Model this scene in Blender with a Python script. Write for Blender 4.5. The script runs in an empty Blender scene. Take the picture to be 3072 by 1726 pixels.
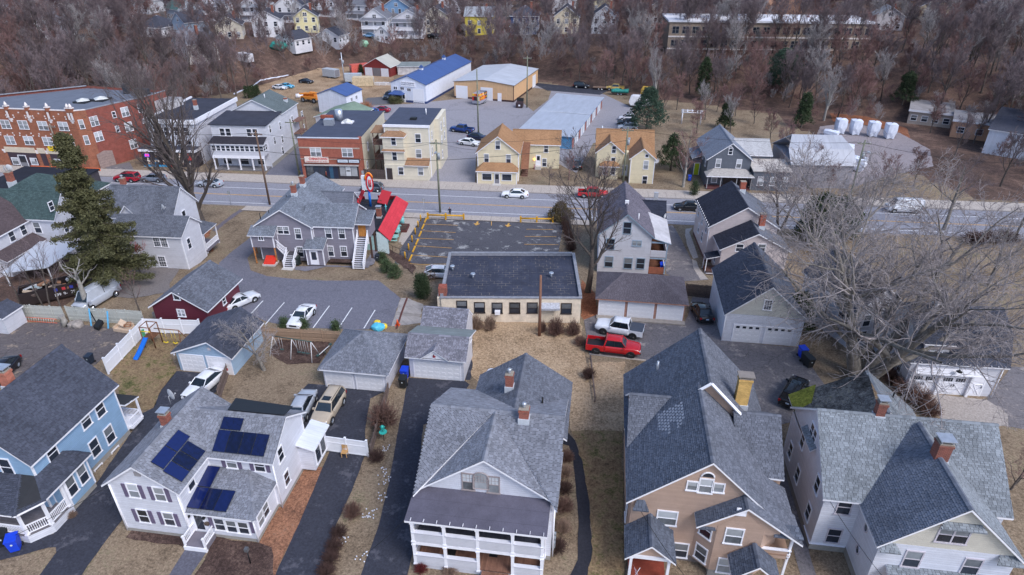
import bpy,bmesh,math,random
import numpy as np
from mathutils import Vector,Matrix
R=math.radians
sc=bpy.context.scene
C=sc.collection
random.seed(7)
FPX,PITCH,YAW,CAMZ=1948.0,R(29.53),R(8.0),40.0
cam=bpy.data.cameras.new('camera');camo=bpy.data.objects.new('camera',cam);C.objects.link(camo)
cam.sensor_width=36.0;cam.lens=36.0*FPX/3072.0;cam.clip_start=0.5;cam.clip_end=3000.0
camo.location=(0,0,CAMZ);camo.rotation_euler=(math.pi/2-PITCH,0,YAW)
sc.camera=camo
SUN_EL,SUN_AZ=R(48),R(128)
w=bpy.data.worlds.new('World');sc.world=w;w.use_nodes=True
nt=w.node_tree;nt.nodes.clear()
sky=nt.nodes.new('ShaderNodeTexSky');sky.sky_type='NISHITA';sky.sun_disc=False
sky.sun_elevation=SUN_EL;sky.sun_rotation=SUN_AZ;sky.dust_density=2.0;sky.air_density=1.0;sky.ozone_density=2.5
bg=nt.nodes.new('ShaderNodeBackground');bg.inputs[1].default_value=0.13
wo=nt.nodes.new('ShaderNodeOutputWorld')
nt.links.new(sky.outputs[0],bg.inputs[0]);nt.links.new(bg.outputs[0],wo.inputs[0])
sl=bpy.data.lights.new('sun','SUN');sl.energy=1.3;sl.angle=R(24);sl.color=(1.0,0.99,0.975)
so=bpy.data.objects.new('sun',sl);C.objects.link(so)
sd=Vector((math.sin(SUN_AZ)*math.cos(SUN_EL),math.cos(SUN_AZ)*math.cos(SUN_EL),math.sin(SUN_EL)))
so.rotation_euler=sd.to_track_quat('Z','Y').to_euler();so.location=sd*200
sc.view_settings.view_transform='Standard';sc.view_settings.look='None'
sc.view_settings.exposure=0.82;sc.view_settings.gamma=1.0;sc.view_settings.use_curve_mapping=False
sc.render.resolution_x=1024;sc.render.resolution_y=575
_c,_s=math.cos(PITCH),math.sin(PITCH);_cy,_sy=math.cos(YAW),math.sin(YAW)
TILES={}
for _r,_y in zip('ABCD',(0,400,830,1276)):
 for _k,_x in zip('1234',(0,760,1520,2272)):TILES[_r+_k]=(_x,_y,800/2572)
for _n,_v in dict(E1=(0,240,.18663),E2=(400,240,.18663),E3=(860,280,.18663),E4=(1340,340,.3301),E5=(1780,360,.3301),E6=(0,500,.3301),E7=(340,560,.3301),S=(0,0,1.0)).items():TILES[_n]=_v
def px(q):
 a=TILES[q[0]];return a[0]+q[1]*a[2],a[1]+q[2]*a[2]
def ray(q):
 x,y=px(q);a=(x-1536)/FPX;b=-(y-863)/FPX
 dx,dy,dz=a,_c+b*_s,-_s+b*_c
 return Vector((dx*_cy-dy*_sy,dx*_sy+dy*_cy,dz))
def W(q,z=0.0):
 d=ray(q);k=(CAMZ-z)/-d.z;return Vector((d.x*k,d.y*k,z))
def ss(t):
 t=min(1.0,max(0.0,t));return t*t*(3-2*t)
_TU=[-400,-155,-125,-104,-92,-80,-60,-40,-18,8,39,66,84,110,400]
_TV=[152,152,160,184,205,215,220,214,206,192,180,176,164,153,150]
LOTX0,LOTX1,LOTY0=-29.5,-5.0,78.5
def ter(x,y):
 z=-3.0*ss((y-60+0.02*x)/30.0)
 fx=ss((x-LOTX0+2.2)/2.2)*ss((LOTX1+2.2-x)/2.2);fy=ss((y-LOTY0+3.0)/3.0)
 f=fx*fy*ss((104-y)/4.0);z=z*(1-f)-3.0*f
 vt=float(np.interp(x,_TU,_TV));d=y-vt
 if d>0:z+=8.0*ss(d/32.0)+0.045*max(0.0,d-26.0)
 return z
def G(q,h=0.0):
 d=ray(q);lo=None
 t=20.0;prev=t
 while t<900:
  p=Vector((0,0,CAMZ))+d*t
  if p.z<=ter(p.x,p.y)+h:break
  prev=t;t+=2.0
 a,b=prev,t
 for _ in range(24):
  m=(a+b)/2;p=Vector((0,0,CAMZ))+d*m
  if p.z<=ter(p.x,p.y)+h:b=m
  else:a=m
 return Vector((0,0,CAMZ))+d*b
MATS={}
def s2l(c):
 return tuple((v/255/12.92 if v/255<=.04045 else((v/255+.055)/1.055)**2.4)for v in c)
class NT:
 def __init__(s,name):
  m=bpy.data.materials.new(name);m.use_nodes=True;s.m=m;s.t=m.node_tree;s.t.nodes.clear()
  s.o=s.n('ShaderNodeOutputMaterial');s.b=s.n('ShaderNodeBsdfPrincipled');s.l(s.b.outputs[0],s.o.inputs[0])
 def n(s,typ,**kw):
  x=s.t.nodes.new(typ)
  for k,v in kw.items():
   if isinstance(v,(int,str,bool))or hasattr(x,k):setattr(x,k,v)
  return x
 def l(s,a,b):s.t.links.new(a,b)
 def noise(s,vec,scale,detail=4,rough=.6):
  x=s.n('ShaderNodeTexNoise');x.inputs['Scale'].default_value=scale;x.inputs['Detail'].default_value=detail;x.inputs['Roughness'].default_value=rough
  if vec is not None:s.l(vec,x.inputs['Vector'])
  return x.outputs['Fac']
 def ramp(s,fac,stops):
  x=s.n('ShaderNodeValToRGB');cr=x.color_ramp
  while len(cr.elements)<len(stops):cr.elements.new(.5)
  for e,(p,c)in zip(cr.elements,stops):e.position=p;e.color=(*c,1)if len(c)==3 else c
  s.l(fac,x.inputs[0]);return x.outputs[0]
 def math(s,op,a,b=None,clamp=False):
  x=s.n('ShaderNodeMath');x.operation=op;x.use_clamp=clamp
  for i,v in enumerate((a,b)):
   if v is None:continue
   if isinstance(v,(int,float)):x.inputs[i].default_value=v
   else:s.l(v,x.inputs[i])
  return x.outputs[0]
 def mix(s,f,a,b,mode='MIX'):
  x=s.n('ShaderNodeMixRGB');x.blend_type=mode
  for i,v in enumerate((f,a,b)):
   if isinstance(v,(int,float)):x.inputs[i].default_value=v
   elif isinstance(v,tuple):x.inputs[i].default_value=(*v[:3],1)
   else:s.l(v,x.inputs[i])
  return x.outputs[0]
 def pos(s):return s.n('ShaderNodeNewGeometry').outputs['Position']
 def obj(s):return s.n('ShaderNodeTexCoord').outputs['Object']
 def uv(s):return s.n('ShaderNodeTexCoord').outputs['UV']
 def scalev(s,v,sx,sy,sz):
  x=s.n('ShaderNodeMapping');x.inputs['Scale'].default_value=(sx,sy,sz);s.l(v,x.inputs['Vector']);return x.outputs[0]
 def bump(s,h,strength,dist=.02):
  x=s.n('ShaderNodeBump');x.inputs['Strength'].default_value=strength;x.inputs['Distance'].default_value=dist
  s.l(h,x.inputs['Height']);s.l(x.outputs[0],s.b.inputs['Normal'])
 def col(s,c):
  if isinstance(c,tuple):s.b.inputs['Base Color'].default_value=(*c,1)
  else:s.l(c,s.b.inputs['Base Color'])
 def rough(s,v,spec=.5,metal=0):
  s.b.inputs['Roughness'].default_value=v;s.b.inputs['Specular IOR Level'].default_value=spec;s.b.inputs['Metallic'].default_value=metal
def dk(c,f):return tuple(v*f for v in c)
def mk(fn):
 def g(name,*a,**k):
  if name not in MATS:MATS[name]=fn(name,*a,**k)
  return MATS[name]
 return g
@mk
def m_plain(name,c,rough=.6,metal=0,spec=.5,var=.12,scale=3.0,rnd=0.0):
 n=NT(name);c=s2l(c);f=n.noise(n.obj(),scale,5,.65)
 col=n.ramp(f,[(.3,dk(c,1-var*1.4)),(.7,dk(c,1+var*.7))])
 if rnd:
  oi=n.n('ShaderNodeObjectInfo');k=n.math('MULTIPLY_ADD',oi.outputs['Random'],rnd);k.node.inputs[2].default_value=1-rnd/2
  x=n.n('ShaderNodeVectorMath');x.operation='SCALE';n.l(col,x.inputs[0]);n.l(k,x.inputs['Scale']);col=x.outputs[0]
 n.col(col);n.rough(rough,spec,metal);return n.m
@mk
def m_ground(name,stops,s1=.25,s2=2.6,s3=9,rough=.95,bump=.5,stretch=None):
 n=NT(name);p=n.pos()
 a=n.noise(p,s1,3);b=n.noise(p,s2,5,.7);d=n.noise(p,s3,4,.75)
 f=n.math('ADD',n.math('MULTIPLY',a,.34),n.math('ADD',n.math('MULTIPLY',b,.36),n.math('MULTIPLY',d,.3)))
 f=n.math('MULTIPLY_ADD',f,2.7);f.node.inputs[2].default_value=-.85
 col=n.ramp(f,[(p_,s2l(c_))for p_,c_ in stops]);g=n.noise(p,5.5,4,.8);col=n.mix(1.0,col,n.ramp(g,[(.34,(.5,)*3),(.5,(.95,)*3),(.66,(1.35,)*3)]),'MULTIPLY');n.col(col);n.rough(rough,.2);n.bump(d,bump,.05);return n.m
@mk
def m_asphalt(name,c,var=.2,crack=0.0,patch=None,crackscale=.5,stain=.25,light=None):
 n=NT(name);p=n.pos();c=s2l(c)
 a=n.noise(p,.35,5,.65);b=n.noise(p,9,3,.8);e=n.noise(p,1.7,6,.7)
 col=n.ramp(a,[(.28,dk(c,1-stain)),(.5,c),(.75,dk(c,1+stain))])
 col=n.mix(.55,col,n.ramp(b,[(.3,dk(c,1-var*1.6)),(.7,dk(c,1+var*1.4))]))
 col=n.mix(.3,col,n.ramp(e,[(.35,dk(c,.6)),(.65,dk(c,1.35))]))
 g=n.noise(p,5,4,.8);col=n.mix(.55,col,n.ramp(g,[(.36,dk(c,.55)),(.64,dk(c,1.4))]))
 if light:
  wv=n.noise(p,.55,6,.75);col=n.mix(n.ramp(wv,[(.56,(0,0,0)),(.64,(1,1,1))]),col,s2l(light))
 if crack:
  v=n.n('ShaderNodeTexVoronoi');v.feature='DISTANCE_TO_EDGE';v.inputs['Scale'].default_value=crackscale
  x=n.n('ShaderNodeVectorMath');x.operation='ADD'
  nn=n.n('ShaderNodeTexNoise');nn.inputs['Scale'].default_value=.8;nn.inputs['Detail'].default_value=8;nn.inputs['Roughness'].default_value=.75;n.l(p,nn.inputs['Vector'])
  k2=n.n('ShaderNodeVectorMath');k2.operation='SCALE';k2.inputs['Scale'].default_value=1.8/crackscale*.35;n.l(nn.outputs['Color'],k2.inputs[0]);n.l(p,x.inputs[0]);n.l(k2.outputs[0],x.inputs[1]);n.l(x.outputs[0],v.inputs['Vector'])
  k=n.ramp(v.outputs['Distance'],[(.0,(1,1,1)),(.018,(0,0,0))])
  pm=n.ramp(n.noise(p,.16,3),[(.42,(0,0,0)),(.55,(1,1,1))])
  col=n.mix(n.math('MULTIPLY',n.math('MULTIPLY',k,pm),crack),col,dk(c,.3))
 n.col(col);n.rough(.9,.25);n.bump(b,.35,.03);return n.m
@mk
def m_siding(name,c,pitch=.14,dark=.62,axis='Z',var=.07,dirt=.0):
 n=NT(name);c=s2l(c);o=n.obj();x=n.n('ShaderNodeSeparateXYZ');n.l(o,x.inputs[0])
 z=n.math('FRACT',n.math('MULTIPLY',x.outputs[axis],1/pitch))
 f=n.noise(o,1.3,5,.65)
 base=n.ramp(f,[(.3,dk(c,1-var*1.6)),(.7,dk(c,1+var*.5))])
 brd=n.n('ShaderNodeTexWhiteNoise');brd.noise_dimensions='1D';n.l(n.math('FLOOR',n.math('MULTIPLY',x.outputs[axis],1/pitch)),brd.inputs['W'])
 base=n.mix(1.0,base,n.ramp(brd.outputs[0],[(0,(.92,)*3),(1,(1.0,)*3)]),'MULTIPLY')
 line=n.ramp(z,[(.0,(1,1,1)),(.2,(0,0,0))])  # darker line per lap: grime plus the lap's shadow gap, put into the colour
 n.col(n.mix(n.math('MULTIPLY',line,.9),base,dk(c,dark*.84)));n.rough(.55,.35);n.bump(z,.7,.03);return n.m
@mk
def m_shingle_tab(name,c,var=.42,stain=.35):
 n=NT(name);c=s2l(c);at=n.n('ShaderNodeAttribute');at.attribute_name='tone'
 col=n.ramp(at.outputs['Fac'],[(0,dk(c,1-var)),(.55,c),(1,dk(c,1+var))])
 st=n.noise(n.scalev(n.uv(),.55,.16,1),1.0,5,.6);col=n.mix(stain,col,n.ramp(st,[(.35,dk(c,.35)),(.62,dk(c,1.15))]))
 f=n.noise(n.obj(),30,3,.8);col=n.mix(.25,col,n.ramp(f,[(.3,dk(c,.6)),(.7,dk(c,1.4))]))
 n.col(col);n.rough(.95,.15);return n.m
@mk
def m_shingle(name,c,var=.3,stain=.3,sx=.3,sy=.15):
 n=NT(name);c=s2l(c);uv=n.uv();b=n.n('ShaderNodeTexBrick');n.l(uv,b.inputs['Vector'])
 b.inputs['Color1'].default_value=(*dk(c,1-var),1);b.inputs['Color2'].default_value=(*dk(c,1+var),1);b.inputs['Mortar'].default_value=(*dk(c,.45),1)
 b.inputs['Scale'].default_value=1.0;b.inputs['Brick Width'].default_value=sx;b.inputs['Row Height'].default_value=sy;b.inputs['Mortar Size'].default_value=.012;b.inputs['Bias'].default_value=0
 col=b.outputs['Color']
 st=n.noise(n.scalev(uv,.5,.14,1),1.0,5,.6);col=n.mix(stain,col,n.ramp(st,[(.35,dk(c,.4)),(.65,dk(c,1.2))]))
 f=n.noise(uv,4,4,.7);col=n.mix(.3,col,n.ramp(f,[(.3,dk(c,.65)),(.7,dk(c,1.35))]))
 n.col(col);n.rough(.95,.15);n.bump(b.outputs['Fac'],-.4,.02);return n.m
@mk
def m_brick(name,c,mortar=(150,135,125),sx=.24,sy=.08,var=.3):
 n=NT(name);c=s2l(c);o=n.obj();x=n.n('ShaderNodeSeparateXYZ');n.l(o,x.inputs[0])
 cb=n.n('ShaderNodeCombineXYZ');n.l(n.math('ADD',x.outputs['X'],x.outputs['Y']),cb.inputs[0]);n.l(x.outputs['Z'],cb.inputs[1])
 b=n.n('ShaderNodeTexBrick');n.l(cb.outputs[0],b.inputs['Vector'])
 b.inputs['Color1'].default_value=(*dk(c,1-var),1);b.inputs['Color2'].default_value=(*dk(c,1+var),1);b.inputs['Mortar'].default_value=(*s2l(mortar),1)
 b.inputs['Scale'].default_value=1.0;b.inputs['Brick Width'].default_value=sx;b.inputs['Row Height'].default_value=sy;b.inputs['Mortar Size'].default_value=.01
 f=n.noise(o,1.2,5,.7);col=n.mix(.45,b.outputs['Color'],n.ramp(f,[(.3,dk(c,.55)),(.7,dk(c,1.4))]))
 n.col(col);n.rough(.9,.2);n.bump(b.outputs['Fac'],-.4,.02);return n.m
@mk
def m_wood(name,c,pitch=.14,axis='X',var=.3):
 n=NT(name);c=s2l(c);o=n.obj();x=n.n('ShaderNodeSeparateXYZ');n.l(o,x.inputs[0])
 k=n.math('MULTIPLY',x.outputs[axis],1/pitch);z=n.math('FRACT',k)
 br=n.n('ShaderNodeTexWhiteNoise');br.noise_dimensions='1D';n.l(n.math('FLOOR',k),br.inputs['W'])
 col=n.ramp(br.outputs[0],[(0,dk(c,1-var)),(1,dk(c,1+var))])
 f=n.noise(o,2.5,6,.75);col=n.mix(.5,col,n.ramp(f,[(.3,dk(c,.5)),(.7,dk(c,1.45))]))
 col=n.mix(n.math('MULTIPLY',n.ramp(z,[(0,(1,1,1)),(.1,(0,0,0))]),.8),col,dk(c,.25))
 n.col(col);n.rough(.85,.2);return n.m
@mk
def m_glass(name,c,rough=.08,var=.25,scale=1.2):
 n=NT(name);c=s2l(c);oi=n.n('ShaderNodeObjectInfo')
 f=n.math('ADD',n.math('MULTIPLY',n.noise(n.obj(),scale,3),.6),n.math('MULTIPLY',oi.outputs['Random'],.5))
 n.col(n.ramp(f,[(.25,dk(c,1-var*2)),(.75,dk(c,1+var))]));n.rough(rough,.6);return n.m
@mk
def m_paint(name,c,rough=.22,coat=.5,metal=0.0):
 n=NT(name);c=s2l(c);f=n.noise(n.obj(),2.0,4)
 n.col(n.ramp(f,[(.3,dk(c,.88)),(.7,dk(c,1.05))]));n.rough(rough,.5,metal)
 n.b.inputs['Coat Weight'].default_value=coat;n.b.inputs['Coat Roughness'].default_value=.06;return n.m
@mk
def m_emit(name,c,st=1.0):
 n=NT(name);c=s2l(c);n.col(c);n.b.inputs['Emission Color'].default_value=(*c,1);n.b.inputs['Emission Strength'].default_value=st;return n.m
@mk
def m_metalroof(name,c,pitch=.45,rough=.45,metal=.1,axis='X',k=.7):
 n=NT(name);c=s2l(c);uv=n.uv();x=n.n('ShaderNodeSeparateXYZ');n.l(uv,x.inputs[0])
 z=n.math('FRACT',n.math('MULTIPLY',x.outputs[axis],1/pitch));line=n.ramp(z,[(0,(1,1,1)),(.12,(0,0,0))])
 f=n.noise(n.scalev(uv,1,.25,1),.8,5,.7);base=n.ramp(f,[(.3,dk(c,.82)),(.7,dk(c,1.1))])
 n.col(n.mix(n.math('MULTIPLY',line,.7),base,dk(c,k)));n.rough(rough,.4,metal);n.bump(line,.3,.03);return n.m
@mk
def m_roll(name,c,pitch=1.0,axis='Y',var=.25,light=None):
 n=NT(name);c=s2l(c);o=n.obj();x=n.n('ShaderNodeSeparateXYZ');n.l(o,x.inputs[0])
 z=n.math('FRACT',n.math('MULTIPLY',x.outputs[axis],1/pitch));line=n.ramp(z,[(0,(1,1,1)),(.05,(0,0,0))])
 f=n.noise(o,.5,6,.7);g=n.noise(o,14,3,.8)
 col=n.ramp(f,[(.3,dk(c,1-var*1.5)),(.7,dk(c,1+var))]);col=n.mix(.35,col,n.ramp(g,[(.3,dk(c,.6)),(.7,dk(c,1.4))]))
 if light:
  b=n.n('ShaderNodeTexBrick');n.l(o,b.inputs['Vector']);b.inputs['Scale'].default_value=1;b.inputs['Brick Width'].default_value=.9;b.inputs['Row Height'].default_value=.55
  b.inputs['Color1'].default_value=(0,0,0,1);b.inputs['Color2'].default_value=(0,0,0,1);b.inputs['Mortar'].default_value=(1,1,1,1);b.inputs['Mortar Size'].default_value=.03
  col=n.mix(n.math('MULTIPLY',n.math('MULTIPLY',b.outputs['Fac'],n.ramp(n.noise(o,.8,4),[(.45,(0,0,0)),(.62,(1,1,1))])),.5),col,s2l(light))
 n.col(n.mix(n.math('MULTIPLY',line,.6),col,dk(c,.5)));n.rough(.9,.2);return n.m
def setp(o,label=None,cat=None,group=None,kind=None):
 if label:o['label']=label
 if cat:o['category']=cat
 if group:o['group']=group
 if kind:o['kind']=kind
 return o
def empty(name,loc=(0,0,0),rz=0.0,label=None,cat=None,group=None):
 o=bpy.data.objects.new(name,None);o.location=loc;o.rotation_euler=(0,0,rz);o.empty_display_size=.3
 C.objects.link(o);return setp(o,label,cat,group)
ABS={}
def link(name,me,parent=None,loc=None,rz=None,rot=None):
 o=bpy.data.objects.new(name,me);C.objects.link(o)
 if parent:
  o.parent=parent
  if parent.name in ABS:o.matrix_parent_inverse=ABS[parent.name]
 if loc is not None:o.location=loc
 if rz is not None:o.rotation_euler=(0,0,rz)
 if rot is not None:o.rotation_euler=rot
 return o
def copy_tree(o,parent=None,loc=None,rz=None):
 c=o.copy();C.objects.link(c);c.parent=parent
 if loc is not None:c.location=loc
 if rz is not None:c.rotation_euler=(0,0,rz)
 for ch in list(o.children):copy_tree(ch,c)
 return c
class MB:
 def __init__(s):s.v=[];s.f=[];s.m=[];s.sm=[]
 def poly(s,pts,m=0,smooth=False):
  i=len(s.v);s.v+=[tuple(p)for p in pts];s.f.append(tuple(range(i,i+len(pts))));s.m.append(m);s.sm.append(smooth)
 def box(s,x0,x1,y0,y1,z0,z1,m=0,faces='FBLRTD'):
  if x0>x1:x0,x1=x1,x0
  if y0>y1:y0,y1=y1,y0
  if z0>z1:z0,z1=z1,z0
  i=len(s.v)
  s.v+=[(x0,y0,z0),(x1,y0,z0),(x1,y1,z0),(x0,y1,z0),(x0,y0,z1),(x1,y0,z1),(x1,y1,z1),(x0,y1,z1)]
  F=dict(F=(0,1,5,4),B=(2,3,7,6),L=(3,0,4,7),R=(1,2,6,5),T=(4,5,6,7),D=(3,2,1,0))
  for k in faces:s.f.append(tuple(i+j for j in F[k]));s.m.append(m);s.sm.append(False)
 def slab(s,pts,t,m=0,me=None):
  """convex polygon (ccw seen from above) with its underside t lower"""
  me=m if me is None else me;b=[(p[0],p[1],p[2]-t)for p in pts]
  s.poly(pts,m);s.poly(b[::-1],me);n=len(pts)
  for i in range(n):j=(i+1)%n;s.poly([b[i],b[j],pts[j],pts[i]],me)
 def tube(s,pts,rs,n=6,m=0,cap=True,smooth=True):
  pts=[Vector(p)for p in pts]
  if isinstance(rs,(int,float)):rs=[rs]*len(pts)
  base=len(s.v);ref=Vector((0,0,1))
  for k,p in enumerate(pts):
   d=(pts[min(k+1,len(pts)-1)]-pts[max(k-1,0)])
   if d.length<1e-6:d=Vector((0,0,1))
   d.normalize();a=d.cross(ref)
   if a.length<.05:a=d.cross(Vector((1,0,0)))
   a.normalize();b=d.cross(a)
   for j in range(n):
    t=2*math.pi*j/n;s.v.append(tuple(p+(a*math.cos(t)+b*math.sin(t))*rs[k]))
  for k in range(len(pts)-1):
   for j in range(n):
    q=base+k*n+j;r=base+k*n+(j+1)%n
    s.f.append((q,q+n,r+n,r));s.m.append(m);s.sm.append(smooth)
  if cap:
   s.f.append(tuple(base+j for j in range(n)));s.m.append(m);s.sm.append(False)
   e=base+(len(pts)-1)*n;s.f.append(tuple(e+j for j in range(n))[::-1]);s.m.append(m);s.sm.append(False)
 def bar(s,p,q,w,m=0):s.tube([p,q],w*.7,4,m,True,False)
 def mesh(s,name,mats):
  me=bpy.data.meshes.new(name);me.from_pydata(s.v,[],s.f)
  for m in(mats if isinstance(mats,(list,tuple))else[mats]):me.materials.append(m)
  me.polygons.foreach_set('material_index',s.m);me.polygons.foreach_set('use_smooth',s.sm);me.update();return me
 def build(s,name,mats,parent=None,loc=None,rz=None):return link(name,s.mesh(name,mats),parent,loc,rz)
WHITE=m_plain('white_trim',(232,232,240),.5,var=.05)
DARKTRIM=m_plain('dark_trim',(52,44,44),.6)
GLASS=m_glass('window_glass',(44,50,62));SHADE=m_glass('shaded_glass',(120,124,130),.2,.35)
BLIND=m_glass('blind_glass',(176,180,186),.3,.2)
BLACK=m_plain('black_rubber',(22,22,25),.6)
_cache={}
def win_mesh(w,h,trim,style):
 k=('w',round(w,2),round(h,2),trim.name,style)
 if k not in _cache:
  m=MB();t=.09
  m.box(-w/2-t,w/2+t,-.05,.01,h/2,h/2+t+.02);m.box(-w/2-t-.04,w/2+t+.04,-.1,.01,-h/2-.09,-h/2)
  m.box(-w/2-t,-w/2,-.05,.01,-h/2,h/2);m.box(w/2,w/2+t,-.05,.01,-h/2,h/2)
  if 'x' not in style:m.box(-w/2,w/2,-.035,.01,-.03,.03)
  if '2' in style:m.box(-.05,.05,-.045,.01,-h/2,h/2)
  if '3' in style:
   for q in(-w/6,w/6):m.box(q-.05,q+.05,-.045,.01,-h/2,h/2)
  if 'g' in style:
   for q in(-w/6,w/6):m.box(q-.012,q+.012,-.03,.01,.03,h/2)
   m.box(-w/2,w/2,-.031,.01,h/4-.012,h/4+.012)
  if 'm' in style:
   for q in(-w/6,w/6):m.box(q-.014,q+.014,-.03,.01,-h/2,h/2)
   for q in(-h/6,h/6,-h/3,h/3):m.box(-w/2,w/2,-.029,.01,q-.014,q+.014)
  if 'h' in style:
   for s_ in(-1,1):
    a=s_*(w/2+t+.03);b=s_*(w/2+t+.33);m.box(a,b,-.055,.01,-h/2-.02,h/2+.02,1)
    for q in(-h*.35,0,h*.35):m.box(a+s_*.05,b-s_*.05,-.065,.0,q-.1,q+.1,1)
  fm=m.mesh('window',[trim,m_plain('purple_shutter',(102,92,118),.6)])
  u=MB();u.poly([(-w/2,-.012,0),(w/2,-.012,0),(w/2,-.012,h/2),(-w/2,-.012,h/2)])
  l=MB();l.poly([(-w/2,-.022,-h/2),(w/2,-.022,-h/2),(w/2,-.022,0),(-w/2,-.022,0)])
  _cache[k]=(fm,{g.name:(u.mesh('pane',g),l.mesh('pane',g))for g in(GLASS,SHADE,BLIND)})
 return _cache[k]
def gdoor_mesh(w,h,m_):
 k=('g',round(w,2),round(h,2),m_.name)
 if k not in _cache:
  m=MB();m.box(-w/2,w/2,-.03,.02,0,h)
  pw=.5;p=MB();p.box(-pw/2,pw/2,-.035,0,0,.36);p.box(-pw/2+.06,pw/2-.06,-.045,0,.06,.30)
  _cache[k]=(m.mesh('garage_door',m_),p.mesh('panel',m_))
 return _cache[k]
FACE=dict(F=0.0,R=math.pi/2,B=math.pi,L=-math.pi/2)
class House:
 def __init__(s,name,label,cat,x,y,z=0.0,yaw=0.0,group=None,world=False):
  s.root=empty(name,(x,y,z),R(yaw),label,cat,group);s.mw=Matrix.Translation((x,y,z))@Matrix.Rotation(R(yaw),4,'Z');s.inv=s.mw.inverted()
  if world:ABS[s.root.name]=s.inv;s.mw=Matrix();s.inv=Matrix()
  s.rnd=random.Random(name+label)
 def lp(s,q,z):return s.inv@W(q,z+s.mw.translation.z)
 def onplane(s,face,c,q):
  o=s.inv@Vector((0,0,CAMZ));d=s.inv.to_3x3()@ray(q)
  if face in 'FB':k=(c-o.y)/d.y
  else:k=(c-o.x)/d.x
  p=o+d*k;return((p.x if face in 'FB' else p.y),p.z)
 def put(s,mb,name,mats,parent=None):return mb.build(name,mats,parent or s.root)
 def walls(s,x0,x1,y0,y1,z0,ze,mat,zr=None,axis='y',rp=None,name='wall',base=None,basemat=None):
  m=MB()
  if zr is None:m.box(x0,x1,y0,y1,z0,ze,0,'FBLRT')
  elif axis=='y':
   xr=(x0+x1)/2 if rp is None else rp
   m.poly([(x0,y0,z0),(x1,y0,z0),(x1,y0,ze),(xr,y0,zr),(x0,y0,ze)]);m.poly([(x1,y1,z0),(x0,y1,z0),(x0,y1,ze),(xr,y1,zr),(x1,y1,ze)])
   m.poly([(x0,y1,z0),(x0,y0,z0),(x0,y0,ze),(x0,y1,ze)]);m.poly([(x1,y0,z0),(x1,y1,z0),(x1,y1,ze),(x1,y0,ze)])
  else:
   yr=(y0+y1)/2 if rp is None else rp
   m.poly([(x0,y1,z0),(x0,y0,z0),(x0,y0,ze),(x0,yr,zr),(x0,y1,ze)]);m.poly([(x1,y0,z0),(x1,y1,z0),(x1,y1,ze),(x1,yr,zr),(x1,y0,ze)])
   m.poly([(x0,y0,z0),(x1,y0,z0),(x1,y0,ze),(x0,y0,ze)]);m.poly([(x1,y1,z0),(x0,y1,z0),(x0,y1,ze),(x1,y1,ze)])
  s.put(m,name,mat)
  if base:
   b=MB();b.box(x0+.03,x1-.03,y0+.03,y1-.03,z0-1.0,z0+.02,0,'FBLR')
   b.box(x0-.012,x1+.012,y0-.012,y1+.012,z0-.6,z0+base,0,'FBLR');s.put(b,'foundation',basemat or m_plain('concrete_foundation',(150,146,142),.9))
 def corners(s,x0,x1,y0,y1,z0,z1,mat=None,w=.11):
  for x,sx in((x0,-1),(x1,1)):
   for y,sy in((y0,-1),(y1,1)):
    m=MB();m.box(x+sx*.022,x-sx*w,y+sy*.022,y-sy*w,z0,z1);s.put(m,'corner_board',mat or WHITE)
 def plane(s,pts,mat,t=.16,tabs=None,edge=None,parent=None,ew=.28,eh=.15,name='roof'):
  """one roof plane, pts ccw from above, first edge along the eave"""
  m=MB();m.slab(pts,t,0,1);o=s.put(m,name,[m_plain('shingle_gap',(44,45,50),.95)if tabs else mat,edge or WHITE],parent);me=o.data
  P=[Vector(p)for p in pts];e=(P[1]-P[0]).normalized();n=(P[1]-P[0]).cross(P[-1]-P[0]).normalized();u=n.cross(e)
  uvl=me.uv_layers.new(name='UVMap');ox,oy=s.rnd.uniform(0,50),s.rnd.uniform(0,50)
  for lp in me.loops:
   v=me.vertices[lp.vertex_index].co-P[0];uvl.data[lp.index].uv=(v.dot(e)+ox,v.dot(u)+oy)
  if tabs:
   q=[((p-P[0]).dot(e),(p-P[0]).dot(u))for p in P];N=len(q);smax=max(b for a,b in q);V=[];F=[];tone=[];UV=[]
   sv=0.0;rn=s.rnd
   while sv<smax-.02:
    sm=min(sv+eh*.5,smax);xs=[]
    for i in range(N):
     a,b=q[i],q[(i+1)%N]
     if(a[1]-sm)*(b[1]-sm)<0:xs.append(a[0]+(b[0]-a[0])*(sm-a[1])/(b[1]-a[1]))
    if len(xs)>=2:
     xa,xb=min(xs),max(xs);x=xa-rn.uniform(0,ew);s1=min(sv+eh+.02,smax)
     while x<xb:
      wd=ew*rn.choice((1,1,1,.75,1.35));a0,a1=max(x,xa),min(x+wd-.022,xb);x+=wd
      if a1-a0<.03:continue
      i=len(V);j=rn.uniform(-.012,.012);h=.03+rn.uniform(0,.02)
      for(xx,yy,zz)in((a0,sv+j,.002),(a1,sv+j,.002),(a1,sv+j,h),(a0,sv+j,h),(a1,s1,.004),(a0,s1,.004)):
       V.append(P[0]+e*xx+u*yy+n*zz);UV.append((xx+ox,yy+oy))
      tn=rn.random();tone+=[tn]*6;F+=[(i,i+1,i+2,i+3),(i+3,i+2,i+4,i+5)]
    sv+=eh
   if F:
    g=bpy.data.meshes.new('shingles');g.from_pydata(V,[],F);g.materials.append(tabs);at=g.attributes.new('tone','FLOAT','POINT');at.data.foreach_set('value',tone)
    ul=g.uv_layers.new(name='UVMap');idx=np.empty(len(g.loops),dtype=np.int32);g.loops.foreach_get('vertex_index',idx);ul.data.foreach_set('uv',np.array(UV)[idx].ravel())
    setp(link('shingles',g,o),kind='stuff')
  return o
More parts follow.
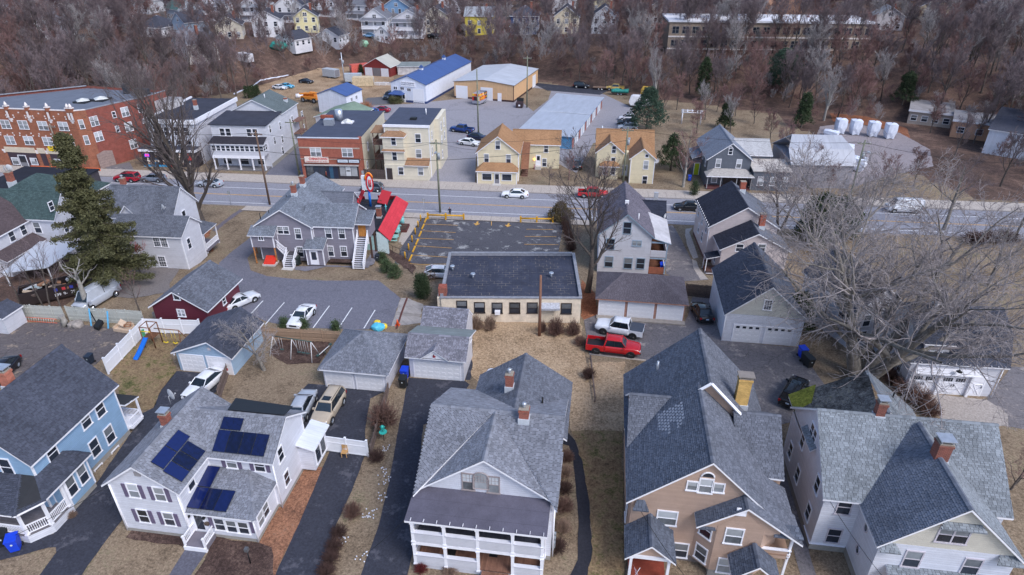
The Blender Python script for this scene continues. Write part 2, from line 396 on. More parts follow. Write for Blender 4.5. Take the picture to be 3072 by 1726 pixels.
 def gable(s,x0,x1,y0,y1,ze,zr,axis='y',mat=None,oe=.35,og=.3,rp=None,tabs=None,edge=None,t=.16,cap=True,eh=.15,parts=('a','b'),oe2=None,og2=None):
  lift=t+.01;oe2=oe if oe2 is None else oe2;og2=og if og2 is None else og2
  if axis=='y':
   xr=(x0+x1)/2 if rp is None else rp;ml=(zr-ze)/(xr-x0);mr=(zr-ze)/(x1-xr);a,b=y0-og,y1+og2
   L=[(x0-oe,b,ze-ml*oe+lift),(x0-oe,a,ze-ml*oe+lift),(xr,a,zr+lift),(xr,b,zr+lift)]
   Q=[(x1+oe2,a,ze-mr*oe2+lift),(x1+oe2,b,ze-mr*oe2+lift),(xr,b,zr+lift),(xr,a,zr+lift)];rl=((xr,a,zr+lift),(xr,b,zr+lift))
  else:
   yr=(y0+y1)/2 if rp is None else rp;ml=(zr-ze)/(yr-y0);mr=(zr-ze)/(y1-yr);a,b=x0-og,x1+og2
   L=[(a,y0-oe,ze-ml*oe+lift),(b,y0-oe,ze-ml*oe+lift),(b,yr,zr+lift),(a,yr,zr+lift)]
   Q=[(b,y1+oe2,ze-mr*oe2+lift),(a,y1+oe2,ze-mr*oe2+lift),(a,yr,zr+lift),(b,yr,zr+lift)];rl=((a,yr,zr+lift),(b,yr,zr+lift))
  o=None
  if 'a' in parts:o=s.plane(L,mat,t,tabs,edge,eh=eh)
  if 'b' in parts:o=s.plane(Q,mat,t,tabs,edge,eh=eh)
  if cap:s.ridge(rl[0],rl[1],tabs or mat)
  return o
 def ridge(s,p,q,mat,wd=.17):
  p,q=Vector(p),Vector(q);d=q-p;n=max(1,int(d.length/.3));dn=d.normalized();sd=dn.cross(Vector((0,0,1))).normalized();up=sd.cross(dn);m=MB();tone=[]
  for i in range(n):
   a=p+d*(i/n);b=p+d*((i+1.05)/n);h0,h1=.035+(i%2)*.006,.05+(i%2)*.006
   for sg in(-1,1):
    pts=[a+up*h0,b+up*h1,b+sd*sg*wd-up*(wd*.55-h1),a+sd*sg*wd-up*(wd*.55-h0)];m.poly(pts if sg<0 else pts[::-1])
   tone+=[s.rnd.random()]*8
  g=m.mesh('ridge_cap',mat);at=g.attributes.new('tone','FLOAT','POINT');at.data.foreach_set('value',tone);g.uv_layers.new(name='UVMap');link('ridge_cap',g,s.root)
 def hip(s,x0,x1,y0,y1,ze,zr,rx0,rx1,ry0,ry1,mat,o=.35,tabs=None,edge=None,t=.16,sides='FRBL',cap=True,eh=.15):
  """ridge (or point, or flat top) rx0..rx1, ry0..ry1"""
  x0-=o;x1+=o;y0-=o;y1+=o;ze+=.02;A=(x0,y0,ze);B=(x1,y0,ze);D=(x1,y1,ze);E=(x0,y1,ze)
  a=(rx0,ry0,zr);b=(rx1,ry0,zr);d=(rx1,ry1,zr);e=(rx0,ry1,zr)
  def cl(p):
   r=[]
   for q in p:
    if not r or(Vector(q)-Vector(r[-1])).length>.01:r.append(q)
   if(Vector(r[0])-Vector(r[-1])).length<.01:r.pop()
   return r
  for k,p in dict(F=[A,B,b,a],R=[B,D,d,b],B=[D,E,e,d],L=[E,A,a,e]).items():
   if k in sides:s.plane(cl(p),mat,t,tabs,edge,eh=eh)
  if cap:
   for p,q in((A,a),(B,b),(D,d),(E,e)):s.ridge(p,q,tabs or mat)
   if(Vector(a)-Vector(d)).length>.05:s.ridge(a,d,tabs or mat)
 def win(s,face,c,w,h,*qs,trim=None,style='',g=None):
  """windows on wall plane; each q a survey pixel (tile,x,y) or a pair (along, height)"""
  for q in qs:
   a,z=s.onplane(face,c,q)if isinstance(q[0],str)else q
   fm,pm=win_mesh(w,h,trim or WHITE,style);loc=(a,c,z)if face in 'FB' else(c,a,z)
   o=link('window',fm,s.root,loc,FACE[face]);k=g or s.rnd.choice('ggsbs')
   up,lo=dict(g=(GLASS,GLASS),s=(SHADE,GLASS),b=(BLIND,SHADE),k=(GLASS,GLASS))[k]
   link('pane',pm[up.name][0],o);link('pane',pm[lo.name][1],o)
 def segpt(s,A,B,q):
  A,B=Vector((A[0],A[1],0)),Vector((B[0],B[1],0));n=Vector((B.y-A.y,A.x-B.x,0));o=s.inv@Vector((0,0,CAMZ));d=s.inv.to_3x3()@ray(q);return o+d*((A-o).dot(n)/d.dot(n))
 def winseg(s,A,B,w,h,*qs,trim=None,style='',g=None):
  for q in qs:
   p=s.segpt(A,B,q);fm,pm=win_mesh(w,h,trim or WHITE,style);o=link('window',fm,s.root,p,math.atan2(B[1]-A[1],B[0]-A[0]));k=g or s.rnd.choice('ggsbs')
   up,lo=dict(g=(GLASS,GLASS),s=(SHADE,GLASS),b=(BLIND,SHADE))[k];link('pane',pm[up.name][0],o);link('pane',pm[lo.name][1],o)
 def prism(s,pts,z0,z1,mat,name='wall'):
  m=MB();n=len(pts)
  for i in range(n):a,b=pts[i],pts[(i+1)%n];m.poly([(*a,z0),(*b,z0),(*b,z1),(*a,z1)])
  m.poly([(*p,z1)for p in pts]);return s.put(m,name,mat)
 def gdoor(s,face,c,a,z,w,h,mat=None,rows=4,wins=False):
  mat=mat or m_plain('garage_door_white',(226,226,232),.45,var=.05);dm,pm=gdoor_mesh(w,h,mat)
  o=link('garage_door',dm,s.root,(a,c,z)if face in 'FB' else(c,a,z),FACE[face]);n=max(3,int(round(w/.62)))
  for r in range(rows):
   for i in range(n):
    x=(i-(n-1)/2)*w/n;zz=h*(r+.5)/rows-.18
    if wins and r==rows-1:
     fm,p=win_mesh(.36,.26,mat,'x');q=link('pane',p['window_glass'][0],o,(x,-.045,zz+.12));q.scale=(1,1,2)
    else:link('panel',pm,o,(x,0,zz))
  m=MB();f=.12;m.box(-w/2-f,w/2+f,-.05,.01,h,h+f);m.box(-w/2-f,-w/2,-.05,.01,0,h);m.box(w/2,w/2+f,-.05,.01,0,h)
  m.build('door_frame',WHITE,o);return o
 def door(s,face,c,a,z,w=.9,h=2.05,mat=None,trim=None,glass=.45):
  m=MB();m.box(-w/2,w/2,-.03,.02,0,h);o=m.build('door',mat or WHITE,s.root,(a,c,z)if face in 'FB' else(c,a,z),FACE[face])
  f=MB();t=.1;f.box(-w/2-t,w/2+t,-.05,.01,h,h+t);f.box(-w/2-t,-w/2,-.05,.01,0,h);f.box(w/2,w/2+t,-.05,.01,0,h);f.build('door_frame',trim or WHITE,o)
  if glass:g=MB();g.box(-w/2+.14,w/2-.14,-.04,-.02,h*(1-glass)-.1,h-.14);g.build('pane',GLASS,o)
  k=MB();k.box(w/2-.12,w/2-.07,-.08,-.03,h*.47,h*.47+.1);k.build('handle',DARKTRIM,o);return o
 def chimney(s,x,y,z0,z1,w=.7,d=.6,mat=None,cap='pot',flash=None):
  m=MB();m.box(x-w/2,x+w/2,y-d/2,y+d/2,z0,z1);m.box(x-w/2-.05,x+w/2+.05,y-d/2-.05,y+d/2+.05,z1-.22,z1-.06)
  o=s.put(m,'chimney',mat or m_brick('chimney_brick',(142,78,66),var=.35));k=MB();k.box(x-w/2-.02,x+w/2+.02,y-d/2-.02,y+d/2+.02,z1-.005,z1+.06)
  k.build('crown',m_plain('mortar_crown',(150,140,130),.9),o)
  f=MB();f.box(x-w/2-.06,x+w/2+.06,y-d/2-.08,y+d/2+.04,z0,(flash or z0+.9));f.build('flashing',m_plain('flashing',(190,196,205),.4),o)
  c=MB()
  if cap=='pot':c.tube([(x,y,z1),(x,y,z1+.35)],.12,10);c.tube([(x,y,z1+.38),(x,y,z1+.5)],[.26,.05],10);c.tube([(x,y,z1+.33),(x,y,z1+.38)],[.05,.26],10);c.build('cap',m_plain('galvanised',(190,195,205),.35,.6),o)
  elif cap=='slab':c.box(x-w/2-.08,x+w/2+.08,y-d/2-.08,y+d/2+.08,z1+.3,z1+.36);[c.box(x+i*w*.4-.03,x+i*w*.4+.03,y+j*d*.4-.03,y+j*d*.4+.03,z1+.06,z1+.3)for i in(-1,1)for j in(-1,1)];c.build('cap',m_plain('galvanised',(190,195,205),.35,.6),o)
 def post(s,x,y,z0,z1,w=.14,mat=None,name='post'):
  m=MB();m.box(x-w/2,x+w/2,y-w/2,y+w/2,z0,z1);m.box(x-w*.7,x+w*.7,y-w*.7,y+w*.7,z1-.1,z1+.01);m.box(x-w*.7,x+w*.7,y-w*.7,y+w*.7,z0,z0+.12);s.put(m,name,mat or WHITE)
 def rail(s,p,q,h=.9,mat=None,gap=.13,z2=None):
  """balustrade: rails as one part, each baluster a sub-part"""
  p,q=Vector(p),Vector(q);d=q-p;m=MB();up=Vector((0,0,1));sd=Vector((-d.y,d.x,0)).normalized()*.045
  for a,b in((h-.07,h),(.1,.16)):
   P=[p+up*a-sd,q+up*a-sd,q+up*a+sd,p+up*a+sd];T=[v+up*(b-a)for v in P]
   m.poly(P[::-1]);m.poly(T);[m.poly([P[i],P[(i+1)%4],T[(i+1)%4],T[i]])for i in range(4)]
  o=s.put(m,'railing',mat or WHITE);n=max(1,int(d.length/gap));k=('bal',round(h,2),(mat or WHITE).name)
  if k not in _cache:b=MB();b.box(-.022,.022,-.022,.022,.13,h-.04);_cache[k]=b.mesh('baluster',mat or WHITE)
  for i in range(1,n):link('baluster',_cache[k],o,p+d*(i/n))
 def stairs(s,p,q,w,n,mat,riser=None,name='stairs'):
  """p foot, q head (local); treads across the run, each a sub-part"""
  p,q=Vector(p),Vector(q);run=Vector((q.x-p.x,q.y-p.y,0));L=run.length;e=run.normalized();sd=Vector((-e.y,e.x,0));st=MB()
  for sg in(-1,1):
   a=p+sd*sg*w/2;b=q+sd*sg*w/2;P=[a,b,b-Vector((0,0,.3)),a-Vector((0,0,.3))+e*.3];Q=[v-sd*sg*.05 for v in P]
   st.poly(P);st.poly(Q[::-1]);[st.poly([P[i],Q[i],Q[(i+1)%4],P[(i+1)%4]])for i in range(4)]
   o_=s.put(st,name,riser or WHITE)if sg<0 else st.build('stringer',riser or WHITE,o);o=o_ if sg<0 else o;st=MB()
  tr=L/n;t=MB();t.box(-w/2,w/2,-.02,tr+.01,-.045,0);tm=t.mesh('tread',mat);r=MB();r.box(-w/2,w/2,0,.02,-(q.z-p.z)/n,-.045);rm=r.mesh('riser',riser or WHITE)
  an=math.atan2(e.y,e.x)-math.pi/2
  for i in range(n):
   loc=p+e*tr*i+Vector((0,0,(q.z-p.z)*(i+1)/n));link('tread',tm,o,loc,an);link('riser',rm,o,loc,an)
  return o
 def box(s,name,mat,x0,x1,y0,y1,z0,z1,parent=None):m=MB();m.box(x0,x1,y0,y1,z0,z1);return s.put(m,name,mat,parent)
 def pipe(s,x,y,z0,z1,r=.06,mat=None,name='vent_pipe'):m=MB();m.tube([(x,y,z0),(x,y,z1)],r,8);return s.put(m,name,mat or BLACK)
def dish(h,loc,rz,r=.42):
 m=MB();n=16;c=(0,0,0);rings=[]
 for k,(rr,yy)in enumerate(((.02,.08),(r*.5,.05),(r*.85,-.0),(r,-.04))):rings.append([(rr*math.cos(2*math.pi*j/n),yy,rr*math.sin(2*math.pi*j/n))for j in range(n)])
 for a,b in zip(rings,rings[1:]):
  for j in range(n):m.poly([a[j],b[j],b[(j+1)%n],a[(j+1)%n]],0,True)
 m.tube([(0,.05,0),(0,.2,-.1),(0,.2,-.9)],.03,6);m.tube([(0,0,-r),(0,-.35,-.12)],.015,5);m.box(-.05,.05,-.42,-.32,-.16,-.08)
 o=m.build('satellite_dish',m_plain('dish_grey',(188,190,196),.5),h.root,loc,rz);return o
LAWN=m_ground('dormant_lawn',[(.12,(80,69,60)),(.36,(116,101,85)),(.58,(142,125,107)),(.76,(120,112,90)),(.95,(88,87,66))])
LITTER=m_ground('leaf_litter',[(.1,(54,46,45)),(.4,(86,70,64)),(.65,(110,88,79)),(.95,(146,126,116))],.12,.9,5)
def lines(a,b,c,d,e,f,g):return list(np.arange(a,b,c))+list(np.arange(b,e,d))+list(np.arange(e,f+.1,g))
def terrain():
 xs=lines(-800,-200,30,2,200,800,30);ys=lines(-60,10,10,2,300,900,30);nx,ny=len(xs),len(ys)
 v=[(x,y,ter(x,y))for y in ys for x in xs];f=[];mi=[]
 for j in range(ny-1):
  for i in range(nx-1):
   f.append((j*nx+i,j*nx+i+1,(j+1)*nx+i+1,(j+1)*nx+i));x=xs[i];y=ys[j]
   vt=float(np.interp(x,_TU,_TV));mi.append(1 if y>vt-6 or(x<-62 and y<82 and y>56)or(x>42 and y>116 and x>66-(y-116)*.5)else 0)
 me=bpy.data.meshes.new('ground');me.from_pydata(v,[],f);me.materials.append(LAWN);me.materials.append(LITTER);me.polygons.foreach_set('material_index',mi);me.update()
 setp(link('ground',me),kind='structure')
terrain()
_order=[0]
def rough_edge(P,jit):
 if not jit:return P
 rn=random.Random(len(P));out=[]
 for a,b in zip(P,P[1:]+P[:1]):
  d=b-a;L=d.length;n=max(1,int(L/.7))if L<60 else 1;nn=Vector((-d.y,d.x,0)).normalized()if L else Vector()
  out.append(a)
  for i in range(1,n):out.append(a+d*(i/n)+nn*rn.gauss(0,.07*jit))
 return out
def sheet(name,pts,mat,z=None,off=None,kind='structure',label=None,jit=1.0):
 """flat ground cover; pts survey pixels or world (x, y) pairs"""
 P=[G(q)if isinstance(q[0],str)else Vector((q[0],q[1],0))for q in pts];_order[0]+=1;P=rough_edge(P,jit*(.3 if 'asphalt' in mat.name or 'concrete' in mat.name else 1));o_=off if off is not None else .02+.004*(_order[0]%9)
 bm=bmesh.new();vs=[bm.verts.new((p.x,p.y,0))for p in P];f=bm.faces.new(vs);f.normal_update()
 if f.normal.z<0:f.normal_flip()
 bmesh.ops.triangulate(bm,faces=bm.faces[:])
 xs=[p.x for p in P];ys=[p.y for p in P]
 zs=[ter(a,b)for a in np.linspace(min(xs),max(xs),12)for b in np.linspace(min(ys),max(ys),12)]
 if max(zs)-min(zs)>.015 and z is None:
  for ax,lo,hi in((0,min(xs),max(xs)),(1,min(ys),max(ys))):
   k=math.ceil(lo/2)*2
   while k<hi:
    co=[0,0,0];no=[0,0,0];co[ax]=k;no[ax]=1
    bmesh.ops.bisect_plane(bm,geom=bm.verts[:]+bm.edges[:]+bm.faces[:],plane_co=co,plane_no=no);k+=2
 for v in bm.verts:v.co.z=(ter(v.co.x,v.co.y)if z is None else z)+o_
 me=bpy.data.meshes.new(name);bm.to_mesh(me);bm.free();me.materials.append(mat);o=link(name,me)
 return setp(o,label,None,None,kind)
def rd(u,off):k=R(1.95);b=103.5+(u+13.2)*math.tan(k);return(u-off*math.sin(k),b+off*math.cos(k))
ROADM=m_asphalt('road_asphalt',(136,136,146),.12,.3,stain=.12,crackscale=.3)
CONC=m_asphalt('sidewalk_concrete',(172,163,157),.1,.0,stain=.14)
NEWASP=m_asphalt('sealed_asphalt',(56,58,69),.3,.0,stain=.45,light=(84,84,94))
OLDASP=m_asphalt('old_asphalt',(112,108,112),.2,.8,crackscale=.35,stain=.28,light=(150,142,140))
LOTASP=m_asphalt('lot_asphalt',(108,108,120),.14,.5,crackscale=.2,stain=.2)
PATCH=m_asphalt('restaurant_lot_asphalt',(82,82,90),.2,.9,crackscale=.4,stain=.4,light=(150,150,152))
YEL=m_plain('yellow_paint',(214,160,40),.6,var=.2,scale=2);LINEW=m_plain('white_road_paint',(222,224,230),.6,var=.15,scale=2);LINEY=m_plain('yellow_line_paint',(206,158,80),.7,var=.25,scale=2)
def strip(name,u0,u1,o0,o1,mat,off,kind='structure',n=24):
 top=[rd(u0+(u1-u0)*i/n,o1)for i in range(n+1)];bot=[rd(u0+(u1-u0)*i/n,o0)for i in range(n+1)]
 v=[(x,y,-3+off)for x,y in bot+top];f=[(i,i+1,n+2+i,n+1+i)for i in range(n)]
 me=bpy.data.meshes.new(name);me.from_pydata(v,[],f);me.materials.append(mat);return setp(link(name,me),kind=kind)
road=strip('road',-260,260,-5.0,6.3,ROADM,.03)
for o0,o1 in((3.28,3.42),(-3.62,-3.48)):setp(strip('edge_line',-260,260,o0,o1,LINEW,.036),kind=None).parent=road
for o0,o1 in((-.22,-.1),(.02,.14)):setp(strip('centre_line',-260,260,o0,o1,LINEY,.036),kind=None).parent=road
for a in road.children:a.pop('kind',None)
def kerbed(name,u0,u1,o0,o1,mat,h=.15,seg=1.6):
 """pavement of single slabs with open joints on a bed, kerb stones at the road edge"""
 bed=MB();n=int((u1-u0)/8)
 for i in range(n):
  a=[rd(u0+(u1-u0)*i/n,o0),rd(u0+(u1-u0)*(i+1)/n,o0),rd(u0+(u1-u0)*(i+1)/n,o1),rd(u0+(u1-u0)*i/n,o1)]
  bed.slab([(x,y,-3+h-.03)for x,y in a],h+.1)
 o=setp(bed.build(name,m_plain('joint_dark',(96,90,88),.9)),kind='structure');L=u1-u0;n=min(280,int(L/seg));w_=o1-o0;b=MB();b.box(-L/n/2+.02,L/n/2-.02,.02,w_-.02,-.06,0);sm=b.mesh('slab',mat)
 for i in range(n):x,y=rd(u0+L*(i+.5)/n,o0);link('slab',sm,o,(x,y,-3+h+random.uniform(-.006,.006)),R(1.95))
 return o
kerbed('far_pavement',-130,110,6.4,9.2,CONC,seg=1.6)
kerbed('near_pavement',-60,-1,-7.0,-5.1,CONC)
def kerb(name,u0,u1,o0,o1,h=.14):
 m=MB();n=40
 for i in range(n):
  a=[rd(u0+(u1-u0)*i/n,o0),rd(u0+(u1-u0)*(i+1)/n,o0),rd(u0+(u1-u0)*(i+1)/n,o1),rd(u0+(u1-u0)*i/n,o1)];m.slab([(x,y,-3+h)for x,y in a],h+.1)
 setp(m.build(name,m_plain('granite_kerb',(150,144,142),.9)),kind='structure')
kerb('far_kerb',-200,180,6.24,6.38);kerb('near_kerb',-120,-29,-5.08,-4.95)
setp(strip('verge',-130,110,9.22,10.4,CONC,.1),kind='structure')
def q(t,*a):return[(t,a[i],a[i+1])for i in range(0,len(a),2)]
sheet('rear_car_park',q('S',657,790,700,752,752,712,792,690,775,740,742,775,752,812,800,829,885,838,980,843,1135,842,1165,865,1202,895,1175,978,1093,990,930,985,880,985,790,962,720,925,700,870,655,830),LOTASP)
sheet('restaurant_car_park',[(-28.9,79.2),(-5.2,84),(-5.2,98.0),(-28.6,98.0)],PATCH,off=.02,jit=.4)
sheet('crossover_apron',[rd(-33,-5.0),rd(-33,-8),(-30.5,92),(-29,80.5),(-28.4,80.5),(-28.2,97.6),rd(-6,-6.3),rd(-6,-5.0)],CONC,off=.012)
def pline(parent,a,b,w_,mat,name='painted_line',z=.012):
 A=G(a)if isinstance(a[0],str)else Vector((*a,ter(*a)));B=G(b)if isinstance(b[0],str)else Vector((*b,ter(*b)));d=(B-A);d.z=0;n=Vector((-d.y,d.x,0)).normalized()*w_/2
 m=MB();K=6
 for i in range(K):
  p,r=A+(B-A)*(i/K),A+(B-A)*((i+1)/K);pts=[p-n,r-n,r+n,p+n];m.poly([(v.x,v.y,ter(v.x,v.y)+.06+z)for v in pts])
 return m.build(name,mat,parent)
lot=bpy.data.objects['rear_car_park'];rl=bpy.data.objects['restaurant_car_park']
for a,b,c,d in((735,287,578,500),(953,305,820,508),(1175,328,1067,505),(300,255,115,468),(95,238,-20,360)):pline(lot,('C2',a,b),('C2',c,d),.12,LINEW)
pline(lot,('C1',2535,240),('C1',2435,355),.12,LINEW)
for a,b,c,d in((1655,880,1972,892),(1630,945,1953,962),(1598,1018,1932,1030),(1565,1090,1915,1112),(1540,1180,1880,1200),(1510,1262,1852,1285),(2297,845,2296,895)):pline(rl,('B2',a,b),('B2',c,d),.11,LINEY)
for a,b,c,d in((190,930,450,933),(175,1000,480,1003),(170,1075,500,1080)):pline(rl,('B3',a,b),('B3',c,d),.11,LINEY)
pline(rl,('B2',1680,826),('B2',2030,836),.14,LINEW)
for t_,a,b in(('B2',2156,875),('B2',2458,890)):
 c=G((t_,a,b));m=MB();zz=ter(c.x,c.y)+.075;m.poly([(c.x-.15,c.y,zz),(c.x+.15,c.y,zz),(c.x+.15,c.y+.8,zz),(c.x-.15,c.y+.8,zz)]);m.poly([(c.x-.55,c.y,zz),(c.x,c.y-.8,zz),(c.x+.55,c.y,zz)]);m.build('painted_arrow',LINEY,rl)
sheet('porch_house_driveway',q('C2',1500,978,2045,1010,2085,1045,2040,1105,2100,1260)+q('D2',1640,0,1610,300,1560,640,1570,1100,1480,1470,1030,1470,1200,1000,1310,560,1405,0)+q('C2',1430,1330,1480,1050),NEWASP)
sheet('side_strip',q('C2',2045,1000,2090,1000,2200,655,2140,640,2130,700),NEWASP)
sheet('solar_house_driveway',q('C2',530,1035,1290,1100,1130,1180,1085,1440)+q('D2',1075,300,950,640,800,960,630,1470,205,1470,350,1150,480,860,600,580,735,260,570,90)+q('C2',350,1330,420,1150),NEWASP)
sheet('blue_house_driveway',q('D1',370,1470,780,1470,1000,1150,1230,860,1700,700)+q('C1',1900,1250,2080,1120,2215,942,1705,915,1560,1090,1480,1270,1340,1340,1330,1440)+q('D1',1240,110,925,575,700,790,520,1050,250,1130,0,1130,-60,1320,240,1250,470,1185,540,1180,545,1230),NEWASP)
sheet('pickup_yard',q('C3',745,420,870,372,1720,440,1765,330,1790,200,1975,210,2075,622)+q('C4',395,690,500,830,690,1115,690,1300,0,1500)+q('C3',2400,1447,2000,900,1340,812,795,745),OLDASP)
sheet('alley',[(15.9,22),(17.0,22),(17.0,45),(15.9,45)],OLDASP,off=.02)
sheet('garage_apron',q('C4',1490,1110,2215,1192,2330,1230,2420,1330,2420,1447,1800,1400,1700,1300),m_asphalt('apron_concrete',(160,152,148),.1,.8,crackscale=.3,stain=.15))
sheet('east_drive',q('C4',2215,1192,2450,870,2700,880,2700,1500,2420,1447,2420,1330),OLDASP)
sheet('tarmac_path',q('D3',540,60,590,70,660,150,730,350,800,750,826,1200,805,1380,770,1470,600,1470,685,1300,692,900,662,550,640,330,600,200,540,185),m_asphalt('fresh_asphalt',(46,47,56),.2,0,stain=.12))
sheet('front_walk',q('D1',1795,1190,2000,1215,1830,1470,1620,1470),m_asphalt('walk_asphalt',(92,92,104),.2,0))
sheet('side_driveway',q('B3',1530,900,1600,890,1680,1020,1780,1220,1945,1415,1720,1430,1540,1360,1515,1120),OLDASP)
sheet('concrete_path',q('B3',1785,1215,1830,1235,1860,1310,1945,1410,1870,1415,1800,1300),CONC)
sheet('concrete_path',q('B3',1725,925,1790,915,1760,960,1800,1060,1850,1200,1800,1215,1740,1080,1720,980),CONC)
sheet('broken_tarmac_yard',q('C1',-300,560,130,455,560,445,1110,500,1240,565,930,850,600,1000,-300,1100),m_asphalt('broken_asphalt',(96,90,92),.25,1,crackscale=.5,stain=.4,light=(142,128,116)))
sheet('concrete_slab',q('C1',-100,560,240,468,410,470,100,730,-100,720),m_asphalt('slab_concrete',(160,152,142),.15,.4,crackscale=.3,stain=.25))
sheet('brick_paver_path',q('C2',1425,210,1490,208,1640,268,1612,450,1330,482),m_brick('grey_pavers',(158,152,150),(120,114,110),.3,.3,.15))
pline(bpy.data.objects['brick_paver_path'],('C2',1485,208),('C2',1380,510),.22,m_plain('rust_edging',(92,52,48),.8),'edging')
sheet('back_lot',q('S',1268,570,1275,540,1330,480,1340,420,1130,352,1070,335,1098,318,1230,312,1350,300,1480,290,1560,302,1600,335,1645,300,1655,270,1600,264,1606,255,1680,258,1780,272,1815,285,1900,325,1890,400,1780,430,1730,520,1690,500,1600,440,1428,470,1425,560),m_asphalt('back_lot_asphalt',(142,140,148),.1,.6,crackscale=.12,stain=.18))
sheet('dark_gravel',q('S',1095,300,1098,318,1170,312,1175,300,1150,290,1105,294),m_asphalt('gravel',(100,100,106),.3,0))
sheet('tarmac_spur',q('S',1600,253,1615,250,1730,262,1830,270,1800,285,1640,272),NEWASP)
sheet('dry_field',q('S',760,262,860,232,960,205,1060,200,1180,212,1180,290,1100,294,1065,290,960,290,900,300,800,290),m_ground('dry_yard',[(.2,(116,94,74)),(.5,(156,132,108)),(.8,(178,154,130))]))
sheet('dry_lawn',q('S',1425,965,1742,972,1758,1090,1875,1085,1872,1290,1790,1420,1715,1300,1700,1190,1580,1060,1440,1150,1415,1130),m_ground('pale_lawn',[(.15,(116,97,78)),(.45,(160,137,112)),(.7,(178,155,130)),(.92,(138,124,98))]))
sheet('boat_yard',q('S',2460,380,2560,370,2700,400,2790,450,2800,500,2660,530,2570,560,2480,530,2420,480),m_asphalt('boat_yard_gravel',(142,134,138),.25,.5,crackscale=.2,stain=.25))
sheet('gravel_drive',q('B1',1050,1380,1700,1200,1800,1250,1640,1447)+q('C1',1640,150,1300,210,1050,200),m_asphalt('gravel_grey',(118,112,112),.3,0))
sheet('alley_drive',q('B1',1000,330,1250,280,1300,370,1150,380),OLDASP);sheet('alley_drive',q('S',780,550,915,550,905,470,900,380,880,380,850,450),LOTASP)
MULCH=m_ground('dark_mulch',[(.1,(44,34,34)),(.5,(78,62,58)),(.9,(120,100,92))],.6,4,22);ORANGE=m_ground('orange_mulch',[(.1,(80,60,50)),(.4,(128,92,74)),(.65,(156,112,88)),(.9,(108,94,84))],.5,4,22)
REDM=m_ground('red_mulch',[(.1,(96,56,44)),(.5,(136,82,64)),(.9,(160,110,88))],.6,4,22);LEAFO=m_ground('fallen_leaves',[(.1,(98,64,48)),(.5,(136,88,66)),(.9,(170,120,94))],.6,4,22)
GREENL=m_ground('green_lawn',[(.1,(80,66,52)),(.34,(120,100,78)),(.52,(138,118,92)),(.66,(108,100,68)),(.85,(80,82,50))],.3,1.2,7)
sheet('mulch_bed',q('D2',500,395,690,410,600,600,480,860,205,1470,-60,1470,70,1110,250,790),ORANGE,label='orange wood mulch bed beside the solar house')
sheet('mulch_bed',q('D1',1215,1085,1285,1000,1800,1060,1800,1190,1600,1150),MULCH)
sheet('mulch_bed',q('D1',2060,1075,2510,1140,2620,1180,2640,1470,1860,1470,2010,1220),MULCH)
sheet('mulch_bed',q('D1',540,1040,770,775,805,815,770,900,690,1000),REDM)
sheet('mulch_bed',q('C2',150,740,230,600,560,560,740,640,640,840,330,850),MULCH)
sheet('green_lawn',q('C1',1300,640,1780,560,1640,740,1700,920,1560,1090,1480,1270,1240,1330,1060,920),GREENL)
sheet('side_lawn',q('D3',620,60,1110,60,1130,1470,780,1470,830,1200,800,750,735,350,665,150),GREENL)
sheet('leaf_drift',q('C3',720,30,800,100,860,180,870,372,745,418,715,380),LEAFO)
sheet('leaf_drift',q('E7',820,500,900,500,910,590,850,600),LEAFO);sheet('leaf_drift',q('S',2490,340,2600,350,2720,385,2740,440,2700,425,2640,380,2500,365),LEAFO)
sheet('leaf_drift',q('E7',790,440,850,380,890,395,880,450,800,480),LEAFO)
sheet('earth_bank',q('B2',1215,1060,1480,1210,1570,1300,1545,1380,1440,1290,1330,1200,1230,1130),MULCH,off=.07)
sheet('tarmac_walk',q('B2',1150,1050,1200,1060,1215,1130,1180,1220,1110,1300,700,1290,500,1335,400,1320,400,1290,700,1275,960,1285,1060,1270,1140,1160),m_asphalt('walk_grey',(120,118,128),.15,0),off=.05)
sheet('garden_walk',q('E7',1150,208,1205,208,1050,310,930,410,895,400,990,320),m_asphalt('cinder_walk',(104,98,106),.2,0))
sheet('snow_patch',q('S',700,281,780,240,865,225,866,227,782,243,702,285),m_plain('old_snow',(214,218,232),.8,var=.12),kind='stuff',label='thin line of old snow along the foot of the wooded bank')
for t_,a_,b_,mt_ in(('D2',1030,1480,NEWASP),('D2',205,630,NEWASP),('D1',370,780,NEWASP),('D3',600,770,MATS['fresh_asphalt']),('D1',1620,1830,MATS['walk_asphalt'])):
 A_,B_=G((t_,a_,1468)),G((t_,b_,1468));sheet('driveway_mouth',[(A_.x,A_.y),(A_.x-.3,17.5),(B_.x+.3,17.5),(B_.x,B_.y)],mt_)
sheet('lower_pavement',[(-90,17.4),(-90,16),(70,16),(70,17.4)],CONC,off=.05);sheet('lower_street',[(-90,15.9),(-90,7),(70,7),(70,15.9)],ROADM,off=.02)
TABS={}
def sh(name,c,**k):return m_shingle(name,c,**k),m_shingle_tab(name+'_tab',c)
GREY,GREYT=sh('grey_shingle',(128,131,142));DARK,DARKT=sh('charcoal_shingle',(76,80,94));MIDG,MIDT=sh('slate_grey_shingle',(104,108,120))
SLATE,SLATET=sh('dark_slate_shingle',(92,98,112));PALE,PALET=sh('weathered_green_grey_shingle',(132,138,146))
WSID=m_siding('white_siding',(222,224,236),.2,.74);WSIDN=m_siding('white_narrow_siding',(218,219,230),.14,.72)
h=House('blue_house','light blue clapboard house with dark shingle roof and corner porch at the left edge','house',-43.5,34,0,world=True)
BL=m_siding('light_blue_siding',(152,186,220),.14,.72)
X0,X1,Y0,Y1=-47.1,-39.9,29.8,38.9
h.walls(X0,X1,Y0,Y1,.5,5.5,BL,8.95,base=.02);h.corners(X0,X1,Y0,Y1,.5,5.4)
h.gable(X0,X1,Y0,Y1,5.5,8.95,'y',DARK,tabs=DARKT,og=.3)
